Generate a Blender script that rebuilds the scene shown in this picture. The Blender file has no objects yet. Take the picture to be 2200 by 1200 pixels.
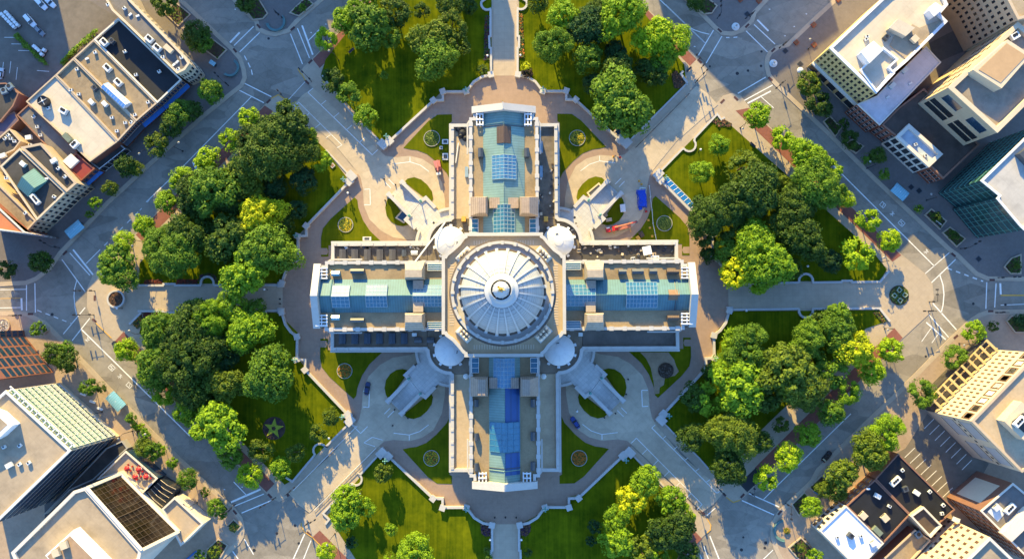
import bpy, bmesh, math, random
from mathutils import Vector, Matrix
R = math.radians
sin, cos, PI = math.sin, math.cos, math.pi
scene = bpy.context.scene

# ------------------------------------------------------------------ camera
FOC = 1711.0                      # focal length in photo pixels (28 mm on a 36 mm wide sensor)
CAM_H = 300.0                     # flying height in metres
NADIR = (1110.0, 680.0)           # photo pixel straight below the camera
ROLL = 0.2
up_c = -Vector((NADIR[0] - 1100, -(NADIR[1] - 600), -FOC)).normalized()
x_c = Vector((cos(R(ROLL)), sin(R(ROLL)), 0))
x_c = (x_c - up_c * x_c.dot(up_c)).normalized()
y_c = up_c.cross(x_c)
ROT = Matrix((x_c, y_c, up_c))    # camera axes -> world axes
CENTRE = (1085.3, 637.5)          # the capitol's centre on the ground

def ray(u, v):
    return ROT @ Vector(((u - 1100) / FOC, -(v - 600) / FOC, -1))
_d = ray(*CENTRE)
CAM = Vector((0, 0, CAM_H)) - Vector((_d.x, _d.y, 0)) * (CAM_H / -_d.z)
def P(u, v, z=0.0):
    """the place in the world, at height z, that the photograph shows at pixel (u, v)"""
    d = ray(u, v)
    return CAM + d * ((CAM_H - z) / -d.z)

cam_d = bpy.data.cameras.new('camera')
cam_d.sensor_width = 36
cam_d.lens = FOC / 2200 * 36
cam_d.clip_start = 1
cam_d.clip_end = 20000
cam = bpy.data.objects.new('camera', cam_d)
cam.matrix_world = Matrix.Translation(CAM) @ ROT.to_4x4()
scene.collection.objects.link(cam)
scene.camera = cam

# ------------------------------------------------------------------ light
SUN_EL = 21.0
SUN_AZ = Vector((-0.25, 1.0)).normalized()    # towards the sun, on the ground
w = bpy.data.worlds.new('World')
scene.world = w
w.use_nodes = True
nt = w.node_tree
sky = nt.nodes.new('ShaderNodeTexSky')
sky.sky_type = 'NISHITA'
sky.sun_disc = False
sky.sun_elevation = R(SUN_EL)
sky.sun_rotation = math.atan2(SUN_AZ.x, SUN_AZ.y)
sky.air_density = 1.3
sky.dust_density = 0.25
sky.ozone_density = 3.0
nt.nodes['Background'].inputs['Strength'].default_value = 0.118
tint = nt.nodes.new('ShaderNodeVectorMath'); tint.operation = 'MULTIPLY'     # a clear, deep blue morning sky
tint.inputs[1].default_value = (0.78, 1.08, 1.46)
nt.links.new(sky.outputs[0], tint.inputs[0])
nt.links.new(tint.outputs[0], nt.nodes['Background'].inputs[0])
sun_d = bpy.data.lights.new('sun', 'SUN')
sun_d.energy = 5.0
sun_d.angle = R(0.5)
sun_d.color = (1.0, 0.76, 0.25)
sun = bpy.data.objects.new('sun', sun_d)
sv = Vector((SUN_AZ.x * cos(R(SUN_EL)), SUN_AZ.y * cos(R(SUN_EL)), sin(R(SUN_EL))))
sun.rotation_euler = sv.to_track_quat('Z', 'Y').to_euler()
scene.collection.objects.link(sun)
scene.view_settings.view_transform = 'Standard'
scene.view_settings.look = 'None'
scene.view_settings.exposure = 1.52
scene.view_settings.gamma = 1.0

# ------------------------------------------------------------------ materials
MATS = {}
def mat(name, col, rough=0.8, var=0.25, scale=0.6, big=0.03, metal=0.0, spec=0.3, pattern=None, bump=0.0, stain=0.0, patch=0.0):
    """procedural material: base colour broken up by two sizes of noise and, if asked, by joints or seams"""
    if name in MATS: return MATS[name]
    m = bpy.data.materials.new(name); MATS[name] = m
    m.use_nodes = True
    n = m.node_tree; N = n.nodes; L = n.links
    b = N['Principled BSDF']
    b.inputs['Roughness'].default_value = rough
    b.inputs['Metallic'].default_value = metal
    b.inputs['Specular IOR Level'].default_value = spec
    geo = N.new('ShaderNodeNewGeometry')
    def noise(s, det=4.0):
        t = N.new('ShaderNodeTexNoise'); t.inputs['Scale'].default_value = s; t.inputs['Detail'].default_value = det
        t.inputs['Roughness'].default_value = 0.65
        L.new(geo.outputs['Position'], t.inputs['Vector']); return t
    n1, n2 = noise(scale), noise(big, 5.0)
    add = N.new('ShaderNodeMath'); add.operation = 'ADD'
    L.new(n1.outputs['Fac'], add.inputs[0]); L.new(n2.outputs['Fac'], add.inputs[1])
    mr = N.new('ShaderNodeMapRange')
    mr.inputs['From Min'].default_value = 0.6; mr.inputs['From Max'].default_value = 1.4
    mr.inputs['To Min'].default_value = 1 - var; mr.inputs['To Max'].default_value = 1 + var
    L.new(add.outputs[0], mr.inputs['Value'])
    mul = N.new('ShaderNodeVectorMath'); mul.operation = 'SCALE'
    mul.inputs[0].default_value = col[:3]
    L.new(mr.outputs[0], mul.inputs['Scale'])
    out = mul.outputs[0]
    if stain:
        s = noise(0.11, 7.0); rp = N.new('ShaderNodeMapRange')
        rp.inputs['From Min'].default_value = 0.50; rp.inputs['From Max'].default_value = 0.68
        rp.inputs['To Min'].default_value = 1.0; rp.inputs['To Max'].default_value = 1 - stain
        L.new(s.outputs['Fac'], rp.inputs['Value'])
        k = N.new('ShaderNodeVectorMath'); k.operation = 'SCALE'
        L.new(out, k.inputs[0]); L.new(rp.outputs[0], k.inputs['Scale']); out = k.outputs[0]
    if patch:                                     # repaired panels and cracks of an old road
        mp = N.new('ShaderNodeMapping'); mp.inputs['Rotation'].default_value = (0, 0, R(44)); mp.inputs['Scale'].default_value = (0.055, 0.16, 1)
        L.new(geo.outputs['Position'], mp.inputs['Vector'])
        vo = N.new('ShaderNodeTexVoronoi'); vo.distance = 'CHEBYCHEV'; vo.inputs['Scale'].default_value = 1.0; L.new(mp.outputs[0], vo.inputs['Vector'])
        hs = N.new('ShaderNodeSeparateColor'); L.new(vo.outputs['Color'], hs.inputs[0])
        q1 = N.new('ShaderNodeMapRange'); q1.inputs['To Min'].default_value = 1 - patch; q1.inputs['To Max'].default_value = 1 + patch * .6; L.new(hs.outputs[0], q1.inputs['Value'])
        wn = noise(0.5, 6.0); wv = N.new('ShaderNodeVectorMath'); wv.operation = 'MULTIPLY_ADD'; wv.inputs[1].default_value = (3, 3, 0)
        L.new(wn.outputs['Color'], wv.inputs[0]); L.new(geo.outputs['Position'], wv.inputs[2])
        vc = N.new('ShaderNodeTexVoronoi'); vc.feature = 'DISTANCE_TO_EDGE'; vc.inputs['Scale'].default_value = 0.11; L.new(wv.outputs[0], vc.inputs['Vector'])
        q2 = N.new('ShaderNodeMapRange'); q2.inputs['From Min'].default_value = 0.004; q2.inputs['From Max'].default_value = 0.012; q2.inputs['To Min'].default_value = 1 - patch * 0.7; q2.inputs['To Max'].default_value = 1.0
        L.new(vc.outputs['Distance'], q2.inputs['Value'])
        mm = N.new('ShaderNodeMath'); mm.operation = 'MULTIPLY'; L.new(q1.outputs[0], mm.inputs[0]); L.new(q2.outputs[0], mm.inputs[1])
        k = N.new('ShaderNodeVectorMath'); k.operation = 'SCALE'; L.new(out, k.inputs[0]); L.new(mm.outputs[0], k.inputs['Scale']); out = k.outputs[0]
    if pattern:
        kind, size, ang, amount = pattern
        mp = N.new('ShaderNodeMapping'); mp.inputs['Rotation'].default_value = (0, 0, R(ang))
        L.new(geo.outputs['Position'], mp.inputs['Vector'])
        if kind == 'joints':
            t = N.new('ShaderNodeTexBrick')
            t.offset = 0.0
            t.inputs['Scale'].default_value = 1.0
            t.inputs['Brick Width'].default_value = size; t.inputs['Row Height'].default_value = size
            t.inputs['Mortar Size'].default_value = size * 0.022
            t.inputs['Mortar Smooth'].default_value = 0.3
            t.inputs['Color1'].default_value = (1, 1, 1, 1); t.inputs['Color2'].default_value = (1 - amount * .35,) * 3 + (1,)
            t.inputs['Mortar'].default_value = (1 - amount,) * 3 + (1,)
            L.new(mp.outputs[0], t.inputs['Vector']); pc = t.outputs['Color']
        elif kind == 'courses':                   # level rings round a dome
            t = N.new('ShaderNodeTexWave'); t.bands_direction = 'Z'; t.wave_profile = 'SIN'
            t.inputs['Scale'].default_value = 1.0 / size * 0.314; t.inputs['Distortion'].default_value = 0.0
            L.new(geo.outputs['Position'], t.inputs['Vector'])
            q = N.new('ShaderNodeMapRange'); q.inputs['From Min'].default_value = 0.0; q.inputs['From Max'].default_value = 0.3
            q.inputs['To Min'].default_value = 1 - amount; q.inputs['To Max'].default_value = 1.0
            L.new(t.outputs['Fac'], q.inputs['Value']); pc = q.outputs[0]
        else:                                     # seams: stripes across local x
            t = N.new('ShaderNodeTexWave'); t.bands_direction = 'X'; t.wave_profile = 'SIN'
            t.inputs['Scale'].default_value = 1.0 / size * 0.314
            t.inputs['Distortion'].default_value = 0.15
            L.new(mp.outputs[0], t.inputs['Vector'])
            q = N.new('ShaderNodeMapRange'); q.inputs['From Min'].default_value = 0.0; q.inputs['From Max'].default_value = 0.45
            q.inputs['To Min'].default_value = 1 - amount; q.inputs['To Max'].default_value = 1.0
            L.new(t.outputs['Fac'], q.inputs['Value']); pc = q.outputs[0]
        k = N.new('ShaderNodeVectorMath'); k.operation = 'MULTIPLY'
        L.new(out, k.inputs[0]); L.new(pc, k.inputs[1]); out = k.outputs[0]
    L.new(out, b.inputs['Base Color'])
    if bump:
        bp = N.new('ShaderNodeBump'); bp.inputs['Strength'].default_value = bump; bp.inputs['Distance'].default_value = 0.2
        L.new(n1.outputs['Fac'], bp.inputs['Height']); L.new(bp.outputs[0], b.inputs['Normal'])
    return m

ASPH = mat('street_concrete', (0.265, 0.228, 0.182), 0.85, 0.22, 0.35, 0.035, stain=0.2, patch=0.22, pattern=('joints', 6.0, 44, 0.10))
DARKASPH = mat('lot_asphalt', (0.09, 0.085, 0.08), 0.9, 0.22, 0.5, 0.05, stain=0.15)
DRIVE = mat('driveway_concrete', (0.47, 0.375, 0.265), 0.8, 0.16, 0.5, 0.05, stain=0.12, patch=0.08, pattern=('joints', 4.5, 44, 0.10))
WALK = mat('sidewalk_concrete', (0.41, 0.325, 0.235), 0.8, 0.13, 0.6, 0.05, pattern=('joints', 2.2, 44, 0.14))
PATH = mat('axis_path_concrete', (0.44, 0.345, 0.245), 0.8, 0.12, 0.5, 0.06, stain=0.06, pattern=('joints', 2.4, 0, 0.14))
PINK = mat('pink_granite_paving', (0.315, 0.215, 0.155), 0.75, 0.15, 0.7, 0.05, stain=0.10, pattern=('joints', 1.6, 0, 0.12))
PAVER = mat('brown_pavers', (0.165, 0.14, 0.125), 0.85, 0.18, 0.8, 0.07, pattern=('joints', 0.9, 44, 0.14))
PAVER2 = mat('tan_pavers', (0.36, 0.265, 0.19), 0.85, 0.18, 0.8, 0.07, stain=0.15, pattern=('joints', 0.9, 44, 0.14))
BRICKPAVE = mat('red_brick_paving', (0.235, 0.09, 0.068), 0.85, 0.2, 0.9, 0.08, pattern=('joints', 0.6, 44, 0.2))
GRANITE = mat('pale_granite', (0.47, 0.445, 0.415), 0.6, 0.08, 0.9, 0.08, pattern=('joints', 1.8, 0, 0.10))
STEPS = mat('step_granite', (0.50, 0.475, 0.44), 0.7, 0.10, 1.0, 0.08, pattern=('joints', 1.4, 45, 0.40))
MARBLE = mat('white_granite', (0.47, 0.44, 0.405), 0.6, 0.08, 0.7, 0.06, stain=0.10)
PAINT = mat('road_paint', (0.72, 0.70, 0.66), 0.7, 0.25, 1.3, 0.1)
YPAINT = mat('yellow_road_paint', (0.62, 0.34, 0.06), 0.7, 0.25, 1.3, 0.1)
SOIL = mat('planting_soil', (0.07, 0.045, 0.03), 0.95, 0.4, 1.2, 0.2)
GRAVEL = mat('roof_gravel', (0.31, 0.225, 0.13), 0.95, 0.2, 1.6, 0.1, stain=0.3)
PGRAVEL = mat('pale_roof_gravel', (0.44, 0.335, 0.22), 0.9, 0.16, 1.2, 0.06, stain=0.2)
TERRACE = mat('dome_terrace', (0.43, 0.32, 0.20), 0.85, 0.12, 0.7, 0.06, stain=0.12, pattern=('joints', 1.3, 0, 0.1))
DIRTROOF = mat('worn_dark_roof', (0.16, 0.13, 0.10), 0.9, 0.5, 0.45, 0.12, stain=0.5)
COP_NS = mat('copper_seams_across', (0.165, 0.265, 0.25), 0.6, 0.20, 0.5, 0.09, spec=0.4, pattern=('seams', 0.9, 90, 0.20))
COP_EW = mat('copper_seams_along', (0.070, 0.165, 0.195), 0.6, 0.20, 0.5, 0.09, spec=0.4, pattern=('seams', 0.9, 0, 0.20))
BLUESHEET = mat('blue_roof_sheet', (0.012, 0.068, 0.23), 0.5, 0.12, 0.5, 0.1, spec=0.5, pattern=('seams', 2.2, 0, 0.25))
STONEHUT = mat('hutch_slate', (0.36, 0.27, 0.21), 0.8, 0.22, 1.2, 0.15, pattern=('seams', 0.7, 0, 0.3))
BROWNMET = mat('brown_sheet_metal', (0.10, 0.065, 0.05), 0.6, 0.15, 0.8, 0.1, pattern=('seams', 0.6, 0, 0.3))
GREYMET = mat('grey_sheet_metal', (0.055, 0.062, 0.075), 0.5, 0.15, 0.8, 0.1, spec=0.5)
LIGHTMET = mat('light_unit_metal', (0.62, 0.62, 0.60), 0.5, 0.12, 0.9, 0.1, spec=0.5)
WHITEMET = mat('white_metal', (0.70, 0.69, 0.68), 0.45, 0.05, 0.8, 0.1, spec=0.5)
DOMEM = mat('dome_white', (0.47, 0.465, 0.46), 0.45, 0.06, 0.5, 0.12, spec=0.4, stain=0.05)
DOMESH = mat('dome_shell_courses', (0.40, 0.395, 0.39), 0.5, 0.08, 0.5, 0.12, spec=0.4, stain=0.10, pattern=('courses', 0.8, 0, 0.30))
GLASS = mat('skylight_glass', (0.06, 0.15, 0.23), 0.12, 0.3, 0.5, 0.12, spec=0.9)
DKGLASS = mat('dark_glass', (0.018, 0.022, 0.028), 0.12, 0.3, 0.3, 0.1, spec=0.8)
TEALGLASS = mat('teal_glass', (0.018, 0.055, 0.060), 0.10, 0.35, 0.25, 0.08, spec=0.9)
NAVYGLASS = mat('navy_glass', (0.015, 0.04, 0.075), 0.10, 0.35, 0.25, 0.08, spec=0.9)
GREENGLASS = mat('pale_green_glass', (0.075, 0.16, 0.115), 0.2, 0.6, 0.55, 0.2, spec=0.9)
GOLD = mat('gilded_bronze', (0.85, 0.52, 0.10), 0.3, 0.1, 2.0, 0.5, metal=0.9)
VERDI = mat('verdigris_bronze', (0.12, 0.30, 0.27), 0.6, 0.2, 2.0, 0.5)
BLACKMET = mat('black_metal', (0.025, 0.025, 0.028), 0.5, 0.1, 1.0, 0.1)
BLACKROOF = mat('black_membrane', (0.014, 0.015, 0.019), 0.75, 0.35, 0.3, 0.06, stain=0.3, pattern=('joints', 3.2, 44, 0.12))
GREYROOF = mat('grey_membrane', (0.17, 0.15, 0.135), 0.85, 0.22, 0.5, 0.07, stain=0.3, pattern=('joints', 3.2, 44, 0.12))
DKGREYROOF = mat('dark_grey_membrane', (0.062, 0.056, 0.052), 0.85, 0.3, 0.45, 0.07, stain=0.35, pattern=('joints', 3.2, 44, 0.12))
TANROOF = mat('tan_ballast', (0.275, 0.205, 0.13), 0.92, 0.28, 0.9, 0.08, stain=0.45)
CREAMROOF = mat('cream_membrane', (0.52, 0.44, 0.34), 0.75, 0.12, 0.5, 0.05, stain=0.16, pattern=('joints', 3.2, 44, 0.12))
PLAZAROOF = mat('beige_roof', (0.36, 0.28, 0.195), 0.85, 0.16, 0.6, 0.05, stain=0.25, pattern=('joints', 3.2, 44, 0.12))
WHITEROOF = mat('white_membrane', (0.74, 0.73, 0.74), 0.7, 0.10, 0.5, 0.06, stain=0.12, pattern=('joints', 3.2, 44, 0.12))
LAVROOF = mat('pale_lilac_membrane', (0.56, 0.53, 0.57), 0.7, 0.14, 0.5, 0.06, stain=0.2, pattern=('joints', 3.2, 44, 0.12))
REDROOF = mat('orange_red_roof', (0.50, 0.17, 0.07), 0.8, 0.14, 0.6, 0.08)
RUSTROOF = mat('rust_brown_roof', (0.115, 0.068, 0.052), 0.85, 0.16, 0.6, 0.08, stain=0.15)
TEALROOF = mat('teal_standing_seam', (0.07, 0.20, 0.20), 0.5, 0.14, 0.6, 0.1, spec=0.5, pattern=('seams', 0.8, 44, 0.3))
BRICK = mat('red_brick', (0.22, 0.075, 0.045), 0.85, 0.2, 1.0, 0.1)
BROWNBRICK = mat('brown_brick', (0.24, 0.125, 0.085), 0.85, 0.2, 1.0, 0.1)
REDSTONE = mat('red_brown_stone', (0.23, 0.09, 0.055), 0.8, 0.15, 0.7, 0.1)
CREAM = mat('cream_stone', (0.55, 0.44, 0.31), 0.75, 0.1, 0.7, 0.1)
YELLOWST = mat('yellow_stone', (0.52, 0.38, 0.17), 0.75, 0.12, 0.7, 0.1)
TANST = mat('tan_stone', (0.46, 0.35, 0.24), 0.75, 0.12, 0.7, 0.08)
PALEST = mat('pale_stone', (0.62, 0.55, 0.47), 0.75, 0.08, 0.7, 0.08)
GREYST = mat('grey_stone', (0.34, 0.32, 0.30), 0.8, 0.14, 0.7, 0.08)
PALEROOF = mat('pale_grey_beige_roof', (0.42, 0.39, 0.36), 0.8, 0.14, 0.6, 0.06, stain=0.2, pattern=('joints', 3.2, 44, 0.12))
BLUEPAINT = mat('blue_paint', (0.04, 0.16, 0.42), 0.6, 0.1, 0.8, 0.1)
REDPAINT = mat('red_paint', (0.50, 0.025, 0.03), 0.5, 0.1, 1.0, 0.1)
MAROON = mat('maroon_roof', (0.22, 0.035, 0.03), 0.7, 0.15, 0.8, 0.1)
PINKPAINT = mat('faded_red_paint', (0.50, 0.17, 0.16), 0.6, 0.1, 1.0, 0.1)
YELLOWP = mat('yellow_paint', (0.60, 0.33, 0.06), 0.6, 0.12, 1.0, 0.1)
TARP = mat('blue_tarpaulin', (0.008, 0.05, 0.42), 0.45, 0.2, 0.9, 0.3, bump=0.6)
SHELTER = mat('shelter_blue_glass', (0.19, 0.40, 0.46), 0.25, 0.12, 0.6, 0.2, spec=0.8, pattern=('seams', 0.8, 44, 0.2))
CARPETS = {k: mat('car_paint_' + k, c, 0.3, 0.03, 0.5, 0.1, spec=0.6) for k, c in dict(
    white=(0.75, 0.75, 0.75), navy=(0.012, 0.025, 0.09), black=(0.015, 0.015, 0.018), blue=(0.015, 0.04, 0.22),
    grey=(0.20, 0.21, 0.23), silver=(0.5, 0.5, 0.52), red=(0.35, 0.02, 0.02)).items()}
TYRE = mat('tyre_rubber', (0.02, 0.02, 0.02), 0.9, 0.1)
BARK = mat('bark', (0.10, 0.07, 0.05), 0.95, 0.3, 3.0, 0.5)

def lawn_mat(name, a, b, streak):
    m = bpy.data.materials.new(name); MATS[name] = m; m.use_nodes = True
    n = m.node_tree; N = n.nodes; L = n.links; bs = N['Principled BSDF']
    bs.inputs['Roughness'].default_value = 1.0; bs.inputs['Specular IOR Level'].default_value = 0.0
    geo = N.new('ShaderNodeNewGeometry')
    mp = N.new('ShaderNodeMapping'); mp.inputs['Scale'].default_value = (1.3, 0.05, 1); mp.inputs['Rotation'].default_value = (0, 0, R(streak))
    L.new(geo.outputs['Position'], mp.inputs['Vector'])
    t = N.new('ShaderNodeTexNoise'); t.inputs['Scale'].default_value = 1.0; t.inputs['Detail'].default_value = 3
    L.new(mp.outputs[0], t.inputs['Vector'])
    t2 = N.new('ShaderNodeTexNoise'); t2.inputs['Scale'].default_value = 0.12; t2.inputs['Detail'].default_value = 8; t2.inputs['Roughness'].default_value = 0.7
    L.new(geo.outputs['Position'], t2.inputs['Vector'])
    ad = N.new('ShaderNodeMath'); ad.operation = 'MULTIPLY_ADD'; ad.inputs[1].default_value = 0.4
    L.new(t.outputs['Fac'], ad.inputs[0]); L.new(t2.outputs['Fac'], ad.inputs[2])
    rp = N.new('ShaderNodeValToRGB')
    rp.color_ramp.elements[0].position = 0.5; rp.color_ramp.elements[0].color = a + (1,)
    rp.color_ramp.elements[1].position = 0.95; rp.color_ramp.elements[1].color = b + (1,)
    L.new(ad.outputs[0], rp.inputs[0]); L.new(rp.outputs[0], bs.inputs['Base Color'])
    return m
LAWN = lawn_mat('mown_lawn', (0.034, 0.060, 0.003), (0.150, 0.165, 0.005), 0)
LAWN2 = lawn_mat('bright_lawn', (0.055, 0.078, 0.004), (0.14, 0.145, 0.006), 40)

def leaf_mat(name, dark, light):
    m = bpy.data.materials.new(name); m.use_nodes = True
    n = m.node_tree; N = n.nodes; L = n.links; bs = N['Principled BSDF']
    bs.inputs['Roughness'].default_value = 0.6; bs.inputs['Specular IOR Level'].default_value = 0.25
    geo = N.new('ShaderNodeNewGeometry'); oi = N.new('ShaderNodeObjectInfo')
    t = N.new('ShaderNodeTexNoise'); t.inputs['Scale'].default_value = 0.55; t.inputs['Detail'].default_value = 4
    L.new(geo.outputs['Position'], t.inputs['Vector'])
    ad = N.new('ShaderNodeMath'); ad.operation = 'MULTIPLY_ADD'; ad.inputs[1].default_value = 0.30
    L.new(geo.outputs['Random Per Island'], ad.inputs[0]); L.new(t.outputs['Fac'], ad.inputs[2])
    ad2 = N.new('ShaderNodeMath'); ad2.operation = 'MULTIPLY_ADD'; ad2.inputs[1].default_value = 0.22
    L.new(oi.outputs['Random'], ad2.inputs[0]); L.new(ad.outputs[0], ad2.inputs[2])
    rp = N.new('ShaderNodeValToRGB')
    rp.color_ramp.elements[0].position = 0.5; rp.color_ramp.elements[0].color = dark + (1,)
    rp.color_ramp.elements[1].position = 0.98; rp.color_ramp.elements[1].color = light + (1,)
    L.new(ad2.outputs[0], rp.inputs[0]); L.new(rp.outputs[0], bs.inputs['Base Color'])
    tr = N.new('ShaderNodeBsdfTranslucent'); mx = N.new('ShaderNodeMixShader'); mx.inputs[0].default_value = 0.25
    L.new(rp.outputs[0], tr.inputs['Color'])
    L.new(bs.outputs[0], mx.inputs[1]); L.new(tr.outputs[0], mx.inputs[2]); L.new(mx.outputs[0], N['Material Output'].inputs[0])
    return m
LEAF = {
    'dark': leaf_mat('foliage_dark', (0.0174, 0.0492, 0.0051), (0.0725, 0.1304, 0.0105)),
    'teal': leaf_mat('foliage_bluish', (0.011, 0.0418, 0.0119), (0.033, 0.0935, 0.0198)),
    'mid': leaf_mat('foliage_mid', (0.0475, 0.1121, 0.0071), (0.1444, 0.2548, 0.0143)),
    'olive': leaf_mat('foliage_olive', (0.0424, 0.0781, 0.0056), (0.1451, 0.2065, 0.0134)),
    'bright': leaf_mat('foliage_bright', (0.0838, 0.1862, 0.0047), (0.2386, 0.3782, 0.0116)),
    'lime': leaf_mat('foliage_lime', (0.1377, 0.2575, 0.0036), (0.3414, 0.4791, 0.0096)),
    'yellow': leaf_mat('foliage_yellow', (0.25, 0.32, 0.004), (0.55, 0.58, 0.010)),
    'purple': leaf_mat('foliage_purple', (0.020, 0.014, 0.012), (0.060, 0.035, 0.020)),
}
# ------------------------------------------------------------------ helpers
COL = scene.collection
class MB:
    """collects shapes and links them as ONE mesh object"""
    def __init__(s): s.v = []; s.f = []; s.m = []; s.mats = []
    def mi(s, m):
        if m not in s.mats: s.mats.append(m)
        return s.mats.index(m)
    def add(s, vs, fs, m):
        o = len(s.v); k = s.mi(m)
        s.v += [tuple(v) for v in vs]; s.f += [tuple(i + o for i in f) for f in fs]; s.m += [k] * len(fs)
        return s
    def box(s, c, size, m, rz=0.0, taper=1.0):
        x, y, z = (q / 2 for q in size); vs = []
        for sz, t in ((-1, 1.0), (1, taper)):
            for sx, sy in ((-1, -1), (1, -1), (1, 1), (-1, 1)):
                a, b = sx * x * t, sy * y * t
                vs.append((c[0] + a * cos(rz) - b * sin(rz), c[1] + a * sin(rz) + b * cos(rz), c[2] + sz * z))
        return s.add(vs, [(3, 2, 1, 0), (4, 5, 6, 7), (0, 1, 5, 4), (1, 2, 6, 5), (2, 3, 7, 6), (3, 0, 4, 7)], m)
    def prism(s, poly, z0, z1, m, bottom=False, top=True, side_m=None):
        p = ccw(poly); n = len(p)
        vs = [(q[0], q[1], z0) for q in p] + [(q[0], q[1], z1) for q in p]
        s.add(vs, [(i, (i + 1) % n, n + (i + 1) % n, n + i) for i in range(n)], side_m or m)
        if top: s.add([(q[0], q[1], z1) for q in p], [tuple(range(n))], m)
        if bottom: s.add([(q[0], q[1], z0) for q in p], [tuple(range(n - 1, -1, -1))], m)
        return s
    def ring(s, outer, inner, z0, z1, m):
        """a kerb-like ring between two polygons with the same number of corners"""
        a, b = ccw(outer), ccw(inner); n = len(a)
        vs = [(q[0], q[1], z0) for q in a] + [(q[0], q[1], z1) for q in a] + [(q[0], q[1], z0) for q in b] + [(q[0], q[1], z1) for q in b]
        fs = []
        for i in range(n):
            j = (i + 1) % n
            fs += [(i, j, n + j, n + i), (n + i, n + j, 3 * n + j, 3 * n + i), (2 * n + j, 2 * n + i, 3 * n + i, 3 * n + j)]
        return s.add(vs, fs, m)
    def strip(s, pts, width, z0, z1, m, closed=False):
        """a wall of constant width along a path, butt-jointed with mitres"""
        pts = [Vector(p[:2]) for p in pts]; n = len(pts); L = []; Rr = []
        for i, p in enumerate(pts):
            a = pts[i - 1] if (i or closed) else None; b = pts[(i + 1) % n] if (i < n - 1 or closed) else None
            d1 = (p - a).normalized() if a is not None else None; d2 = (b - p).normalized() if b is not None else None
            d1 = d1 or d2; d2 = d2 or d1
            n1 = Vector((-d1.y, d1.x)); n2 = Vector((-d2.y, d2.x)); q = n1 + n2
            q = q.normalized() if q.length > 1e-4 else n1
            k = min(1 / max(q.dot(n1), 0.35), 2.5) * width / 2
            L.append(p + q * k); Rr.append(p - q * k)
        vs = []
        for z in (z0, z1): vs += [(p.x, p.y, z) for p in L] + [(p.x, p.y, z) for p in Rr]
        fs = []
        for i in range(n if closed else n - 1):
            j = (i + 1) % n
            fs += [(2 * n + j, 2 * n + i, 3 * n + i, 3 * n + j), (i, j, 2 * n + j, 2 * n + i)[::-1], (n + i, n + j, 3 * n + j, 3 * n + i)]
        if not closed: fs += [(0, n, 3 * n, 2 * n)[::-1], (n - 1, 2 * n - 1, 4 * n - 1, 3 * n - 1)]
        return s.add(vs, fs, m)
    def lathe(s, prof, m, c=(0, 0, 0), seg=32, a0=0.0, a1=2 * PI):
        full = abs(a1 - a0 - 2 * PI) < 1e-6; k = seg if full else seg + 1; vs = []; fs = []
        for r, z in prof:
            for i in range(k):
                a = a0 + (a1 - a0) * i / seg
                vs.append((c[0] + r * cos(a), c[1] + r * sin(a), c[2] + z))
        for j in range(len(prof) - 1):
            for i in range(seg):
                i2 = (i + 1) % k
                fs.append((j * k + i, j * k + i2, (j + 1) * k + i2, (j + 1) * k + i))
        s.add(vs, fs, m)
        if full and prof[-1][0] > 1e-3:
            o = (len(prof) - 1) * k; s.add(vs[o:o + k], [tuple(range(k))], m)
        return s
    def tube(s, pts, r, m, seg=6, r2=None):
        pts = [Vector(p) for p in pts]; n = len(pts); vs = []; fs = []
        for i, p in enumerate(pts):
            d = (pts[min(i + 1, n - 1)] - pts[max(i - 1, 0)]).normalized()
            a = d.cross(Vector((0, 0, 1)) if abs(d.z) < 0.9 else Vector((1, 0, 0))).normalized(); b = d.cross(a)
            q = r if r2 is None else r + (r2 - r) * i / (n - 1)
            vs += [p + a * q * cos(2 * PI * t / seg) + b * q * sin(2 * PI * t / seg) for t in range(seg)]
        for i in range(n - 1):
            for t in range(seg):
                u = (t + 1) % seg
                fs.append((i * seg + t, (i + 1) * seg + t, (i + 1) * seg + u, i * seg + u))
        fs += [tuple(range(seg)), tuple(range((n - 1) * seg, n * seg))[::-1]]
        return s.add(vs, fs, m)
    def build(s, name, parent=None, smooth=False, base=True):
        me = bpy.data.meshes.new(name)
        off = Vector((0, 0, 0))
        if parent is None and base and s.v:
            xs = [v[0] for v in s.v]; ys = [v[1] for v in s.v]; zs = [v[2] for v in s.v]
            off = Vector(((min(xs) + max(xs)) / 2, (min(ys) + max(ys)) / 2, min(zs)))
        me.from_pydata([(v[0] - off.x, v[1] - off.y, v[2] - off.z) for v in s.v], [], s.f)
        for m in s.mats: me.materials.append(m)
        me.polygons.foreach_set('material_index', s.m)
        if smooth: me.polygons.foreach_set('use_smooth', [True] * len(s.f))
        me.update()
        o = bpy.data.objects.new(name, me)
        COL.objects.link(o)
        if parent is None: o.location = off
        else:
            o.parent = parent
            if parent.parent is None: o.location = -parent.location
        return o
def area(p): return sum(p[i][0] * p[(i + 1) % len(p)][1] - p[(i + 1) % len(p)][0] * p[i][1] for i in range(len(p))) / 2
def ccw(p):
    p = [Vector((q[0], q[1])) for q in p]
    return p if area(p) > 0 else p[::-1]
def inset(p, d):
    p = ccw(p); n = len(p); out = []
    for i in range(n):
        d1 = (p[i] - p[i - 1]).normalized(); d2 = (p[(i + 1) % n] - p[i]).normalized()
        n1 = Vector((-d1.y, d1.x)); n2 = Vector((-d2.y, d2.x)); q = (n1 + n2)
        q = q.normalized() if q.length > 1e-4 else n1
        out.append(p[i] + q * d / max(q.dot(n1), 0.4))
    return out
def pts(l, z=0.0): return [P(u, v, z) for u, v in l]
def mirror(l, sx, sy): return [Vector((p[0] * sx, p[1] * sy, 0)) for p in l]
def arc(c, r, a0, a1, n=10): return [Vector((c[0] + r * cos(a0 + (a1 - a0) * i / n), c[1] + r * sin(a0 + (a1 - a0) * i / n), 0)) for i in range(n + 1)]
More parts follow.
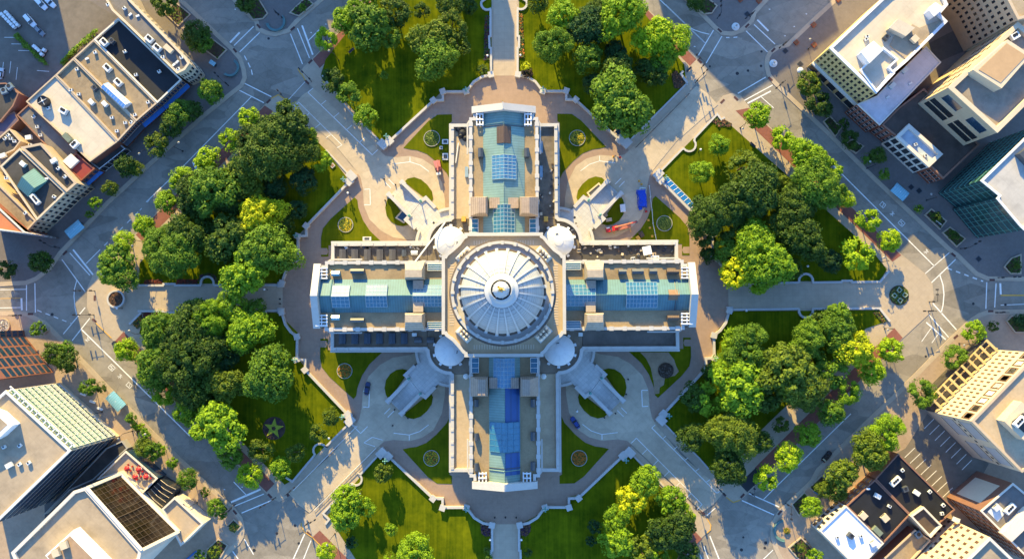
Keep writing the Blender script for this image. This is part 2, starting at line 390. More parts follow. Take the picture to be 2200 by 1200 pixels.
def tag(o, label=None, cat=None, group=None, kind=None):
    if label: o['label'] = label
    if cat: o['category'] = cat
    if group: o['group'] = group
    if kind: o['kind'] = kind
    return o
def thing(name, label, cat, loc=(0, 0, 0), rz=0.0, group=None):
    o = bpy.data.objects.new(name, None); o.empty_display_size = 0.5
    o.location = loc; o.rotation_euler = (0, 0, rz); COL.objects.link(o)
    return tag(o, label, cat, group)
def dup(root, loc, rz, label, group=None, scale=None, mats=None):
    """a copy of a thing with copies of its parts and sub-parts"""
    r = root.copy(); COL.objects.link(r); r.location = loc; r.rotation_euler = (0, 0, rz)
    if scale: r.scale = scale
    r['label'] = label
    if group: r['group'] = group
    for ch in list(root.children):
        c = ch.copy(); COL.objects.link(c); c.parent = r
        for g in list(ch.children):
            d = g.copy(); COL.objects.link(d); d.parent = c
    return r
def struct(mb, name): return tag(mb.build(name), kind='structure')
def lpart(o):
    """parts of a thing that is built around its own origin"""
    o.location = (0, 0, 0); return o
ORD = ['first', 'second', 'third', 'fourth', 'fifth', 'sixth', 'seventh', 'eighth', 'ninth', 'tenth', 'eleventh', 'twelfth', 'thirteenth', 'fourteenth', 'fifteenth', 'sixteenth']
# ------------------------------------------------------------------ the ground
g = MB(); S = 6000
g.add([(-S, -S, 0), (S, -S, 0), (S, S, 0), (-S, S, 0)], [(0, 1, 2, 3)], ASPH)
struct(g, 'street')

def slab(name, polys, z0, z1, m, side=None, kind='structure'):
    b = MB()
    for p in polys: b.prism(p, z0, z1, m, side_m=side or m)
    return tag(b.build(name), kind=kind)

# pavements of the four blocks outside the square, and the one at the top between two streets
TL = [(-400, 615), (0, 615), (57, 612), (80, 603), (110, 580), (133, 547), (233, 441), (310, 370), (440, 253), (500, 205), (523, 187), (531, 168), (528, 147),
      (520, 123), (503, 103), (440, 43), (395, 0), (100, -300), (-400, -300)]
TM = [(497, 0), (547, 50), (550, 66), (573, 76), (592, 79), (623, 70), (640, 50), (697, 0), (980, -300), (230, -300)]
TRM = [(1470, 0), (1493, 22), (1533, 63), (1550, 76), (1573, 78), (1595, 70), (1610, 57), (1620, 47), (1625, 30), (1653, 0), (1950, -300), (1180, -300)]
TR = [(1788, 0), (1760, 25), (1690, 92), (1668, 98), (1651, 110), (1644, 122), (1642, 142), (1647, 163), (1660, 180), (1670, 190), (1780, 294), (1880, 392), (2037, 540),
      (2053, 551), (2073, 571), (2095, 592), (2121, 603), (2200, 604), (2600, 604), (2600, -300), (2090, -300)]
BR = [(2600, 664), (2200, 664), (2137, 665), (2119, 666), (2100, 673), (2080, 687), (2067, 700), (2037, 728), (1940, 826), (1863, 899), (1753, 1006), (1741, 1030), (1692, 1076),
      (1670, 1098), (1656, 1122), (1655, 1150), (1662, 1178), (1672, 1200), (1980, 1500), (2600, 1500)]
BL = [(-400, 668), (0, 668), (45, 668), (63, 671), (100, 690), (133, 723), (157, 747), (233, 827), (320, 915), (390, 983), (440, 1029), (476, 1063), (504, 1088), (521, 1110),
      (527, 1134), (524, 1153), (515, 1168), (482, 1199), (190, 1480), (-400, 1480)]
OUTER = [pts(p) for p in (TL, TM, TRM, TR, BR, BL)]
slab('outer_pavement', OUTER[:4], 0, 0.14, PAVER, WALK)
slab('outer_pavement', OUTER[4:], 0, 0.14, PAVER2, WALK)
k = MB()
for p in OUTER:                                   # a pale kerb strip along the edge of each block
    k.ring(inset(p, 0.03), inset(p, 1.7), 0.10, 0.17, WALK)
struct(k, 'kerb')

# the park inside the square: one slab of pavement per side, with the driveways between them
PW = [(617, 218), (598, 205), (583, 213), (568, 226), (287, 507), (240, 548), (200, 590), (188, 618), (187, 660), (200, 690), (244, 732), (300, 788), (548, 1036), (560, 1047), (582, 1069),
      (600, 1077), (617, 1068), (630, 1052), (767, 915), (790, 895), (790, 380), (757, 358), (717, 308), (627, 230)]
PN = [(795, 0), (730, 67), (672, 125), (650, 147), (647, 160), (656, 173), (673, 189), (828, 335), (850, 352), (1320, 352), (1360, 320), (1480, 200), (1490, 185), (1517, 160), (1519, 147), (1498, 122), (1371, 0), (1100, -300), (1090, -300)]
PE = [(1573, 200), (1592, 207), (1610, 230), (1937, 547), (1987, 587), (2003, 610), (2006, 640), (1998, 672), (1933, 732), (1609, 1056), (1592, 1072), (1575, 1078), (1560, 1067), (1541, 1049),
      (1402, 907), (1380, 890), (1380, 372), (1408, 345), (1533, 230), (1553, 206)]
PS = [(650, 1117), (660, 1105), (675, 1093), (810, 962), (840, 930), (1340, 930), (1354, 953), (1500, 1096), (1515, 1110), (1526, 1125), (1526, 1135), (1517, 1145), (1460, 1201), (1180, 1480), (1000, 1480), (719, 1200), (671, 1152), (655, 1142), (648, 1127)]
slab('park_pavement', [pts(p) for p in (PW, PN, PE, PS)], 0, 0.14, WALK)

# symmetric ground of the capitol's own terrace: one corner is measured, the others are its mirror images
SYM = [(-1, 1), (1, 1), (1, -1), (-1, -1)]
def four(l):
    q = [Vector((v.x, v.y, 0)) for v in pts(l)]
    return [[Vector((p.x * -sx, p.y * sy, 0)) for p in q] for sx, sy in SYM]
NPIL, WPIL = (1055, 163), (608, 608)
RUN_A = [(1055, 163), (1036, 167), (1018, 178), (1002, 199), (952, 199), (952, 217), (932, 218), (838, 305)]     # from the north steps to the driveway
RUN_B = [(752, 391), (660, 486), (660, 507), (642, 508), (642, 556), (628, 566), (616, 582), (608, 608)]         # from the driveway to the west path
A4, B4 = four(RUN_A), four(RUN_B)
octo = []
for i, (sx, sy) in enumerate(SYM):
    seg = A4[i] + B4[i]
    octo += seg if sx * sy > 0 else seg[::-1]
# order the corners round the clock
octo.sort(key=lambda p: math.atan2(p.y, p.x))
slab('terrace_paving', [octo], 0.05, 0.20, PINK)

DRV = [(673, 189), (828, 335), (848, 338), (881, 335), (908, 342), (932, 358), (950, 393), (956, 430), (957, 470), (930, 500), (897, 522), (884, 516), (845, 510), (818, 495), (794, 471),
       (782, 442), (780, 405), (775, 382), (765, 366), (717, 308), (627, 230), (650, 205)]
slab('driveway', four(DRV), 0.06, 0.24, DRIVE)
# two half-round lawns beside each flight of steps
ISL_N = [(869, 391), (876, 384), (890, 381), (905, 386), (918, 397), (928, 411), (931, 426), (926, 436)]
ISL_W = [(838, 421), (831, 432), (828, 446), (831, 463), (840, 476), (853, 484), (866, 486), (880, 482)]
L1 = [(867, 318), (920, 261), (940, 247), (971, 246), (971, 262), (966, 265), (966, 385), (960, 372), (938, 348), (917, 331), (896, 323), (880, 321)]
L2 = [(762, 424), (710, 471), (694, 491), (690, 510), (690, 551), (706, 551), (706, 527), (828, 527), (812, 512), (795, 496), (780, 473), (770, 446), (768, 430)]
GRASS = []
def is_dead(i, l): return i == 2 and l is L2
for l in (L1, L2):
    for i, p in enumerate(four(l)): GRASS.append(p)
tag(slab('grass', GRASS, 0.15, 0.30, LAWN2), kind='stuff')
tag(slab('lawn', four(ISL_N) + four(ISL_W), 0.2, 0.42, LAWN2), kind='stuff')
# bare patch in the south-east corner garden
slab('bare_soil', [pts([(1375, 756), (1436, 756), (1440, 762), (1448, 772), (1452, 785), (1458, 797), (1450, 806), (1428, 812), (1426, 826), (1417, 832), (1416, 844), (1406, 846), (1404, 820), (1398, 790), (1388, 770)])], 0.28, 0.33, mat('bare_earth', (0.30, 0.21, 0.13), 0.95, 0.25, 0.8, 0.15))
# paths of the four main entrances
AX_N = [(1061, -60), (1061, 165), (1110, 165), (1113, -60)]
slab('axis_path', [pts(AX_N), pts([(298, 614), (608, 612), (608, 667), (298, 668)]), pts([(1563, 608), (1893, 605), (1893, 662), (1563, 664)]),
                   pts([(1059, 1118), (1114, 1118), (1116, 1260), (1057, 1260)])], 0.08, 0.19, PATH)
# wide lawns of the eight park blocks
BLK = [
    [(300, 610), (606, 608), (616, 584), (640, 557), (640, 507), (658, 487), (752, 392), (742, 377), (700, 322), (618, 240), (606, 244), (326, 538), (300, 566)],        # north-west grove
    [(310, 671), (606, 671), (616, 690), (640, 714), (642, 772), (658, 790), (754, 896), (745, 910), (627, 1031), (612, 1040), (344, 772), (300, 715)],                 # south-west grove
    [(842, 302), (930, 216), (950, 196), (1002, 197), (1018, 176), (1040, 164), (1056, 160), (1056, -40), (833, -40), (700, 128), (690, 160), (820, 305)],               # north lawn, west of the steps
    [(1328, 302), (1235, 216), (1217, 196), (1165, 197), (1150, 176), (1130, 164), (1115, 160), (1115, -40), (1330, -40), (1470, 140), (1474, 178), (1350, 305)],         # north lawn, east of the steps
    [(1414, 372), (1505, 484), (1532, 507), (1535, 552), (1558, 588), (1566, 606), (1890, 602), (1905, 578), (1872, 538), (1568, 268), (1540, 247)],                     # east grove, north half
    [(1566, 668), (1558, 690), (1535, 716), (1535, 768), (1512, 790), (1424, 892), (1424, 905), (1524, 1008), (1545, 1010), (1860, 705), (1905, 690), (1888, 666)],       # east grove, south half
    [(1346, 972), (1250, 1060), (1222, 1066), (1220, 1090), (1170, 1090), (1150, 1108), (1118, 1124), (1120, 1240), (1430, 1240), (1490, 1140), (1470, 1100), (1354, 974)],   # south lawn, east
    [(828, 970), (925, 1066), (950, 1070), (953, 1090), (1002, 1090), (1020, 1108), (1054, 1124), (1054, 1240), (790, 1240), (704, 1105), (822, 968)],                    # south lawn, west
]
tag(slab('park_lawn', [pts(b) for b in BLK], 0.1, 0.26, LAWN), kind='stuff')
# red brick strips between the kerb and the footpath of the square
BRK = [[(292, 533), (314, 511), (324, 472), (306, 490), (284, 510)], [(588, 240), (569, 227), (292, 504), (310, 522)],
       [(687, 147), (672, 128), (795, 3), (812, 20)], [(1482, 142), (1496, 128), (1372, 3), (1357, 17)],
       [(1580, 238), (1609, 232), (1936, 548), (1917, 562)], [(1921, 704), (1939, 725), (1640, 1024), (1621, 1004)],
       [(248, 732), (266, 712), (590, 1038), (573, 1056)], [(687, 1138), (671, 1153), (719, 1202), (750, 1202)], [(1490, 1137), (1508, 1156), (1463, 1201), (1425, 1201)]]
slab('brick_strip', [pts(b) for b in BRK[1:]], 0.08, 0.165, BRICKPAVE)
slab('tree_pit_cover', [pts([(1624, 1003), (1642, 1022), (1605, 1056), (1588, 1038)])], 0.1, 0.19, BLACKMET)
# car parks
slab('car_park', [pts([(-60, -80), (70, -80), (205, 10), (252, 36), (200, 83), (120, 160), (112, 163), (50, 218), (-60, 130)]),
                  pts([(1992, 888), (1945, 962), (1926, 972), (2046, 1090), (2110, 1020), (2124, 995)])], 0.09, 0.17, mat('worn_car_park', (0.16, 0.135, 0.11), 0.9, 0.2, 0.4, 0.05, stain=0.2))
slab('service_yard', [pts([(1990, 96), (2120, 30), (2100, 100), (2060, 115), (2000, 140)]), pts([(95, 1060), (226, 950), (280, 990), (100, 1200)])], 0.1, 0.17, DARKASPH)

# ------------------------------------------------------------------ painted markings
mk = MB()
def line(a, b, wpx=2.0, m=PAINT, z=0.012, dash=None):
    p, q = P(*a), P(*b); d = (q - p); n = d.length; d.normalize(); s = Vector((-d.y, d.x, 0)) * wpx / 5.7 / 2
    segs = [(0, n)] if not dash else [(t, min(t + dash[0], n)) for t in [i * (dash[0] + dash[1]) for i in range(int(n / (dash[0] + dash[1])) + 1)]]
    for t0, t1 in segs:
        a_, b_ = p + d * t0, p + d * t1
        mk.add([(v.x, v.y, z) for v in (a_ - s, b_ - s, b_ + s, a_ + s)], [(0, 1, 2, 3)], m)
def path(l, **k):
    for a, b in zip(l, l[1:]): line(a, b, **k)
# west crossing
for a, b, wd in [((150, 543), (193, 591), 2), ((133, 557), (183, 626), 2), ((157, 536), (200, 590), 3.5), ((57, 612), (57, 667), 2), ((75, 608), (76, 671), 2), ((46, 640), (47, 666), 4),
                 ((0, 622), (57, 621), 1.5), ((0, 661), (46, 660), 1.5), ((183, 660), (136, 717), 2), ((193, 683), (155, 731), 2), ((185, 566), (208, 543), 1.5)]: line(a, b, wd)
path([(165, 602), (160, 620), (159, 636), (161, 660), (165, 677)], wpx=1.6)
line((0, 641), (46, 640), 1.2, YPAINT)
line((80, 666), (155, 695), 1.8, dash=(1.8, 1.6))
line((176, 708), (408, 936), 2.4)
line((208, 543), (300, 452), 1.6, dash=(1.8, 2.2)); line((314, 434), (368, 382), 1.8); line((385, 366), (540, 208), 1.8); line((300, 452), (372, 375), 1.0, dash=(1.2, 3))
# north-west crossing
for a, b, wd in [((545, 57), (503, 98), 2), ((558, 70), (515, 112), 2), ((515, 70), (494, 92), 4), ((624, 73), (650, 138), 2), ((639, 61), (665, 125), 2), ((649, 55), (672, 118), 3.5),
                 ((690, 60), (662, 88), 1.8), ((521, 177), (583, 208), 2), ((508, 191), (567, 221), 2), ((671, 191), (640, 222), 1.6), ((657, 174), (620, 214), 1.0)]: line(a, b, wd)
path([(525, 120), (533, 135), (540, 150), (544, 170)], wpx=2.0, dash=(2.0, 1.8))
# north-east crossing
for a, b, wd in [((1533, 65), (1500, 120), 2), ((1551, 78), (1517, 136), 2), ((1603, 67), (1649, 112), 2), ((1620, 53), (1665, 95), 2), ((1627, 43), (1651, 67), 3.5), ((1645, 166), (1585, 201), 2),
                 ((1660, 183), (1599, 216), 2), ((1656, 196), (1606, 222), 3), ((1635, 208), (1662, 232), 1.6), ((1418, 0), (1514, 92), 2), ((1560, 81), (1567, 81), 2), ((1576, 81), (1584, 80), 2)]: line(a, b, wd)
path([(1474, 54), (1490, 64), (1507, 70), (1524, 74)], wpx=1.8)
# east crossing
for a, b, wd in [((2053, 557), (2000, 608), 2), ((2040, 542), (1987, 588), 1.6), ((2120, 606), (2118, 663), 2.2), ((2140, 608), (2137, 660), 2.2), ((2149, 608), (2150, 632), 4), ((2003, 650), (2055, 708), 2.4),
                 ((1996, 676), (2038, 724), 2), ((1990, 692), (2032, 729), 3), ((2000, 705), (1980, 733), 1.5), ((2015, 718), (2002, 736), 1.5), ((2150, 655), (2200, 653), 1.4)]: line(a, b, wd)
line((2150, 634), (2205, 634), 3, YPAINT)
path([(2019, 590), (2026, 612), (2028, 632), (2026, 655), (2022, 672)], wpx=2.2)
line((2036, 576), (2112, 604), 2.6, dash=(1.7, 1.6))
path([(1780, 345), (1830, 395), (2008, 572)], wpx=2.2); line((1430, 10), (1515, 92), 1.6)
# south-east crossing
for a, b, wd in [((1609, 1059), (1674, 1088), 2.2), ((1594, 1074), (1663, 1105), 2.2), ((1541, 1050), (1500, 1092), 1.8), ((1537, 1090), (1518, 1107), 1.6), ((1640, 1072), (1672, 1040), 1.6), ((1525, 1150), (1545, 1200), 2.6),
                 ((1512, 1172), (1522, 1200), 2), ((1500, 1182), (1510, 1205), 1.6), ((1661, 1180), (1640, 1200), 1.6)]: line(a, b, wd)
line((1672, 1040), (1828, 888), 1.8)
# south-west crossing
for a, b, wd in [((567, 1060), (504, 1086), 2), ((583, 1074), (519, 1101), 2), ((560, 1050), (496, 1078), 4), ((530, 1063), (502, 1034), 1.8), ((632, 1053), (672, 1095), 2), ((655, 1145), (630, 1200), 2.4), ((668, 1160), (652, 1200), 2),
                 ((500, 1183), (512, 1200), 2), ((525, 1157), (545, 1190), 1.8)]: line(a, b, wd)
path([(640, 1052), (632, 1062)], wpx=1.5)
# parking bays along the four driveways
def bays(a, b, c, d, n):
    """a line of bays from a to b against the kerb from c to d"""
    line(a, b, 1.5, z=0.252)
    for i in range(n + 1):
        t = i / n; line((a[0] + (b[0] - a[0]) * t, a[1] + (b[1] - a[1]) * t), (c[0] + (d[0] - c[0]) * t, c[1] + (d[1] - c[1]) * t), 1.3, z=0.252)
bays((662, 199), (800, 333), (673, 190), (812, 322), 5)
bays((642, 220), (735, 312), (631, 232), (724, 318), 4)
bays((1367, 940), (1508, 1082), (1356, 951), (1497, 1093), 6)
bays((1400, 918), (1540, 1058), (1407, 912), (1549, 1052), 6)
bays((752, 907), (775, 930), (767, 917), (790, 915), 1)
bays((782, 950), (800, 938), (806, 958), (822, 944), 1)
for l in four([(783, 407), (795, 406), (796, 440), (783, 440)]): 
    for a, b in zip(l, l[1:]):
        d = (b - a).normalized(); s = Vector((-d.y, d.x, 0)) * 0.13
        mk.add([(v.x, v.y, 0.252) for v in (a - s, b - s, b + s, a + s)], [(0, 1, 2, 3)], PAINT)
for l in four([(848, 352), (881, 348), (903, 355), (922, 369)]) + four([(881, 348), (881, 337)]) + four([(835, 385), (848, 398)]) + four([(828, 392), (840, 404)]):
    for a, b in zip(l, l[1:]):
        d = (b - a).normalized(); s = Vector((-d.y, d.x, 0)) * 0.12
        mk.add([(v.x, v.y, 0.252) for v in (a - s, b - s, b + s, a + s)], [(0, 1, 2, 3)], PAINT)
# stalls of the car park beside the cream tower
for i in range(8): line((1985 + i * 11.6, 920 + i * 12.6), (2006 + i * 11.6, 899 + i * 12.6), 1.3, z=0.176)
for i in range(8): line((1943 + i * 11.6, 982 + i * 12.2), (1965 + i * 11.6, 961 + i * 12.2), 1.3, z=0.176)
for i in range(3): line((10 + i * 15, 81 + i * 14), (33 + i * 15, 81 + i * 14.3), 1.0, z=0.176)
line((8, 134), (6, 152), 1.0, z=0.176); line((24, 132), (21, 158), 1.0, z=0.176); line((38, 145), (35, 172), 1.0, z=0.176); line((80, 152), (106, 154), 1.0, z=0.176)
# worn lane lettering, too faded to read, and bicycle marks
def worn(c, ang, strokes):
    u = Vector((cos(R(ang)), -sin(R(ang)))); v = Vector((sin(R(ang)), cos(R(ang))))
    for x0, y0, x1, y1 in strokes:
        line((c[0] + u.x * x0 + v.x * y0, c[1] + u.y * x0 + v.y * y0), (c[0] + u.x * x1 + v.x * y1, c[1] + u.y * x1 + v.y * y1), 1.1)
WB = [(-6, -5, 6, -5), (-6, 0, 6, 0), (-6, 5, 6, 5), (-6, -5, -6, 5), (-2, -5, -2, 0), (2, 0, 2, 5), (6, -5, 6, 5)]
WO = [(-6, -5, 5, -5), (-6, 4, 6, 4), (-5, -5, -5, 4), (0, -4, 3, 4), (5, -5, 6, 4)]
WA = [(-4, -4, 4, 3), (-4, 4, 4, -3), (0, -5, 0, 5)]
for c, s in (((240, 789), WB), ((258, 808), WA), ((277, 827), WO), ((188, 729), WA)): worn(c, -44, s)
for c, s in (((1896, 440), WO), ((1917, 459), WA), ((1937, 479), WB), ((1990, 540), WA)): worn(c, -44, s)
for c in ((455, 60), (470, 75), (505, 20), (722, 42), (700, 52), (668, 70), (1653, 20), (1732, 30), (1706, 57), (1686, 77), (1492, 100), (520, 1045), (482, 1050)): worn(c, 45, [(-1.5, -1, 1.5, 1), (-1, 1, 1, 1.5)])
struct(mk, 'road_markings')
yk = MB()
def kerbpaint(l):
    yk.strip(pts(l), 0.35, 0.10, 0.20, YELLOWP)
for l in ([(648, 1122), (648, 1130), (655, 1142), (671, 1153), (690, 1172)], [(1560, 1067), (1575, 1078), (1590, 1073)], [(1519, 1113), (1527, 1127), (1526, 1137), (1517, 1145)], [(583, 212), (598, 204), (617, 217)], [(648, 158), (656, 173)], [(640, 148), (647, 160)],
          [(205, 692), (240, 726)]): kerbpaint(l)
struct(yk, 'painted_kerb')
# manholes and street drains
mh = MB()
for u, v, r in ((690, 1148, 0.55), (595, 1145, 0.5), (642, 1166, 0.5), (546, 1181, 0.6), (634, 1128, 0.5), (1593, 1180, 0.6), (1597, 1153, 0.4), (1645, 1165, 0.6), (1643, 1176, 0.5), (1584, 158, 0.65), (1607, 152, 0.5), (1635, 142, 0.5), (1636, 111, 0.45), (1525, 143, 0.45),
                (2091, 652, 0.5), (2160, 654, 0.5), (94, 696, 0.6), (112, 675, 0.6), (1989, 765, 0.45), (1432, 277, 0.5), (1519, 240, 0.45), (577, 83, 0.5)):
    p = P(u, v); mh.lathe([(r, 0.003), (r, 0.02)], BLACKMET, (p.x, p.y, 0), 14)
struct(mh, 'street_manhole_cover')
# ------------------------------------------------------------------ the capitol
cap = thing('capitol_building', 'white domed cross-shaped capitol with green copper roofs in the middle of the square', 'capitol', (0, 0, 0))
HW, HL, LW, LL, PZ, LZ = 12.2, 62.6, 19.4, 62.4, 22.0, 15.0
def rot(p, k):                                    # k quarter turns, 0 = north arm
    x, y = p[0], p[1]
    for _ in range(k): x, y = -y, x
    return Vector((x, y, p[2] if len(p) > 2 else 0))
def polyr(l, k): return [rot(p, k) for p in l]
MARBLEW = MARBLE
ARM = ['north', 'west', 'south', 'east']
for k in range(4):
    b = MB()                                      # main arm: walls with a porch at the end
    foot = polyr([(HW, 12), (HW, HL), (11.2, HL), (11.2, 64.6), (-11.2, 64.6), (-11.2, HL), (-HW, HL), (-HW, 12)], k)
    b.prism(foot, 0, 20.4, GRANITE, top=False)
    wl = b.build('wing_wall', cap)
    r_ = MB(); r_.prism(inset(foot, 0.5), 21.0, 21.5, GRAVEL if k != 3 else GRAVEL); r_.build('flat_roof', cap)
    pr = MB()
    for s in (1, -1):
        pr.strip(polyr([(s * (HW - 0.55), 20.9), (s * (HW - 0.55), HL - 0.4), (s * (11.2 - 0.9), HL - 0.4), (s * (11.2 - 0.9), 64.0)], k), 1.05, 20.4, 22.2, MARBLEW)
        pr.strip(polyr([(s * 12.9, 50), (s * 12.9, 60.8), (s * 12.2, 62.0)], k), 0.5, 20.0, 20.8, MARBLEW)
        for q in range(9):                        # little posts standing proud of the coping
            pr.box((*rot((s * (HW - 0.55), 23.5 + q * 4.6), k)[:2], 21.7), (1.5, 1.5, 1.25), MARBLEW)
    pr.build('roof_parapet', cap)
    # gable with raking blocking course
    gb = MB(); y0, y1 = 64.2, 66.6
    prof = [(-11.3, 19), (11.3, 19), (11.3, 22.4), (0, 27.2), (-11.3, 22.4)]
    vs = [(*rot((x, y0), k)[:2], z) for x, z in prof] + [(*rot((x, y1), k)[:2], z) for x, z in prof]
    gb.add(vs, [(0, 1, 2, 3, 4), (9, 8, 7, 6, 5), (1, 6, 7, 2), (2, 7, 8, 3), (3, 8, 9, 4), (4, 9, 5, 0), (5, 6, 1, 0)], MARBLEW)
    prof = [(-11.9, 22.2), (11.9, 22.2), (11.9, 23.0), (0, 28.0), (-11.9, 23.0)]
    gb.build('gable', cap)
    po = MB()                                     # porch body and columns below the gable
    po.prism(polyr([(11.2, 64.6), (11.2, 66.3), (-11.2, 66.3), (-11.2, 64.6)], k), 0, 6.0, GRANITE)
    po.build('porch_base', cap)
    for i in range(6):
        c = MB(); q = rot((-9.2 + i * 3.68, 65.5), k)
        c.lathe([(0.95, 6.0), (0.95, 6.6), (0.8, 6.7), (0.68, 17.6), (0.95, 18.2), (0.95, 19.0)], MARBLEW, (q.x, q.y, 0), 12)
        c.build('column', cap, smooth=True)
    # copper roof
    cr = MB(); e, rz_, ez = (7.3, 5.8, 5.4, 5.4)[k], 25.0, 21.65; ya, yb = 20.7, 64.3
    vs = [rot((-e, ya), k), rot((0, ya), k), rot((e, ya), k), rot((-e, yb), k), rot((0, yb), k), rot((e, yb), k)]
    zz = [ez, rz_, ez, ez, rz_, ez]
    cm = COP_NS if k % 2 == 0 else COP_EW
    v3 = [(v.x, v.y, z) for v, z in zip(vs, zz)] + [(v.x, v.y, 21.4) for v in vs]
    cr.add(v3, [(0, 1, 4, 3)[::-1], (1, 2, 5, 4)[::-1], (0, 3, 9, 6), (5, 2, 8, 11)], cm)
    cr.build('copper_roof', cap)
    rd = MB()
    a_, c_ = rot((0, ya), k), rot((0, yb), k)
    rd.tube([(a_.x, a_.y, rz_ + 0.05), (c_.x, c_.y, rz_ + 0.05)], 0.16, cm, 6); rd.build('ridge', cap)
    fl = MB()                                     # raised flashing near the gable end
    for s in (1, -1):
        p0, p1 = rot((0, 60.2), k), rot((s * e, 60.2), k)
        fl.tube([(p0.x, p0.y, rz_ + 0.2), (p1.x, p1.y, ez + 0.2)], 0.22, cm, 5)
        p0, p1 = rot((0, 59.4), k), rot((s * e, 59.4), k)
        fl.tube([(p0.x, p0.y, rz_ + 0.15), (p1.x, p1.y, ez + 0.15)], 0.15, GREYMET, 5)
    fl.build('flashing', cap)
    # low flanking wings with their parapets
    for s in (1, -1):
        lo = MB(); l = [(s * HW, 12), (s * HW, LL), (s * LW, LL), (s * LW, 27.8), (s * LW, 12)]
        lo.prism(polyr(l, k), 0, 13.6, GRANITE, top=False); lo.build('low_wing_wall', cap)
        rf = MB()
        arm = ARM[k]
        rm = PGRAVEL
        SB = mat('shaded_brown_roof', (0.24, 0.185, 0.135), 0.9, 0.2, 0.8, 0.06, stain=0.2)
        rm = {(0, 1): DIRTROOF, (1, 1): DIRTROOF, (1, -1): SB, (3, 1): mat('shaded_grey_brown_roof', (0.15, 0.125, 0.105), 0.9, 0.25, 0.7, 0.06, stain=0.25), (3, -1): DKGREYROOF}.get((k, s), PGRAVEL)  # south-side roofs have the wing's shade put into darker browns
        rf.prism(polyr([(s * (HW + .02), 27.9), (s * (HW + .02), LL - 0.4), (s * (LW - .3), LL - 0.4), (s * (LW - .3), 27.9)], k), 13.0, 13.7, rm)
        rf.build('low_roof', cap)
        pp = MB(); pp.strip(polyr([(s * (HW + .02), LL - 0.7), (s * (LW - .7), LL - 0.7), (s * (LW - .7), 27.6)], k), 1.15, 13.4, 15.0, MARBLEW)
        for q in range(8):
            pp.box((*rot((s * (LW - .7), 30 + q * 4.4), k)[:2], 14.7), (1.0 if k % 2 else 1.0, 1.0, 1.0), MARBLEW)
        pp.build('low_parapet', cap)
        st = MB()                                 # stair-like return where the low wing meets the porch
        for i in range(3): st.box((*rot((s * (HW + 1.1), LL + .6 + i * .0), k)[:2], 6), (2.2, 2.2, 12), GRANITE)
        # cornice on the outer wall
        co = MB(); co.strip(polyr([(s * LW, LL + .05), (s * (LW + .3), LL + .05), (s * (LW + .3), 27.8)], k), 0.7, 12.2, 13.0, GRANITE); co.build('cornice', cap)
        # windows of the low wings
        for q in range(7):
            for zf in (3.0, 8.2):
                wd = MB(); c = rot((s * (LW + .02), 30.5 + q * 4.4), k)
                wd.box((c.x, c.y, zf), (1.5, 1.5, 2.9), DKGLASS) if False else wd.box((c.x, c.y, zf), (0.2 if k % 2 == 0 else 1.5, 1.5 if k % 2 == 0 else 0.2, 2.9), DKGLASS)
                wd.build('window', cap)
# corners between the arms, with the four small domes
DC = 19.4
for sx, sy in SYM:
    q = arc((DC, DC), 8.6, PI / 2, 0, 14)
    body = [Vector((12.2, 12.2)), Vector((DC - .01, 12.2)), Vector((28.0, 12.2)), Vector((28.0, DC))] + q[::-1] + [Vector((DC, 28.0)), Vector((12.2, 28.0))]
    body = [Vector((12.2, 12.2)), Vector((28.0, 12.2)), Vector((28.0, DC))] + q[::-1][1:-1] + [Vector((DC, 28.0)), Vector((12.2, 28.0))]
    bw = mirror([(p.x, p.y) for p in body], sx, sy)
    c = MB(); c.prism(bw, 0, 13.65, GRANITE if True else None, top=False, side_m=GRANITE); c.build('corner_wall', cap)
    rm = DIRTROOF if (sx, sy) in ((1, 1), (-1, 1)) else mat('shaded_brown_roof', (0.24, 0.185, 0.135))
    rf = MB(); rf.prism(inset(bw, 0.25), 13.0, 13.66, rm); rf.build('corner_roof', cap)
    pp = MB(); pp.strip(mirror([(28.3, DC - .7)] + [(p.x, p.y) for p in arc((DC, DC), 8.0, 0, PI / 2, 16)] + [(DC - .7, 28.3)], sx, sy), 1.15, 13.4, 15.05, MARBLEW)
    pp.build('curved_parapet', cap)
    dm = MB(); dz = 13.6; cx, cy = DC * sx * 0.995, DC * sy * 0.995
    dm.lathe([(5.3, 0), (5.3, 2.6), (5.55, 2.65), (5.55, 3.0), (5.35, 3.1), (5.0, 3.45), (4.6, 3.75), (4.1, 4.08), (3.6, 4.35), (3.0, 4.6), (2.4, 4.8), (1.7, 4.95), (1.65, 5.1), (0.9, 5.25), (0.01, 5.3)], mat('small_dome_white', (0.60, 0.59, 0.58), 0.45, 0.06, 0.5, 0.12, spec=0.4, stain=0.05), (cx, cy, dz), 72)
    do = dm.build('small_dome', cap, smooth=False)
    for i in range(10):
        a = i * 2 * PI / 10 + 0.3
        if cos(a) * sx + sin(a) * sy > -0.45: vn = MB(); vn.box((cx + 6.1 * cos(a), cy + 6.1 * sin(a), dz + 1.1), (0.8, 1.0, 1.3), WHITEMET, a); vn.build('vent_block', do)
    rb = MB()
    for i in range(12):
        a = i * PI / 6
        rb.tube([(cx + r * cos(a), cy + r * sin(a), dz + z) for r, z in ((5.4, 3.12), (4.6, 3.8), (3.6, 4.4), (2.4, 4.84), (1.75, 4.98))], 0.022, DOMEM, 4)
    rb.build('seam', do)
    rb = MB(); a = 0.8 + sx; rb.box((cx + 2.6 * cos(a), cy + 2.6 * sin(a), dz + 4.9), (0.3, 1.0, 0.3), GREYMET, a); rb.build('hatch_handle', do)
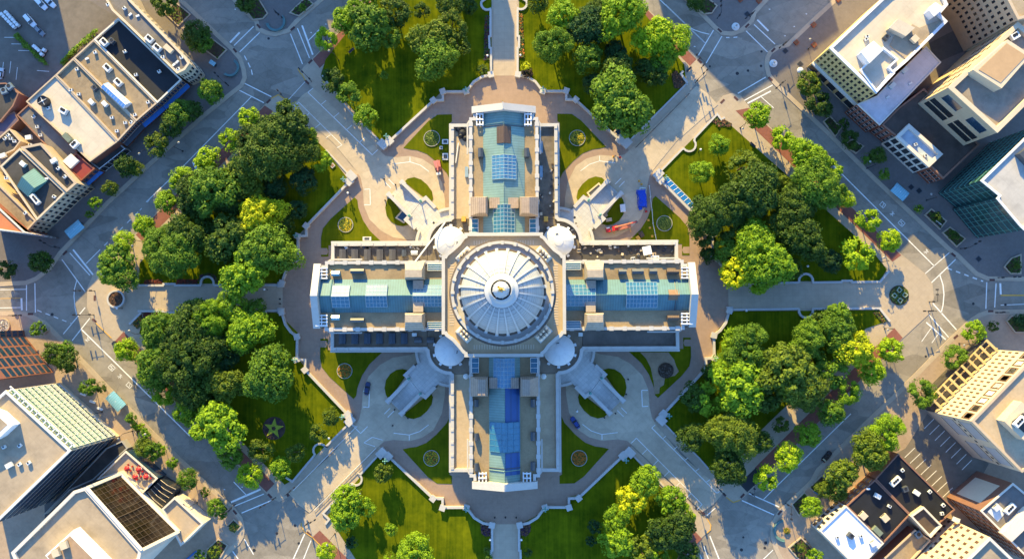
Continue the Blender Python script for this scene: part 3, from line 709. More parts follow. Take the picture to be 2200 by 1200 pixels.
# central platform round the drum
H1, H2 = 20.7, 12.3
chm = [(H1, H2 + .8), (H1 - .9, H2 + .8), (H1 - 1.3, H2 + 1.5), (H1 - 3.4, H2 + 3.0), (H1 - 5.4, H2 + 5.2), (H2 + 1.5, H1 - 1.3), (H2 + .8, H1 - .9), (H2 + .8, H1)]
oc = []
for k in range(4): oc += [rot(p, k) for p in chm]
pw = MB(); pw.prism(oc, 12.5, 31.0, GRANITE, top=False); pw.build('platform_wall', cap)
pf = MB(); pf.prism(inset(oc, 0.4), 30.0, 30.9, TERRACE); pf.build('platform_terrace', cap)
pp = MB(); pp.ring([p for p in inset(oc, -0.2)], inset(oc, 0.9), 30.8, 32.2, MARBLEW); pp.build('platform_parapet', cap)
lv = MB()                                        # pale louvre strips in the terrace floor
for k in range(4):
    for i in range(24):
        if i in (11, 12): continue
        q = rot((-10 + i * 0.87, 17.6), k); lv.box((q.x, q.y, 30.93), (0.38, 1.5, 0.1) if k % 2 == 0 else (1.5, 0.38, 0.1), CREAM, 0.0)
lv.build('floor_louvre', cap)['kind'] = 'stuff'
# drum
DX, DY = 0.0, 0.0
dr = MB(); dr.lathe([(15.4, 30.8), (15.4, 33.5), (14.2, 33.6), (13.0, 34.0), (13.0, 50.0), (14.2, 51.2), (15.5, 53.9), (15.7, 54.0), (15.7, 54.4), (12.6, 54.4)], GRANITE, (0, 0, 0), 72)
drum = dr.build('drum', cap, smooth=False)
for i in range(36):
    a = (i + .5) * 2 * PI / 36; c = MB()
    c.lathe([(0.75, 34.0), (0.75, 34.6), (0.55, 34.8), (0.48, 49.5), (0.75, 50.4), (0.75, 51.0)], MARBLEW, (14.1 * cos(a), 14.1 * sin(a), 0), 8)
    c.build('drum_column', drum, smooth=True)
bl = MB(); bl.lathe([(15.8, 55.2), (15.8, 56.4), (14.95, 56.4), (14.95, 55.2)], MARBLEW, (0, 0, 0), 96); blo = bl.build('balustrade_ring', cap)
for i in range(24):
    po = MB(); a = i * 2 * PI / 24; po.box((15.25 * cos(a), 15.25 * sin(a), 56.3), (1.2, 0.9, 0.75), MARBLEW, a); po.build('balustrade_post', blo)
ek = MB(); ek.lathe([(16.6, 53.4), (16.6, 53.6), (15.81, 53.7)], mat('dark_gallery', (0.13, 0.10, 0.08)), (0, 0, 0), 96); ek.build('drum_shade_ring', cap)  # dark ring round the balustrade, the drum's shade put into its colour
wk = MB(); wk.lathe([(15.6, 54.7), (15.6, 55.0), (13.0, 55.05), (13.0, 57.4), (13.3, 57.6), (13.3, 58.0), (12.4, 58.05)], mat('dark_gallery', (0.17, 0.13, 0.10), 0.85, 0.3, 1.2, 0.2, stain=0.4), (0, 0, 0), 96); wk.build('upper_gallery', cap)
# dome shell in lapped courses
ds = MB(); prof = []
for i in range(21):
    t = i / 20 * 0.92; a = t * PI / 2
    r_, z_ = 12.5 * cos(a) ** 0.95 if cos(a) > 0 else 0, 58.05 + 14.2 * sin(a)
    prof.append((r_, z_))
lap = []
for i, (r_, z_) in enumerate(prof):
    if r_ < 4.6: break
    lap.append((r_, z_))
    if i % 1 == 0 and i: lap.append((r_ + 0.10, z_ + 0.03))
def dome_r(t): return 12.5 * cos(t) ** 0.95, 58.05 + 14.2 * sin(t)
ds.lathe(lap, DOMESH, (0, 0, 0), 96); dome = ds.build('dome', cap)
def rib_at(a):
    rb = MB(); vs = []
    n = 13
    for i in range(n):
        t = i / (n - 1) * 1.19
        r_, z_ = dome_r(t); wd = (0.40 - 0.22 * i / (n - 1)); th = 0.50
        o = Vector((cos(a), sin(a), 0)); s = Vector((-sin(a), cos(a), 0)); nn = Vector((cos(a) * cos(t), sin(a) * cos(t), sin(t) * 0.9))
        c = o * r_ + Vector((0, 0, z_))
        vs += [c - s * wd, c - s * wd * .8 + nn * th, c + s * wd * .8 + nn * th, c + s * wd]
    fs = []
    for i in range(n - 1):
        for j in range(3): fs.append((i * 4 + j, i * 4 + j + 1, (i + 1) * 4 + j + 1, (i + 1) * 4 + j)[::-1])
    fs += [(0, 1, 2, 3)]
    rb.add(vs, fs, DOMEM)
    r0 = 12.9; rb.box((r0 * cos(a), r0 * sin(a), 58.4), (1.1, 1.0, 1.1), DOMEM, a)
    return rb
for i in range(24): rib_at((i + .5) * 2 * PI / 24).build('rib', dome)
ln = MB(); ln.lathe([(4.9, 71.1), (5.0, 71.6), (4.9, 72.0), (3.9, 72.5), (3.2, 73.6), (3.0, 73.7), (3.0, 74.0), (2.2, 74.1), (2.0, 79.5), (2.7, 79.7)], DOMEM, (0, 0, 0), 48); lan = ln.build('lantern', cap)
rl = MB(); rl.lathe([(2.75, 79.6), (2.85, 80.2), (2.6, 80.25), (2.55, 79.8)], BLACKMET, (0, 0, 0), 32); rl.build('lantern_gallery', lan)
lc = MB(); lc.lathe([(2.4, 79.7), (2.3, 80.4), (1.7, 81.3), (0.9, 82.0), (0.7, 82.6), (0.35, 82.8)], DOMEM, (0, 0, 0), 32); lc.build('lantern_cap', lan)
for i in range(8):
    a = i * PI / 4 + .2; bt = MB(); bt.box((2.05 * cos(a), 2.05 * sin(a), 80.3), (0.9, 0.42, 1.0), DOMEM, a, 0.7); bt.build('lantern_buttress', lan)
sp = (0.0, 0.0)
gs = MB()                                        # the gilded figure: robe, torso, raised arm, head
gs.lathe([(0.62, 82.6), (0.66, 82.9), (0.52, 83.8), (0.36, 84.6), (0.42, 85.2), (0.36, 85.6), (0.14, 85.8), (0.17, 86.0), (0.22, 86.25), (0.14, 86.55), (0.02, 86.6)], GOLD, (0, 0, 0), 14)
gs.tube([(0.3, 0, 85.4), (0.95, -0.25, 85.5), (1.45, -0.5, 85.75)], 0.15, GOLD, 6, 0.09)
gs.tube([(-0.3, 0, 85.3), (-0.7, 0.2, 84.6), (-0.62, 0.55, 84.5)], 0.15, GOLD, 6, 0.1)
gs.lathe([(0.26, 84.4), (0.3, 84.6), (0.05, 84.9)], GOLD, (-0.62, 0.6, 0), 10)
for a in (0.6, 2.0, 3.9, 5.2): gs.tube([(0.45 * cos(a), 0.45 * sin(a), 83.6), (0.75 * cos(a), 0.75 * sin(a), 82.7)], 0.16, GOLD, 6)
gs.build('gilded_statue', cap, smooth=True)
# figure groups at the foot of the drum
for sx, sy in SYM:
    sg = MB(); rnd = random.Random(sx * 3 + sy)
    cx, cy = 12.75 * sx, 12.75 * sy; ax = math.atan2(sy, sx) + PI / 2
    ex = Vector((cos(ax), sin(ax)))
    sg.box((cx + .5 * sx, cy + .5 * sy, 31.4), (5.8, 3.2, 1.0), GRANITE, ax)
    for i in range(8):
        t = (i % 4 - 1.5) * 1.25; px, py = cx + ex.x * t + sx * (i // 4) * 1.0, cy + ex.y * t + sy * (i // 4) * 1.0; i = i % 5
        sg.lathe([(0.75, 32.2), (0.6, 33.2), (0.5, 34.2 - abs(i - 2) * .4), (0.24, 34.6 - abs(i - 2) * .4), (0.3, 35.0 - abs(i - 2) * .4), (0.02, 35.4 - abs(i - 2) * .4)], PALEST, (px, py, 0), 9)
    sg.build('statue_group', cap, smooth=True)
# skylights and roof furniture: each at its place on the roof
BARS = mat('glazing_bar_grey', (0.30, 0.40, 0.47), 0.5, 0.06)
def skylight(u0, v0, u1, v1, ns, nx, ny, z0=23.6, rise=2.1, glass=GLASS, frame=BARS, ridge=True):
    """ridged skylight between two photo corners; ns = ridge runs north-south"""
    a, b = P(u0, v0, 24), P(u1, v1, 24); x0, x1 = sorted((a.x, b.x)); y0, y1 = sorted((a.y, b.y)); xm, ym = (x0 + x1) / 2, (y0 + y1) / 2
    zb = z0 - 1.6; m = MB(); f = MB()
    if ns: hs = lambda x, y: z0 + rise * (1 - abs(x - xm) / (x1 - xm))
    else: hs = lambda x, y: z0 + rise * (1 - abs(y - ym) / (y1 - ym))
    if not ridge: hs = lambda x, y: z0
    xs = [x0, xm, x1]; ys = [y0, ym, y1]
    V = [(x, y, hs(x, y)) for y in ys for x in xs]
    m.add(V, [(0, 1, 4, 3), (1, 2, 5, 4), (3, 4, 7, 6), (4, 5, 8, 7)], glass)
    o = m.build('skylight', cap)
    f.add([(x0, y0, zb), (x1, y0, zb), (x1, y1, zb), (x0, y1, zb)] + [V[0], V[2], V[8], V[6], V[1], V[5], V[7], V[3]],
          [(0, 1, 5, 8, 4), (1, 2, 6, 9, 5), (2, 3, 7, 10, 6), (3, 0, 4, 11, 7)], frame)
    for i in range(nx + 1):
        x = x0 + (x1 - x0) * i / nx; yy = [y0, ym, y1]
        f.tube([(x, y, hs(x, y) + .04) for y in yy], 0.075, frame, 4)
    for j in range(ny + 1):
        y = y0 + (y1 - y0) * j / ny; xx = [x0, xm, x1]
        f.tube([(x, y, hs(x, y) + .04) for x in xx], 0.075, frame, 4)
    f.build('glazing_bars', o)
    return o
BLUEG = mat('blue_skylight_glass', (0.06, 0.18, 0.30), 0.15, 0.35, 0.5, 0.12, spec=0.9)
TEALG = mat('teal_skylight_glass', (0.03, 0.12, 0.18), 0.15, 0.3, 0.5, 0.12, spec=0.9)
skylight(1057, 334, 1109, 385, True, 6, 7, glass=BLUEG)
skylight(1060, 440, 1106, 500, True, 6, 7, glass=TEALG)
skylight(714, 613, 751, 660, False, 4, 6, glass=TEALG)
skylight(787, 611, 832, 659, False, 6, 6, glass=TEALG)
skylight(888, 612, 949, 658, False, 8, 6, glass=TEALG)
skylight(1217, 611, 1279, 657, False, 7, 6, glass=TEALG)
skylight(1345, 606, 1412, 660, False, 9, 6, glass=TEALG)
skylight(1060, 769, 1106, 832, True, 6, 7, glass=BLUEG)
skylight(1052, 907, 1117, 970, True, 5, 5, z0=22.4, rise=3.3, glass=mat('deep_blue_glass', (0.025, 0.13, 0.22), 0.15, 0.3, 0.5, 0.12, spec=0.9), frame=mat('dull_blue_frame', (0.06, 0.18, 0.28), 0.5))
for (u0, v0, u1, v1) in ((1013, 469, 1027, 498), (1138, 469, 1152, 498), (917, 566, 950, 580), (917, 691, 950, 705), (1216, 564, 1249, 578), (1216, 690, 1249, 704), (1013, 769, 1028, 801), (1140, 769, 1155, 801)):
    skylight(u0, v0, u1, v1, v1 - v0 > u1 - u0, 1, 3, z0=22.4, rise=0.0, glass=TEALG, frame=WHITEMET, ridge=False)
def roofbox(u0, v0, u1, v1, z, h, m, name='roof_vent', peak=0.0, ns=True, zl=None):
    a, b = P(u0, v0, z + h), P(u1, v1, z + h); x0, x1 = sorted((a.x, b.x)); y0, y1 = sorted((a.y, b.y)); o = MB()
    if not peak: o.box(((x0 + x1) / 2, (y0 + y1) / 2, z + h / 2), (x1 - x0, y1 - y0, h), m)
    else:
        xm, ym = (x0 + x1) / 2, (y0 + y1) / 2
        vs = [(x0, y0, z), (x1, y0, z), (x1, y1, z), (x0, y1, z), (x0, y0, z + h), (x1, y0, z + h), (x1, y1, z + h), (x0, y1, z + h)]
        if ns: vs += [(xm, y0, z + h + peak), (xm, y1, z + h + peak)]; fs = [(0, 1, 5, 8, 4), (2, 3, 7, 9, 6), (1, 2, 6, 5), (3, 0, 4, 7), (4, 8, 9, 7), (8, 5, 6, 9)]
        else: vs += [(x0, ym, z + h + peak), (x1, ym, z + h + peak)]; fs = [(0, 1, 5, 4), (1, 2, 6, 9, 5), (2, 3, 7, 6), (3, 0, 4, 8, 7), (4, 5, 9, 8), (8, 9, 6, 7)]
        o.add(vs, fs, m)
    return o.build(name, cap)
roofbox(1067, 272, 1098, 308, 21.5, 2.6, BROWNMET, 'roof_hatch', 1.5, True)
roofbox(1436, 622, 1459, 644, 21.5, 2.6, mat('rusty_hatch', (0.20, 0.115, 0.07), 0.7, 0.2), 'roof_hatch', 1.3, False)
for (a, b, c, d) in ((1027, 318, 1038, 337), (1126, 318, 1137, 337), (753, 577, 782, 587), (753, 683, 782, 692), (1433, 579, 1459, 588), (1434, 677, 1459, 687), (1019, 858, 1028, 873), (1140, 857, 1150, 874), (1019, 930, 1028, 946), (1140, 928, 1150, 946), (1019, 994, 1028, 1011), (1140, 992, 1150, 1010), (1329, 578, 1346, 588), (1358, 577, 1383, 588), (1395, 577, 1412, 588)):
    roofbox(a, b, c, d, 21.4, 1.9, GREYMET if a < 1400 else BROWNMET, 'roof_vent', 0.6, d - b > c - a)
for (a, b, c, d) in ((712, 582, 729, 592), (712, 677, 729, 687)): roofbox(a, b, c, d, 21.4, 1.9, SHELTER, 'roof_vent', 0.5, False)
# stone hutches beside the inner skylights, with leaning slate sides
def hutch(u0, v0, u1, v1, k, s):
    a, b = P(u0, v0, 26), P(u1, v1, 26); x0, x1 = sorted((a.x, b.x)); y0, y1 = sorted((a.y, b.y)); o = MB()
    t = 1.6; zb, zt, zr = 21.4, 25.0, 27.2
    if k % 2 == 0:
        hx = (x0 + x1) / 2 + (x1 - x0) * 0.18 * (-s)
        vs = [(x0, y0, zb), (x1, y0, zb), (x1, y1, zb), (x0, y1, zb), (x0, y0, zt - 1), (x1, y0, zt - 1), (x1, y1, zt - 1), (x0, y1, zt - 1), (hx - 1.3, y0 + t * .4, zr), (hx + 1.3, y0 + t * .4, zr), (hx + 1.3, y1 - t * .4, zr), (hx - 1.3, y1 - t * .4, zr)]
    else:
        hy = (y0 + y1) / 2 + (y1 - y0) * 0.18 * (-s)
        vs = [(x0, y0, zb), (x1, y0, zb), (x1, y1, zb), (x0, y1, zb), (x0, y0, zt - 1), (x1, y0, zt - 1), (x1, y1, zt - 1), (x0, y1, zt - 1), (x0 + t * .4, hy - 1.3, zr), (x1 - t * .4, hy - 1.3, zr), (x1 - t * .4, hy + 1.3, zr), (x0 + t * .4, hy + 1.3, zr)]
    o.add(vs, [(0, 1, 5, 4), (1, 2, 6, 5), (2, 3, 7, 6), (3, 0, 4, 7), (4, 5, 9, 8), (5, 6, 10, 9), (6, 7, 11, 10), (7, 4, 8, 11), (8, 9, 10, 11)], HUT[k % 2])
    h = o.build('slate_hutch', cap)
    wn = MB()
    if k % 2 == 0: wn.box((hx - s * 4.2, (y0 + y1) / 2 + 1.2, 22.6), (3.6, (y1 - y0) * .55, 3.6), HUT[0])
    else: wn.box(((x0 + x1) / 2 - (1.0 if k == 1 else -1.0) * 1.2 * -1, hy - s * 4.0, 22.6), ((x1 - x0) * .5, 3.6, 3.6), HUT[1])
    wn.build('hutch_porch', h)
HUT = [STONEHUT, mat('hutch_slate_along', (0.40, 0.33, 0.26), 0.8, 0.22, 1.2, 0.15, pattern=('seams', 0.7, 90, 0.3))]
hutch(1010, 421, 1048, 462, 0, -1); hutch(1116, 421, 1157, 462, 0, 1); hutch(1010, 810, 1048, 852, 2, -1); hutch(1117, 810, 1157, 852, 2, 1)
hutch(868, 561, 911, 600, 1, 1); hutch(868, 672, 911, 709, 1, -1); hutch(1257, 561, 1299, 600, 3, 1); hutch(1257, 672, 1299, 709, 3, -1)
# white openwork frames near the gables
def lattice(u, v, k):
    c = P(u, v, 22); o = MB()
    L_ = 5.6; W_ = 2.9
    if k == 0: W_, L_ = 2.6, 6.6
    sx_, sy_ = (W_, L_) if k % 2 == 0 else (4.2, 4.2)
    for i in range(3):
        x = c.x + (i - 1) * sx_ * .42; o.box((x, c.y, 22.6), (0.42, sy_, 0.4), WHITEMET)
    for j in range(4):
        y = c.y + (j - 1.5) * sy_ * .28; o.box((c.x, y, 22.8), (sx_, 0.42, 0.4), WHITEMET)
    for i in (-1, 1):
        for j in (-1, 1): o.box((c.x + i * sx_ * .42, c.y + j * sy_ * .4, 21.9), (0.3, 0.3, 1.4), WHITEMET)
    o.build('openwork_frame', cap)
for u, v, k in ((1031, 252, 0), (1134, 252, 0), (692, 587, 1), (692, 688, 1), (1475, 586, 3), (1475, 684, 3), (1037, 1030, 2), (1132, 1030, 2)): lattice(u, v, k)
# blue sheeting on the shaded slope of the south arm
for y0, y1 in (((833, 905)), ((972, 1018))):
    a, b = P(1086, y0, 23.5), P(1117, y1, 22); o = MB(); e = 5.4
    f = lambda x: 25.0 - (25.0 - 21.65) * x / e + 0.12
    x0, x1 = 0.25, 5.2
    o.add([(x0, a.y, f(x0)), (x1, a.y, f(x1)), (x1, b.y, f(x1)), (x0, b.y, f(x0))], [(0, 1, 2, 3)[::-1]], BLUESHEET)
    o.add([(x0, b.y, f(x0)), (x1, b.y, f(x1)), (x1, b.y, f(x1) - .1), (x0, b.y, f(x0) - .1)], [(0, 1, 2, 3)[::-1]], BLUESHEET)
    o.build('blue_sheeting', cap)
# rooflights on the low wings
LR = 13.7
for x in (736, 762, 789, 816, 843): roofbox(x - 7, 535, x + 7, 559, LR, 1.5, BROWNMET if False else mat('dark_louvre', (0.085, 0.08, 0.085), 0.6, 0.2, 0.8, 0.1, pattern=('seams', 0.5, 0, 0.4)), 'low_roof_vent', 0.5, True)
for x in (868,): roofbox(x - 5, 536, x + 5, 550, LR, 1.2, GREYMET, 'low_roof_vent', 0.4, True)
roofbox(883, 538, 897, 547, LR, 1.2, LIGHTMET, 'low_roof_vent', 0.4, False)
for x in (735, 762, 789, 815, 842, 868): roofbox(x - 7, 715, x + 7, 738, LR, 1.5, mat('dark_blue_louvre', (0.05, 0.07, 0.10), 0.5, 0.2, 0.8, 0.1, pattern=('seams', 0.5, 0, 0.4)), 'low_roof_vent', 0.5, True)
for x in (898, 925): roofbox(x - 8, 724, x + 8, 736, LR, 1.3, GREYMET, 'low_roof_vent', 0.4, False)
roofbox(885, 715, 895, 722, LR, 1.0, LIGHTMET, 'low_roof_vent'); roofbox(1243, 714, 1252, 722, LR, 1.0, LIGHTMET, 'low_roof_vent')
roofbox(1393, 528, 0 + 1406, 0 + 546, LR, 1.2, LIGHTMET, 'low_roof_vent') if False else None
for (a, b, c, d) in ((1158, 303, 1166, 328), (1159, 356, 1166, 380), (999, 358, 1006, 380)): roofbox(a, b, c, d, LR, 1.0, mat('faded_blue_hatch', (0.20, 0.28, 0.36), 0.6), 'low_roof_vent')
for u, v in ((1001, 808), (1168, 808)):
    c = P(u, v, 15); o = MB(); o.lathe([(0.8, 13.7), (0.8, 15.0), (1.0, 15.1), (0.6, 15.6), (0.05, 15.7)], LIGHTMET, (c.x, c.y, 0), 14); o.build('round_vent', cap)
for u, v, m in ((996, 470, YELLOWP), (1173, 470, YELLOWP)):
    c = P(u, v, 15); o = MB(); o.box((c.x, c.y, 14.4), (1.5, 1.8, 1.4), m); o.build('roof_bin', cap)
# pipes and openings on the torn-up roofs
rnd = random.Random(5)
for (u0, v0, u1, v1, n) in ((1180, 340, 1198, 465, 26), (1160, 350, 1168, 465, 8), (1225, 524, 1450, 552, 60), (715, 527, 905, 534, 40), (985, 270, 998, 300, 10), (1210, 455, 1250, 510, 16), (925, 468, 965, 500, 10)):
    o = MB()
    for i in range(n):
        c = P(rnd.uniform(u0, u1), rnd.uniform(v0, v1), LR); r_ = rnd.uniform(0.15, 0.5)
        if rnd.random() < .5: o.lathe([(r_, 13.6), (r_, 13.9 + rnd.random() * .5)], rnd.choice([BLACKMET, GREYMET, CREAM, BROWNMET]), (c.x, c.y, 0), 8)
        else: o.box((c.x, c.y, 13.9), (rnd.uniform(.3, 1.5), rnd.uniform(.3, 1.2), 0.5), rnd.choice([CREAM, LIGHTMET, GREYMET, BROWNMET, TANST, BLACKMET]), rnd.uniform(0, 3))
    tag(o.build('roof_debris', cap), kind='stuff')
# ------------------------------------------------------------------ balustrades, path walls and stairs of the terrace
SIDE = {(-1, 1): 'north-west', (1, 1): 'north-east', (1, -1): 'south-east', (-1, -1): 'south-west'}
lampspots = []
for i, (sx, sy) in enumerate(SYM):
    side = SIDE[(sx, sy)]
    for run, lab in ((A4[i], 'running from the %s steps' % ('top' if sy > 0 else 'bottom')), (B4[i], 'running towards the %s path' % ('west' if sx < 0 else 'east'))):
        o = MB(); o.strip(run, 0.85, 0.1, 1.5, MARBLE)
        which = 'upper' if sy > 0 else 'lower'
        t = tag(o.build('terrace_balustrade'), 'white stone balustrade of the %s terrace corner, %s' % (side, lab), 'balustrade', 'balustrades round the terrace')
        ends = [0, 3, 4, 6, 7] if run is A4[i] else [0, 1, 3, 4, 7]
        for e in ends:
            p = run[e]; b = MB(); big = e in (0, 7) 
            d = (run[min(e + 1, 7)] - run[max(e - 1, 0)]).normalized(); a = math.atan2(d.y, d.x)
            s = 2.5 if (e == (7 if run is A4[i] else 0)) else 1.9
            b.box((p.x, p.y, 0.9), (s, s, 1.7), MARBLE, a); b.box((p.x, p.y, 1.85), (s + .3, s + .3, 0.22), MARBLE, a)
            b.build('pillar', t)
    # gate block with lamp by the driveway
    for l, pa in (([(824, 312)], A4[i][7]), ([(757, 379)], B4[i][0])):
        q = P(*l[0]); q = Vector((-q.x * -sx * -1 if False else abs(q.x) * sx, abs(q.y) * sy, 0)); b = MB()
        a = PI / 4 * (1 if sx * sy > 0 else -1)
        b.box((q.x, q.y, 1.0), (3.4, 2.6, 1.9), MARBLE, a); b.box((q.x, q.y, 2.05), (3.7, 2.9, 0.25), MARBLE, a)
        d = 'beside the brick-walk side' if l[0][0] > 800 else 'on the grove side'
        tag(b.build('gate_block'), 'white stone block at the mouth of the %s driveway, %s' % (side, 'nearer the steps' if l[0][0] > 800 else 'farther from the steps'), 'gate block', 'stone blocks at the driveways')
        q2 = P(*((834, 298) if l[0][0] > 800 else (743, 389))); lampspots.append((abs(q2.x) * sx, abs(q2.y) * sy, 'on its white pillar at the %s driveway, %s' % (side, 'nearer the steps' if l[0][0] > 800 else 'farther from the steps')))
    for e, r_, nm in ((3, A4[i], '%s end of the %s arm' % ('west' if sx < 0 else 'east', 'north' if sy > 0 else 'south')), (3, B4[i], '%s end of the %s arm' % ('north' if sy > 0 else 'south', 'west' if sx < 0 else 'east'))):
        lampspots.append((r_[e].x, r_[e].y, 'on the balustrade corner beyond the ' + nm))
# bronze lamp standards on the balustrade
def make_terrace_lamp(label):
    t = thing('lamp_standard', label, 'lamp', (0, 0, 0), 0, 'bronze lamps on the balustrade')
    b = MB(); b.box((0, 0, 1.0), (1.2, 1.2, 2.0), MARBLE); lpart(b.build('pedestal', t))
    b = MB(); b.lathe([(0.35, 2.0), (0.18, 2.3), (0.12, 4.6), (0.3, 4.7), (0.05, 4.9)], VERDI, (0, 0, 0), 8); lpart(b.build('post', t))
    for x, y, z in ((0, 0, 5.2), (0.75, 0, 4.5), (-0.75, 0, 4.5), (0, 0.75, 4.5), (0, -0.75, 4.5)):
        b = MB()
        if x or y: b.tube([(0, 0, 3.9), (x, y, 4.0), (x, y, 4.3)], 0.06, VERDI, 5)
        b.lathe([(0.05, z - .25), (0.25, z - .15), (0.3, z), (0.2, z + .22), (0.02, z + .28)], WHITEMET if False else VERDI, (x, y, 0), 8); lpart(b.build('lantern', t))
    return t
LAMP0 = None
for x, y, where in lampspots:
    lab = 'green bronze lamp standard ' + where
    if LAMP0 is None: LAMP0 = make_terrace_lamp(lab); LAMP0.location = (x, y, 0.1)
    else: dup(LAMP0, (x, y, 0.1), 0, lab)
# grand stairs in the four corners
def mk_stair(sx, sy):
    side = SIDE[(sx, sy)]
    t = thing('grand_staircase', 'pale granite staircase climbing to the curved terrace in the %s corner of the capitol' % side, 'staircase', (40 * 0 + 33 * sx, 33 * sy, 0), 0, 'four corner staircases')
    def W(l): return [Vector((abs(v.x) * sx, abs(v.y) * sy, 0)) for v in pts(l)]
    a, b_, c, d = W([(838, 420), (866, 394), (908, 436), (884, 467)])
    fl = MB(); n = 18
    for i in range(n):
        t0, t1 = i / n, (i + 1) / n
        q = [a + (d - a) * t0, b_ + (c - b_) * t0, b_ + (c - b_) * t1, a + (d - a) * t1]
        fl.prism([(p.x, p.y) for p in q], 0.2, 0.2 + 4.6 * (i + 1) / n, STEPS)
    fl.build('flight', t)
    ctr = Vector((DC * sx, DC * sy, 0))
    m = (a + b_) / 2; ax = (m - ctr).normalized(); pr = Vector((-ax.y, ax.x, 0)) * (1 if sx * sy < 0 else -1)
    ang0 = 0 if False else None
    # landing between the flight and the curved wall
    q1 = arc((DC, DC), 9.0, R(4), R(86), 14); q2 = arc((DC, DC), 9.0 + 4.6, R(86), R(62), 5) + [Vector((0, 0, 0))] * 0
    mid = W([(938, 450), (918, 429), (908, 437)]) ; mid2 = W([(884, 468), (876, 475), (896, 494)])
    poly = [Vector((p.x * sx, p.y * sy, 0)) for p in q1]
    # outer edge: arc on each side, then the widened landing
    o1 = [Vector((p.x * sx, p.y * sy, 0)) for p in arc((DC, DC), 13.4, R(87), R(68), 5)]
    o2 = [Vector((p.x * sx, p.y * sy, 0)) for p in arc((DC, DC), 13.4, R(22), R(3), 5)]
    outer = o1 + mid + mid2 + o2
    land = MB(); land.prism([(p.x, p.y) for p in poly + outer], 0.2, 4.85, STEPS); land.build('landing', t)
    ck = MB(); ck.strip([b_ + (b_ - c) * .03, c, mid[1], mid[0]], 1.3, 0.2, 5.3, MARBLE); ck.build('cheek_wall', t)
    ck = MB(); ck.strip([a + (a - d) * .03, d, mid2[1], mid2[2]], 1.3, 0.2, 5.3, MARBLE); ck.build('cheek_wall', t)
    for p in (b_, a):
        e = MB(); e.box((p.x, p.y, 0.9), (2.0, 2.0, 1.8), MARBLE, PI / 4); e.build('end_pillar', t)
    for o in (o1, o2):
        e = MB(); e.strip(o, 1.0, 0.2, 5.6, MARBLE); e.build('curved_cheek_wall', t)
    for p in (mid[2], mid2[0]):
        e = MB(); e.lathe([(0.5, 5.3), (0.2, 5.6), (0.15, 7.5), (0.5, 7.7), (0.3, 8.2), (0.05, 8.3)], VERDI, (p.x, p.y, 0), 8); e.build('lamp_finial', t)
for s in SYM: mk_stair(*s)
# low walls along the entrance paths, with their round seats
def pathwall(label, l, w=0.8, h=0.9, name='path_wall', posts=()):
    o = MB(); o.strip(pts(l), w, 0.1, h, MARBLE)
    t = tag(o.build(name), label, 'wall', 'white walls along the entrance paths')
    for q in posts:
        p = P(*q); b = MB(); b.box((p.x, p.y, 0.7), (2.4, 2.0, 1.4), MARBLE); b.build('pillar', t)
    return t
def bow(c, r, a0, a1, n=8): return [(c[0] + r * cos(R(a0 + (a1 - a0) * i / n)), c[1] - r * sin(R(a0 + (a1 - a0) * i / n))) for i in range(n + 1)]
pathwall('white wall on the upper edge of the west path, with a round seat halfway', [(300, 613), (352, 613), (353, 610), (377, 610), (378, 613), (432, 613)] + bow((447, 608), 14, 190, -10) + [(463, 613), (606, 612)], posts=[(605, 611)])
pathwall('white wall on the lower edge of the west path, by the broad grove', [(298, 668), (352, 668), (353, 671), (377, 671), (378, 668), (606, 667)], posts=[(605, 667)])
pathwall('white wall on the upper edge of the east path, with a round seat', [(1565, 608), (1712, 607)] + bow((1730, 603), 15, 190, -10) + [(1747, 607), (1806, 606), (1808, 603), (1828, 603), (1829, 606), (1889, 605), (1908, 582)], posts=[(1566, 608)])
pathwall('white wall on the lower edge of the east path, with a round seat', [(1565, 665), (1630, 664), (1652, 664), (1714, 663)] + bow((1730, 667), 15, 170, 370) + [(1746, 663), (1830, 662), (1888, 662), (1910, 690)], posts=[(1566, 664)])
pathwall('white wall on the west edge of the top path above the steps', [(1055, 163), (1055, 105), (1052, 104), (1051, 80), (1054, 79), (1054, 24)] + bow((1047, 10), 13, -60, -200) + [(1053, -8)])
pathwall('white wall on the east edge of the top path above the steps', [(1112, 163), (1112, 105), (1115, 104), (1115, 80), (1112, 79), (1112, 24)] + bow((1119, 9), 13, 240, 380) + [(1113, -8)])
pathwall('white wall on the west edge of the bottom path', [(1057, 1122), (1058, 1180), (1055, 1181), (1055, 1215)])
pathwall('white wall on the east edge of the bottom path', [(1115, 1122), (1115, 1180), (1118, 1181), (1119, 1215)])
for lab, l in (('white kerb wall of the north-west driveway, on the grove side', [(752, 378), (701, 322)]),
               ('white kerb wall along the upper edge of the north-east driveway', [(1350, 305), (1473, 182), (1477, 182)]),
               ('white kerb wall of the south-east driveway by the clipped trees', [(1354, 972), (1387, 1004), (1440, 1058)]),
               ('white kerb wall of the south-east driveway by the dark grove', [(1422, 904), (1452, 935), (1500, 981), (1522, 1006)]),
               ('white kerb wall of the north-west driveway, on the open lawn side', [(820, 307), (760, 250), (692, 162)])):
    pathwall(lab, l, 0.55, 0.5, 'driveway_wall')
pathwall('white wall with round seat between the north-east driveway and the small lawn', [(1415, 372), (1464, 322)] + bow((1480, 312), 14, 215, 400) + [(1492, 297), (1540, 246), (1549, 258), (1556, 253)], 0.7, 0.8, 'driveway_wall')
pathwall('white wall with round seat between the south-west driveway and the star bed lawn', [(752, 907), (700, 959)] + bow((688, 966), 14, 30, 220) + [(676, 977), (629, 1033), (615, 1024)], 0.7, 0.8, 'driveway_wall')
pathwall('white wall with round seat on the lower side of the south-west driveway', [(822, 967), (774, 1018)] + bow((765, 1028), 13, 60, -130) + [(750, 1042), (695, 1101), (708, 1114), (700, 1124)], 0.7, 0.8, 'driveway_wall')
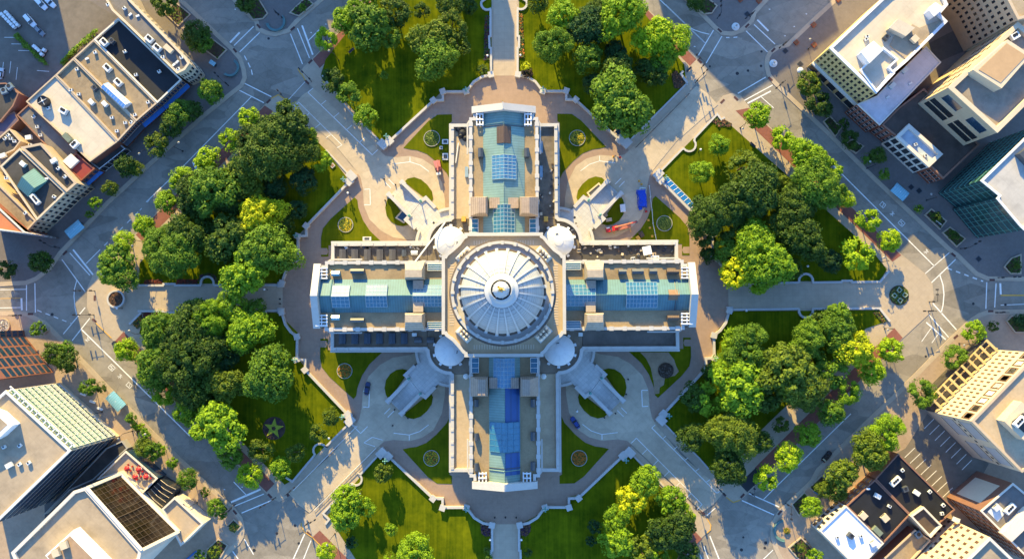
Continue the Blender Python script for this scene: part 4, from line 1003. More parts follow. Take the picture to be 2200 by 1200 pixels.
pathwall('small white wall end at the west grove corner beside the round planter', [(305, 671), (280, 696)], 0.8, 0.9)
pathwall('white wall piece in the flower corner above the north-east crossing', [(1467, 154), (1462, 160), (1476, 180)], 0.8, 0.9)
for lab, l in (('slim dark handrail along the north-east driveway kerb', [(1365, 318), (1480, 202)]), ('pale railing along the kerb of the south-west driveway, star bed side', [(768, 914), (632, 1051)]), ('pale railing along the lower kerb of the south-west driveway', [(809, 961), (676, 1094)])):
    q = pts(l); o = MB(); m_ = BLACKMET if 'dark' in lab else WHITEMET
    o.tube([(p.x, p.y, 1.1) for p in q], 0.11, m_, 5); o.tube([(p.x, p.y, 0.65) for p in q], 0.06, m_, 4)
    t = tag(o.build('handrail'), lab, 'railing')
    b = MB()
    for i in range(15):
        p = q[0] + (q[1] - q[0]) * i / 14; b.box((p.x, p.y, 0.66), (0.1, 0.1, 0.9), m_)
    b.build('baluster', t)
# ------------------------------------------------------------------ flower beds
def leafblob(mb, c, r, h, n, mats, rnd, s=0.35):
    for i in range(n):
        a = rnd.uniform(0, 2 * PI); q = r * math.sqrt(rnd.random()); x, y = c[0] + q * cos(a), c[1] + q * sin(a)
        z = c[2] + h * (1 - (q / r) ** 2) * rnd.uniform(.6, 1.05) + 0.05
        t = rnd.uniform(0, 2 * PI); w = s * rnd.uniform(.6, 1.3); tl = rnd.uniform(-.4, .4)
        mb.add([(x + w * cos(t), y + w * sin(t), z), (x - w * sin(t) * .8, y + w * cos(t) * .8, z + tl * w), (x - w * cos(t), y - w * sin(t), z), (x + w * sin(t) * .8, y - w * cos(t) * .8, z - tl * w)], [(0, 1, 2, 3)], rnd.choice(mats))
FY = mat('yellow_flowers', (0.50, 0.36, 0.01), 0.8, 0.2, 2.0); FO = mat('orange_flowers', (0.42, 0.13, 0.012), 0.8, 0.25, 2.0); FG = mat('bed_leaves', (0.05, 0.09, 0.012), 0.8, 0.3, 2.0); FP = mat('purple_flowers', (0.05, 0.02, 0.05), 0.8, 0.3, 2.0)
FLG = mat('pale_bed_leaves', (0.16, 0.20, 0.03), 0.8, 0.3, 2.0)
for (u, v, r, mats_, lab) in ((928, 298, 2.9, [FG, FG, FG, FLG], 'round green flower bed in a white rim, north-west garden nearest the top wing'), (743, 483, 2.7, [FY, FLG, FY, FG], 'round yellow and lime flower bed in the north-west garden beside the west wing'),
        (1240, 297, 2.9, [FY, FY, FLG, FG], 'round bright yellow flower bed without rim, north-east garden'), (1427, 480, 2.8, [FLG, FG, FLG], 'round green swirl flower bed by the glazed trench, north-east garden'),
        (741, 796, 2.7, [FO, FO, FG, FLG], 'round orange flower bed in the south-west garden beside the west wing'), (927, 983, 2.8, [FY, FLG, FG, FO], 'round yellow flower bed in the south-west garden beside the bottom wing'),
        (1244, 983, 2.8, [FO, FO, FO, FG], 'round orange flower bed in the south-east garden beside the bottom wing'), (1430, 795, 2.7, [SOIL, SOIL, mat('dug_earth', (0.13, 0.10, 0.08), 0.95, 0.3)], 'round bed dug out to bare grey earth in the south-east garden')):
    p = P(u, v); b = MB()
    bare = 'bare' in lab; rim = mat('bed_rim', (0.36, 0.34, 0.30), 0.8, 0.1)
    b.lathe([(r + .2, 0.25), (r + .2, 0.62), (r, 0.62), (r, 0.45)], rim if not bare else SOIL, (p.x, p.y, 0), 40)
    t = tag(b.build('flower_bed'), lab, 'flower bed', 'round flower beds')
    s = MB(); s.lathe([(r, 0.45), (r * .5, 0.6), (0.01, 0.65)], SOIL if bare else FG, (p.x, p.y, 0), 32); s.build('soil', t)
    f = MB(); leafblob(f, (p.x, p.y, 0.5), r * .97, 0.45, 420 if not bare else 200, mats_, random.Random(u), 0.24); f.build('flowers', t)
def poly_bed(name, lab, cat, c, shapes):
    p = P(*c); b = MB(); b.lathe([(shapes[0] + .2, 0.25), (shapes[0], 0.42), (0.01, 0.43)], SOIL, (p.x, p.y, 0), 40)
    t = tag(b.build(name), lab, cat); return p, t
p, t = poly_bed('star_flower_bed', 'dark round flower bed with a yellow-green five-pointed star', 'flower bed', (589, 919), [4.1])
st = []
for i in range(10):
    a = PI / 2 + i * PI / 5 - 0.10; r_ = 3.9 if i % 2 == 0 else 1.55; st.append(Vector((p.x + r_ * cos(a), p.y + r_ * sin(a))))
b = MB(); b.prism(st, 0.4, 0.62, mat('star_leaves', (0.30, 0.33, 0.03), 0.8, 0.3, 3.0)); b.build('star', t)
b = MB(); leafblob(b, (p.x, p.y, 0.4), 4.0, 0.12, 260, [FP, SOIL], random.Random(3), 0.25); b.build('dark_flowers', t)
b = MB(); b.lathe([(0.9, 0.6), (0.8, 0.75), (0.01, 0.8)], SOIL, (p.x, p.y, 0), 5); b.build('star_centre', t)
p, t = poly_bed('cross_flower_bed', 'round flower bed with a pale cross pattern on the east plaza', 'flower bed', (1931, 634), [3.5])
b = MB(); leafblob(b, (p.x, p.y, 0.42), 3.5, 0.3, 420, [FLG, FG, FG, mat('rust_leaves', (0.16, 0.10, 0.02), 0.8, 0.3)], random.Random(4), 0.28); b.build('bed_flowers', t)
for i in range(4):
    a = i * PI / 2 + .05; b = MB(); d = Vector((cos(a), sin(a), 0)); s = Vector((-sin(a), cos(a), 0)); c = Vector((p.x, p.y, 0))
    b.strip([c + d * 1.0, c + d * 1.9 + s * .9, c + d * 3.0, c + d * 1.9 - s * .9, c + d * 1.0], 0.28, 0.4, 0.95, mat('pale_cross_leaves', (0.30, 0.36, 0.26), 0.8, 0.2)); b.build('cross_arm', t)
p = P(252, 642); b = MB(); b.lathe([(3.4, 0.1), (3.4, 1.3), (2.75, 1.3), (2.75, 0.9)], MARBLE, (p.x, p.y, 0), 36)
t = tag(b.build('round_planter'), 'round white planter of brown mulch on the west plaza', 'planter'); b = MB(); b.lathe([(2.75, 0.9), (1.5, 1.1), (0.01, 1.15)], SOIL, (p.x, p.y, 0), 24); leafblob(b, (p.x, p.y, 1.0), 2.7, 0.2, 260, [mat('mulch', (0.16, 0.075, 0.04), .9, .3), SOIL], random.Random(6), 0.3); b.build('mulch', t)
# glazed trench by the north-east walk and other roof lights in the gardens
q = pts([(1424, 387), (1434, 381), (1508, 455), (1499, 463)], 0.8); b = MB(); b.prism(q, 0.2, 1.1, mat('trench_glass', (0.02, 0.16, 0.42), 0.2, 0.15, spec=0.9))
t = tag(b.build('glazed_trench'), 'long blue glazed trench roof beside the north-east balustrade', 'rooflight')
for i in range(11):
    f = i / 10; a, c = q[0] + (q[3] - q[0]) * f, q[1] + (q[2] - q[1]) * f; b = MB(); b.tube([(a.x, a.y, 1.14), (c.x, c.y, 1.14)], 0.09, WHITEMET, 4); b.build('glazing_bar', t)
b = MB(); b.ring(inset(q, -.3), inset(q, .05), 0.15, 1.0, MARBLE); b.build('trench_kerb', t)
for u0, lab in (([(852, 468), (865, 453), (880, 463), (868, 478)], 'dark grated light well beside the north-west stairs'), ([(1262, 415), (1286, 395), (1292, 402), (1268, 423)], 'pale grated light well beside the north-east stairs'), ([(1318, 285), (1328, 275), (1338, 285), (1328, 293)], 'small glazed cellar hatch under the tree at the north-east driveway')):
    q = pts(u0); b = MB(); b.ring(inset(q, -0.3), inset(q, .25), 0.2, 0.9, CREAM); t = tag(b.build('light_well'), lab, 'light well'); b = MB(); b.prism(inset(q, .2), 0.3, 0.7, NAVYGLASS if 'pale' not in lab else GREYMET); b.build('grating', t)
for u, v, s, lab in ((957, 305, (2.4, 1.8), 'larger of two pale utility lids in the north-west garden'), (948, 318, (1.2, 1.2), 'small pale utility lid in the north-west garden'), (957, 337, (2.2, 2.6), 'pale utility lid by the lift truck in the north-west garden'), (789, 513, (3.2, 1.5), 'pale concrete cellar hatch by the west wing, north side'), (715, 356, (1.6, 1.6), 'square white-rimmed cellar hatch on the north-west lawn edge')):
    p = P(u, v); b = MB(); b.box((p.x, p.y, 0.45), (s[0], s[1], 0.5), LIGHTMET if 'rimmed' not in lab else MARBLE, 0.7 if 'rimmed' in lab else 0)
    t = tag(b.build('utility_lid'), lab, 'hatch'); b = MB(); b.box((p.x, p.y, 0.72), (s[0] * .6, s[1] * .6, 0.06), GREYMET if 'rimmed' not in lab else BROWNBRICK, 0.7 if 'rimmed' in lab else 0); b.build('hatch_cover', t)
# short paths from the terrace to the side doors
for i, l in enumerate(four([(976, 246), (990, 246), (990, 258), (983, 261), (976, 258)]) + four([(690, 533), (703, 533), (706, 540), (703, 547), (690, 547)])):
    slab('door_path', [l], 0.1, 0.325, PINK)
# ------------------------------------------------------------------ the surrounding buildings
GLASSWIN = mat('window_glass', (0.02, 0.025, 0.032), 0.15, 0.3, 0.6, 0.1, spec=0.8)
FRAMEW = mat('window_frame', (0.42, 0.38, 0.33), 0.7, 0.1)
def window_mesh(wd, ht, glass, frame, depth=0.12):
    b = MB(); b.box((0, 0.0, 0), (wd, depth, ht), glass); f = 0.12
    if frame:
        b.box((0, 0.03, -ht / 2 - .09), (wd + .4, depth + .22, 0.16), frame); b.box((0, 0.02, ht / 2 + .07), (wd + .2, depth + .1, 0.12), frame)
        b.box((0, 0.02, 0), (0.1, depth + .03, ht), frame)
    me = bpy.data.meshes.new('window'); me.from_pydata(b.v, [], b.f)
    for m in b.mats: me.materials.append(m)
    me.polygons.foreach_set('material_index', b.m); me.update(); return me
def windows(t, a, b_, z0, z1, rows, cols, wf=0.5, hf=0.55, glass=None, frame=FRAMEW, name='window', skip=None):
    """rows x cols windows on the wall from a to b (outside on the right-hand side of a->b)"""
    a, b_ = Vector((a[0], a[1])), Vector((b_[0], b_[1])); d = b_ - a; L_ = d.length; d.normalize(); n = Vector((d.y, -d.x))
    cw, ch = L_ / cols, (z1 - z0) / rows
    me = window_mesh(cw * wf, ch * hf, glass or GLASSWIN, frame)
    for i in range(rows):
        for j in range(cols):
            if skip and skip(i, j): continue
            c = a + d * (j + .5) * cw + n * 0.02
            o = bpy.data.objects.new(name, me); COL.objects.link(o); o.parent = t
            o.location = (c.x - t.location.x, c.y - t.location.y, z0 + (i + .5) * ch - t.location.z); o.rotation_euler = (0, 0, math.atan2(d.y, d.x))
def building(name, label, roof_px, h, wall, roof, cat='building', ph=0.9, pw=0.7, z0=0.0, pm=None, group=None, cap_out=0.08, base_loc=None):
    poly = ccw(pts(roof_px, h)); c = sum(poly, Vector((0, 0))) / len(poly)
    t = thing(name, label, cat, (c.x, c.y, z0), 0, group)
    w_ = MB(); w_.prism(poly, z0, h - 0.35, wall, top=False); w_.build('wall', t)
    p_ = MB(); p_.ring(inset(poly, -cap_out), inset(poly, pw), h - 0.35, h, pm or wall)
    i_ = inset(poly, pw); n = len(i_); vs = [(q.x, q.y, h - ph - .1) for q in i_] + [(q.x, q.y, h - .36) for q in i_]
    p_.add(vs, [((i + 1) % n, i, n + i, n + (i + 1) % n) for i in range(n)], pm or wall); p_.build('parapet', t)
    r_ = MB(); r_.prism(inset(poly, pw - .05), h - ph - .3, h - ph, roof); r_.build('roof', t)
    t['h'] = h
    return t, poly
def edge(poly, u, v, h):
    """the wall whose middle is nearest a photo pixel"""
    q = P(u, v, h); best = min(range(len(poly)), key=lambda i: ((poly[i] + poly[(i + 1) % len(poly)]) / 2 - Vector((q.x, q.y))).length)
    return poly[best], poly[(best + 1) % len(poly)]
def roofpart(t, name, l, z0, z1, m):
    b = MB(); b.prism(pts(l, z1), z0, z1, m); return b.build(name, t)
# ---- north-west block
B1, p = building('stone_corner_building', 'long narrow stone building with rounded street corner and grey roof full of units', [(215, -22), (262, -32), (275, -5), (398, 122), (407, 136), (397, 150), (380, 158), (255, 36), (240, 22)], 15, CREAM, GREYROOF, pm=CREAM)
for q in ((402, 129), (402, 143), (388, 154)):
    a, b_ = edge(p, *q, 14); windows(B1, a, b_, 1.5, 13, 3, 2 if q != (388, 154) else 3, 0.5, 0.55)
roofpart(B1, 'pale_roof_patch', [(292, 55), (308, 43), (326, 60), (311, 70)], 13.0, 13.7, LIGHTMET)
a, b_ = edge(p, 337, 58, 14); windows(B1, a, b_, 1.5, 13, 3, 14, 0.4, 0.5)
B2, p2 = building('black_roofed_building', 'building with a black membrane roof between the stone corner and tan roofs', [(201.6, 84.5), (254, 39), (390, 171), (337.6, 221)], 9.4, BROWNBRICK, BLACKROOF, pm=PALEST, pw=0.5)
B3, p3 = building('tan_roofed_building', 'tan-roofed brick building with the long blue rooflight', [(157.6, 124.5), (201, 85), (337, 221.5), (292.6, 260)], 9.2, BRICK, TANROOF, pm=TANST, pw=0.5)
B4, p4 = building('brick_shop_building', 'tan-roofed brick building beside the white roof', [(119, 161), (157, 125), (292, 260.5), (253, 303)], 9, BRICK, TANROOF, pm=TANST, pw=0.5)
for t, p, e, h in ((B2, p2, (363, 197), 9.4), (B3, p3, (314, 242), 9.2), (B4, p4, (272, 282), 9)):
    a, b_ = edge(p, *e, h); windows(t, a, b_, 4.8, h - .8, 1, 9, 0.5, 0.7); windows(t, a, b_, 0.6, 4.2, 1, 4, 0.7, 0.8, name='shop_window', frame=None)
    aw = MB(); d = (b_ - a).normalized(); n = Vector((d.y, -d.x)); m0, m1 = a + n * .9, b_ + n * .9; aw.strip([m0, m1], 1.7, 4.3, 4.6, BLUEPAINT if t is not B4 else GREYMET); aw.build('awning', t)
# blue-white rooflight and dark hatch
def rooflight(name, label, l, z, h, m, cat='rooflight', bars=6, peak=True):
    q = pts(l, z + h); t = thing(name, label, cat, (sum(v.x for v in q) / 4, sum(v.y for v in q) / 4, z))
    b = MB(); b.prism([(v.x, v.y) for v in q], z, z + h, WHITEMET, top=False)
    m1, m2 = (q[0] + q[1]) / 2, (q[2] + q[3]) / 2; zz = z + h + (0.9 if peak else 0.02)
    b.build('kerb', t); g_ = MB()
    g_.add([(q[0].x, q[0].y, z + h), (q[1].x, q[1].y, z + h), (q[2].x, q[2].y, z + h), (q[3].x, q[3].y, z + h), (m1.x, m1.y, zz), (m2.x, m2.y, zz)], [(0, 4, 5, 3), (4, 1, 2, 5), (0, 1, 4), (2, 3, 5)], m); g_.build('pane', t)
    f = MB()
    for i in range(bars + 1):
        k = i / bars; a, c, e = q[0] + (q[3] - q[0]) * k, m1 + (m2 - m1) * k, q[1] + (q[2] - q[1]) * k
        f.tube([(a.x, a.y, z + h + .03), (c.x, c.y, zz + .03), (e.x, e.y, z + h + .03)], 0.07, WHITEMET, 4)
    f.tube([(m1.x, m1.y, zz + .04), (m2.x, m2.y, zz + .04)], 0.08, WHITEMET, 4); f.build('glazing_bar', t); return t
rooflight('long_rooflight', 'long blue and white rooflight on the tan roof', [(217, 188), (232, 177), (280, 220), (265, 233)], 8.3, 1.4, mat('blue_white_glass', (0.30, 0.45, 0.62), 0.3, 0.2), bars=9)
B5, p5 = building('white_roofed_building', 'cream white-roofed building above the dark street canopy', [(118.4, 161.6), (252.4, 303.6), (193, 347), (56, 218)], 8.8, BRICK, CREAMROOF, pm=TANST, pw=0.4, ph=0.6)
F5, pf5 = building('dark_canopy_building', 'low dark glazed frontage below the white roof', [(194, 349), (252, 305), (270, 320), (214, 364)], 4.5, GREYST, DKGREYROOF, pw=0.4, ph=0.4)
a, b_ = edge(pf5, 238, 343, 6); windows(F5, a, b_, 0.5, 5.4, 1, 6, 0.8, 0.85, name='shop_window', frame=WHITEMET)
B6, p6 = building('grey_shed_roofed_building', 'long grey-roofed building between the white roof and the narrow dark roofs', [(36, 247), (61, 224), (166, 326), (136, 352)], 6, BROWNBRICK, GREYROOF, pw=0.4, ph=0.5)
B6b, p6b = building('red_roofed_shop', 'small shop with a maroon roof deck and corrugated lean-to', [(137, 352), (164, 329), (203, 362), (174, 388)], 8, BRICK, MAROON, pw=0.4, ph=0.5)
roofpart(B6b, 'corrugated_lean_to', [(134, 346), (152, 330), (169, 345), (151, 362)], 7.5, 8.6, LIGHTMET)
a, b_ = edge(p6b, 188, 375, 8); windows(B6b, a, b_, 0.5, 7.4, 2, 3, 0.6, 0.6, frame=None)
aw = MB(); q = pts([(175, 390), (204, 364), (222, 370), (190, 398)], 4); aw.prism(q, 3.6, 4.2, BLUEPAINT); tag(aw.build('blue_awning'), 'bright blue awning over the pavement in front of the maroon roof', 'awning')
B7, p7 = building('dark_roofed_building', 'dark-roofed building carrying the teal hipped rooflight', [(0, 357), (42, 318), (141, 413), (79, 473)], 12, CREAM, DKGREYROOF, pw=0.6, ph=0.6)
B7b, p7b = building('narrow_dark_roofed_building', 'narrow dark-roofed building behind a tan party wall', [(44, 316), (88, 307), (165, 393), (143, 412)], 12.6, TANST, DKGREYROOF, pw=0.8, ph=0.6)
for t, p, e, n in ((B7, p7, (110, 443), 7), (B7b, p7b, (154, 402), 3)):
    a, b_ = edge(p, *e, 12); windows(t, a, b_, 4.5, 11.5, 2, n, 0.42, 0.5); windows(t, a, b_, 0.5, 4.2, 1, n, 0.7, 0.75, name='shop_window', frame=None)
q = pts([(27, 398), (64, 359), (92, 386), (52, 421)], 14.6); b = MB(); m1, m2 = (q[0] * .62 + q[1] * .38) , (q[3] * .62 + q[2] * .38)
t = thing('teal_rooflight', 'teal hipped rooflight on the dark roof at the upper west corner', 'rooflight', (q[0].x, q[0].y, 11.4))
r1, r2 = (q[0] + q[1]) / 2, (q[2] + q[3]) / 2
b.add([(v.x, v.y, 11.4) for v in q] + [(v.x, v.y, 12.2) for v in q] + [(r1.x, r1.y, 14.2), (r2.x, r2.y, 14.2)], [(0, 1, 5, 4), (1, 2, 6, 5), (2, 3, 7, 6), (3, 0, 4, 7), (4, 5, 8), (5, 6, 9, 8), (6, 7, 9), (7, 4, 8, 9)], TEALROOF); b.build('roof', t)
B8, p8 = building('tan_flat_building', 'tan flat-roofed building beside the orange-red roof', [(-60, 340), (-2, 397), (77, 474), (57, 496), (0, 448), (-60, 395)], 12, TANST, TANROOF, pw=0.5, ph=0.6)
B9, p9 = building('red_brick_corner_building', 'red brick building with many white-framed windows and an orange-red roof', [(-60, 395), (0, 448), (52, 497), (75, 503), (0, 494), (-60, 486)], 16, BRICK, REDROOF, pw=0.5, ph=0.5, pm=PALEST)
a, b_ = edge(p9, 38, 498, 16); windows(B9, a, b_, 2, 15.5, 4, 9, 0.42, 0.55, frame=PALEST)
a, b_ = edge(p9, -30, 490, 16); windows(B9, a, b_, 2, 15.5, 4, 6, 0.42, 0.55, frame=PALEST)
a, b_ = edge(p8, 67, 485, 12); windows(B8, a, b_, 1, 11.5, 3, 3, 0.45, 0.6)
a, b_ = edge(p9, 63, 500, 16); windows(B9, a, b_, 2, 15.5, 4, 3, 0.45, 0.55, frame=PALEST)
# cluttered back roofs at the far left edge
C1, pc = building('back_yard_building', 'low back building with blue roof plant at the west edge', [(-30, 180), (12, 178), (40, 200), (28, 228), (0, 262), (-40, 260)], 7, BROWNBRICK, DKGREYROOF, pw=0.4, ph=0.5)
C2, pc = building('barrel_roofed_shed', 'shed with a dull purple roof behind the narrow dark roofs', [(-20, 262), (30, 240), (40, 258), (2, 296), (-30, 300)], 6, BROWNBRICK, mat('purple_grey_roof', (0.12, 0.09, 0.12), 0.7, 0.2), pw=0.3, ph=0.3)
C3, pc = building('plant_room_building', 'small dark roof crowded with white vents at the west edge', [(-8, 300), (20, 276), (44, 303), (30, 322), (2, 335), (-20, 320)], 9, TANST, DKGREYROOF, pw=0.4, ph=0.6)
# ---- north-east block
R1, p = building('cream_roofed_office', 'large yellow stone office with white stepped roof at the top', [(1782, 103), (1913, -20), (2000, -70), (2037, 10), (2020, 30), (2036, 46), (1950, 131), (1922, 155), (1883, 201)], 22.5, YELLOWST, CREAMROOF, pm=WHITEROOF, pw=0.9, ph=1.1)
a, b_ = edge(p, 1832, 152, 22.5); windows(R1, a, b_, 8, 21.5, 4, 12, 0.45, 0.55, frame=None); windows(R1, a, b_, 0.6, 6.4, 1, 5, 0.75, 0.85, name='entrance_bay', frame=PALEST)
cn = MB(); d = (b_ - a).normalized(); n_ = Vector((d.y, -d.x)); cn.strip([a + n_ * .5, b_ + n_ * .5], 1.0, 6.8, 7.6, PALEST); cn.build('cornice', R1)
roofpart(R1, 'penthouse', [(1850, 112), (1877, 88), (1898, 107), (1868, 136)], 21.4, 25.5, WHITEROOF)
roofpart(R1, 'penthouse', [(1995, 22), (2010, 5), (2028, 17), (2007, 36)], 21.4, 25, WHITEROOF)
roofpart(R1, 'lower_blue_deck', [(1922, 78), (1945, 70), (1960, 52), (1975, 60), (2026, 40), (1948, 128), (1912, 98)], 21.3, 21.75, PLAZAROOF)
roofpart(R1, 'stair_head', [(1911, 60), (1930, 40), (1966, 60), (1946, 78)], 21.4, 24.2, CREAMROOF)
R1b, pb = building('plant_deck_building', 'sunken blue roof deck with three cooling fans behind the white stepped roof', [(1848, 150), (1898, 101), (1930, 127), (1912, 145), (1923, 157), (1884, 198)], 22.9, PALEST, mat('shaded_deck', (0.16, 0.20, 0.24), 0.8, 0.2), pm=WHITEROOF, pw=0.5, ph=3.0, z0=21.0)
R2, p = building('lilac_roofed_building', 'low building with a pale lilac roof beside the yellow stone office', [(1842, 224), (1884, 206), (1930, 158), (1990, 100), (2022, 134), (1890, 269)], 12, BRICK, LAVROOF, pm=PALEST, pw=0.4, ph=0.4)
a, b_ = edge(p, 1866, 246, 12); windows(R2, a, b_, 1, 11, 3, 6, 0.5, 0.55)
R6, p = building('dark_courtyard_building', 'broad low building with a dark brown roof below the tan tower', [(1895, 268), (1930, 232), (1985, 190), (2105, 310), (2027, 384), (2003, 360), (1958, 318), (1940, 304)], 11, BRICK, mat('dark_brown_roof', (0.085, 0.062, 0.05), 0.9, 0.3, 0.6, 0.06, stain=0.3), pm=BROWNBRICK, pw=0.5, ph=0.6)
a, b_ = edge(p, 1926, 292, 11); windows(R6, a, b_, 1, 10, 3, 4, 0.5, 0.55)
a, b_ = edge(p, 2015, 372, 11); windows(R6, a, b_, 1, 10, 2, 4, 0.5, 0.55)
R7, p = building('pale_terrace_building', 'pale building with a sunken blue-white roof and black windows', [(1925, 294), (1953, 266), (2026, 331), (1996, 359)], 12.2, PALEST, mat('pale_blue_roof', (0.40, 0.46, 0.52), 0.7, 0.2, 0.4, 0.1, stain=0.3), pm=PALEST, pw=1.2, ph=1.4)
a, b_ = edge(p, 1960, 326, 12.2); windows(R7, a, b_, 1, 11.8, 2, 6, 0.72, 0.75, frame=PALEST)
R4, p = building('grid_window_office', 'tan office block with a grid of small square windows at the top edge', [(2065, -110), (2150, -30), (2187, 42), (2240, 30), (2300, -60), (2200, -180)], 33, TANST, PLAZAROOF, pw=0.9, ph=1.0)
p = ccw(pts([(2065, -110), (2150, -30), (2187, 42), (2240, 30), (2300, -60), (2200, -180)], 33))
for e, n in (((2107, -70), 9), ((2168, 6), 6)):
    a, b_ = edge(p, *e, 33); windows(R4, a, b_, 6, 32, 7, n, 0.42, 0.45, frame=None)
R5, p = building('tan_tower', 'tan tower with black banded windows, a penthouse and a sunken roof', [(2037, 188), (2187, 47), (2290, 140), (2143, 285)], 31, TANST, mat('tower_roof', (0.27, 0.22, 0.17), 0.9, 0.2, 0.6, 0.06, stain=0.3), pw=1.5, ph=1.6, pm=CREAM, z0=0)
a, b_ = edge(p, 2090, 237, 31); windows(R5, a, b_, 13, 21, 2, 2, 0.82, 0.8, DKGLASS, None, 'window_band'); windows(R5, a, b_, 22.5, 29, 1, 2, 0.6, 0.7, NAVYGLASS, CREAM, 'window_band')
a, b_ = edge(p, 2112, 117, 31); windows(R5, a, b_, 12, 30, 6, 7, 0.4, 0.45, frame=None)
roofpart(R5, 'penthouse', [(2090, 150), (2165, 85), (2215, 118), (2152, 190)], 29.4, 34, CREAM)
roofpart(R5, 'penthouse_roof', [(2103, 150), (2163, 93), (2205, 120), (2150, 178)], 33.8, 34.15, mat('terracotta_deck', (0.42, 0.27, 0.15), 0.9, 0.12))
R8, p = building('green_glass_office', 'dark green glass office with a pale angular roof', [(2107, 388), (2230, 268), (2330, 360), (2200, 494), (2190, 484), (2141, 426), (2146, 420)], 28, TEALGLASS, PALEROOF, pm=WHITEMET, pw=0.7, ph=0.8)
lowg = ccw(pts([(2014, 405), (2093, 328), (2170, 405), (2185, 520), (2170, 545)], 3))
for e, n in (((2124, 407), 3), ((2166, 455), 6), ((2168, 328), 12), ((2195, 489), 1)):
    a, b_ = edge(p, *e, 28); mu = MB(); d = (b_ - a); L_ = d.length; d.normalize(); n_ = Vector((d.y, -d.x))
    for i in range(8):
        z = 1.5 + i * 3.3; mu.box((*((a + b_) / 2 + n_ * .06), z), (L_, 0.14, 0.16), mat('green_mullion', (0.10, 0.26, 0.22), 0.5, .1), math.atan2(d.y, d.x))
    for i in range(int(L_ / 2.0)):
        c = a + d * (1 + i * 2.0) + n_ * .05; mu.box((c.x, c.y, 14), (0.09, 0.12, 27), mat('green_mullion', (0.10, 0.26, 0.22), 0.5, .1), math.atan2(d.y, d.x))
    mu.build('mullion_grid', R8)
roofpart(R8, 'plant_enclosure', [(2190, 330), (2215, 312), (2260, 350), (2230, 372)], 27.2, 30, GREYMET)
# ---- bottom-left block
L1, p = building('red_frame_office', 'red-brown office with deep framed windows by the west crossing', [(-150, 715), (-60, 712), (-58, 726), (10, 812), (-150, 835)], 29, REDSTONE, GREYROOF, pw=1.0, ph=1.0)
for e, n, r_ in (((-24, 769), 4, 8), ((-59, 719), 2, 8)):
    a, b_ = edge(p, *e, 29); windows(L1, a, b_, 1, 28.5, r_, n, 0.80, 0.66, NAVYGLASS, None)
L2, p = building('cream_glass_front_office', 'cream office with a pale green glass front and navy glass side', [(12, 838), (152, 967), (-10, 1124), (-170, 1000)], 33, CREAM, PLAZAROOF, pm=WHITEMET, pw=0.7, ph=0.9)
a, b_ = edge(p, 82, 902, 33); d = (b_ - a).normalized(); n_ = Vector((d.y, -d.x)); L_ = (b_ - a).length; rz = math.atan2(d.y, d.x)
for i in range(8):
    z = 3.0 + i * 3.75
    gl = MB(); c = (a + b_) / 2 + n_ * (.12); gl.box((c.x, c.y, z + 1.3), (L_ * (0.97 if i else .97), 0.3, 2.7), GREENGLASS if i > 1 else TEALGLASS, rz); go = gl.build('glass_band', L2)
    sp_ = MB(); c = (a + b_) / 2 + n_ * .1; sp_.box((c.x, c.y, z + 3.15), (L_ * .97, .22, .95), mat('pale_green_spandrel', (0.30, 0.34, 0.22), .6, .1), rz); sp_.build('spandrel_band', L2)
    mu = MB()
    for j in range(19):
        c = a + d * (L_ * (0.02 + .96 * j / 18)) + n_ * .34; mu.box((c.x, c.y, z + 1.3), (0.10 if j % 3 else 0.20, 0.2, 2.8), mat('mullion_white', (0.50, 0.52, 0.48), .5), rz)
    for zz in (0.0, 0.9, 2.65):
        c = (a + b_) / 2 + n_ * .34; mu.box((c.x, c.y, z + zz), (L_ * .97, 0.18, 0.10), WHITEMET, rz)
    mu.build('mullion_grid', go)
tf = MB()
for j in range(15):
    c = a + d * (L_ * (j + .5) / 15) + n_ * .8; tf.box((c.x, c.y, 32.6), (0.35, 2.2, 0.4), WHITEMET, rz)
tf.strip([a + n_ * 1.8, b_ + n_ * 1.8], 0.4, 32.4, 32.8, WHITEMET); tf.build('roof_brise_soleil', L2)
a, b_ = edge(p, 71, 1045, 33); d = (b_ - a).normalized(); n_ = Vector((d.y, -d.x)); L_ = (b_ - a).length; rz = math.atan2(d.y, d.x)
for i in range(8):
    gl = MB(); c = (a + b_) / 2 + n_ * .1; gl.box((c.x, c.y, 4.3 + i * 3.75), (L_ * .97, 0.25, 2.6), NAVYGLASS, rz); gl.build('glass_band', L2)
roofpart(L2, 'roof_plant_wall', [(-40, 870), (0, 886), (28, 912), (0, 938), (-40, 960)], 32, 36, WHITEROOF)
roofpart(L2, 'roof_plant_deck', [(-40, 876), (-4, 894), (16, 912), (-4, 930), (-40, 952)], 35.6, 36.06, PLAZAROOF)
L4, p = building('tan_atrium_office', 'tan office with a tall smoked glass wall over the parasol terrace', [(24, 1186), (158, 1054), (184, 1046), (303, 1182), (300, 1200), (200, 1300), (60, 1270)], 30, PALEST, PLAZAROOF, pm=PALEST, pw=1.0, ph=1.0)
q = [P(187, 1048, 29.6), P(259, 1018, 9.2), P(383, 1142, 9.2), P(305, 1181, 29.6)]
at_ = MB(); v_ = [(p_.x, p_.y, p_.z) for p_ in q] + [(p_.x, p_.y, 0) for p_ in q]
at_.add(v_[:4], [(3, 2, 1, 0)], mat('smoked_glass', (0.022, 0.014, 0.008), 0.15, 0.95, 0.3, 0.10, spec=0.6)); at_.add(v_, [(0, 1, 5, 4), (1, 2, 6, 5), (2, 3, 7, 6)], PALEST); ao = at_.build('glass_wall', L4)
fr = MB(); BRZ = mat('bronze_bar', (0.10, 0.075, 0.055), .6); up = Vector((0, 0, .06))
for i in range(15):
    k = i / 14; fr.tube([q[0] + (q[3] - q[0]) * k + up, q[1] + (q[2] - q[1]) * k + up], 0.07 if i % 7 else .15, BRZ, 4)
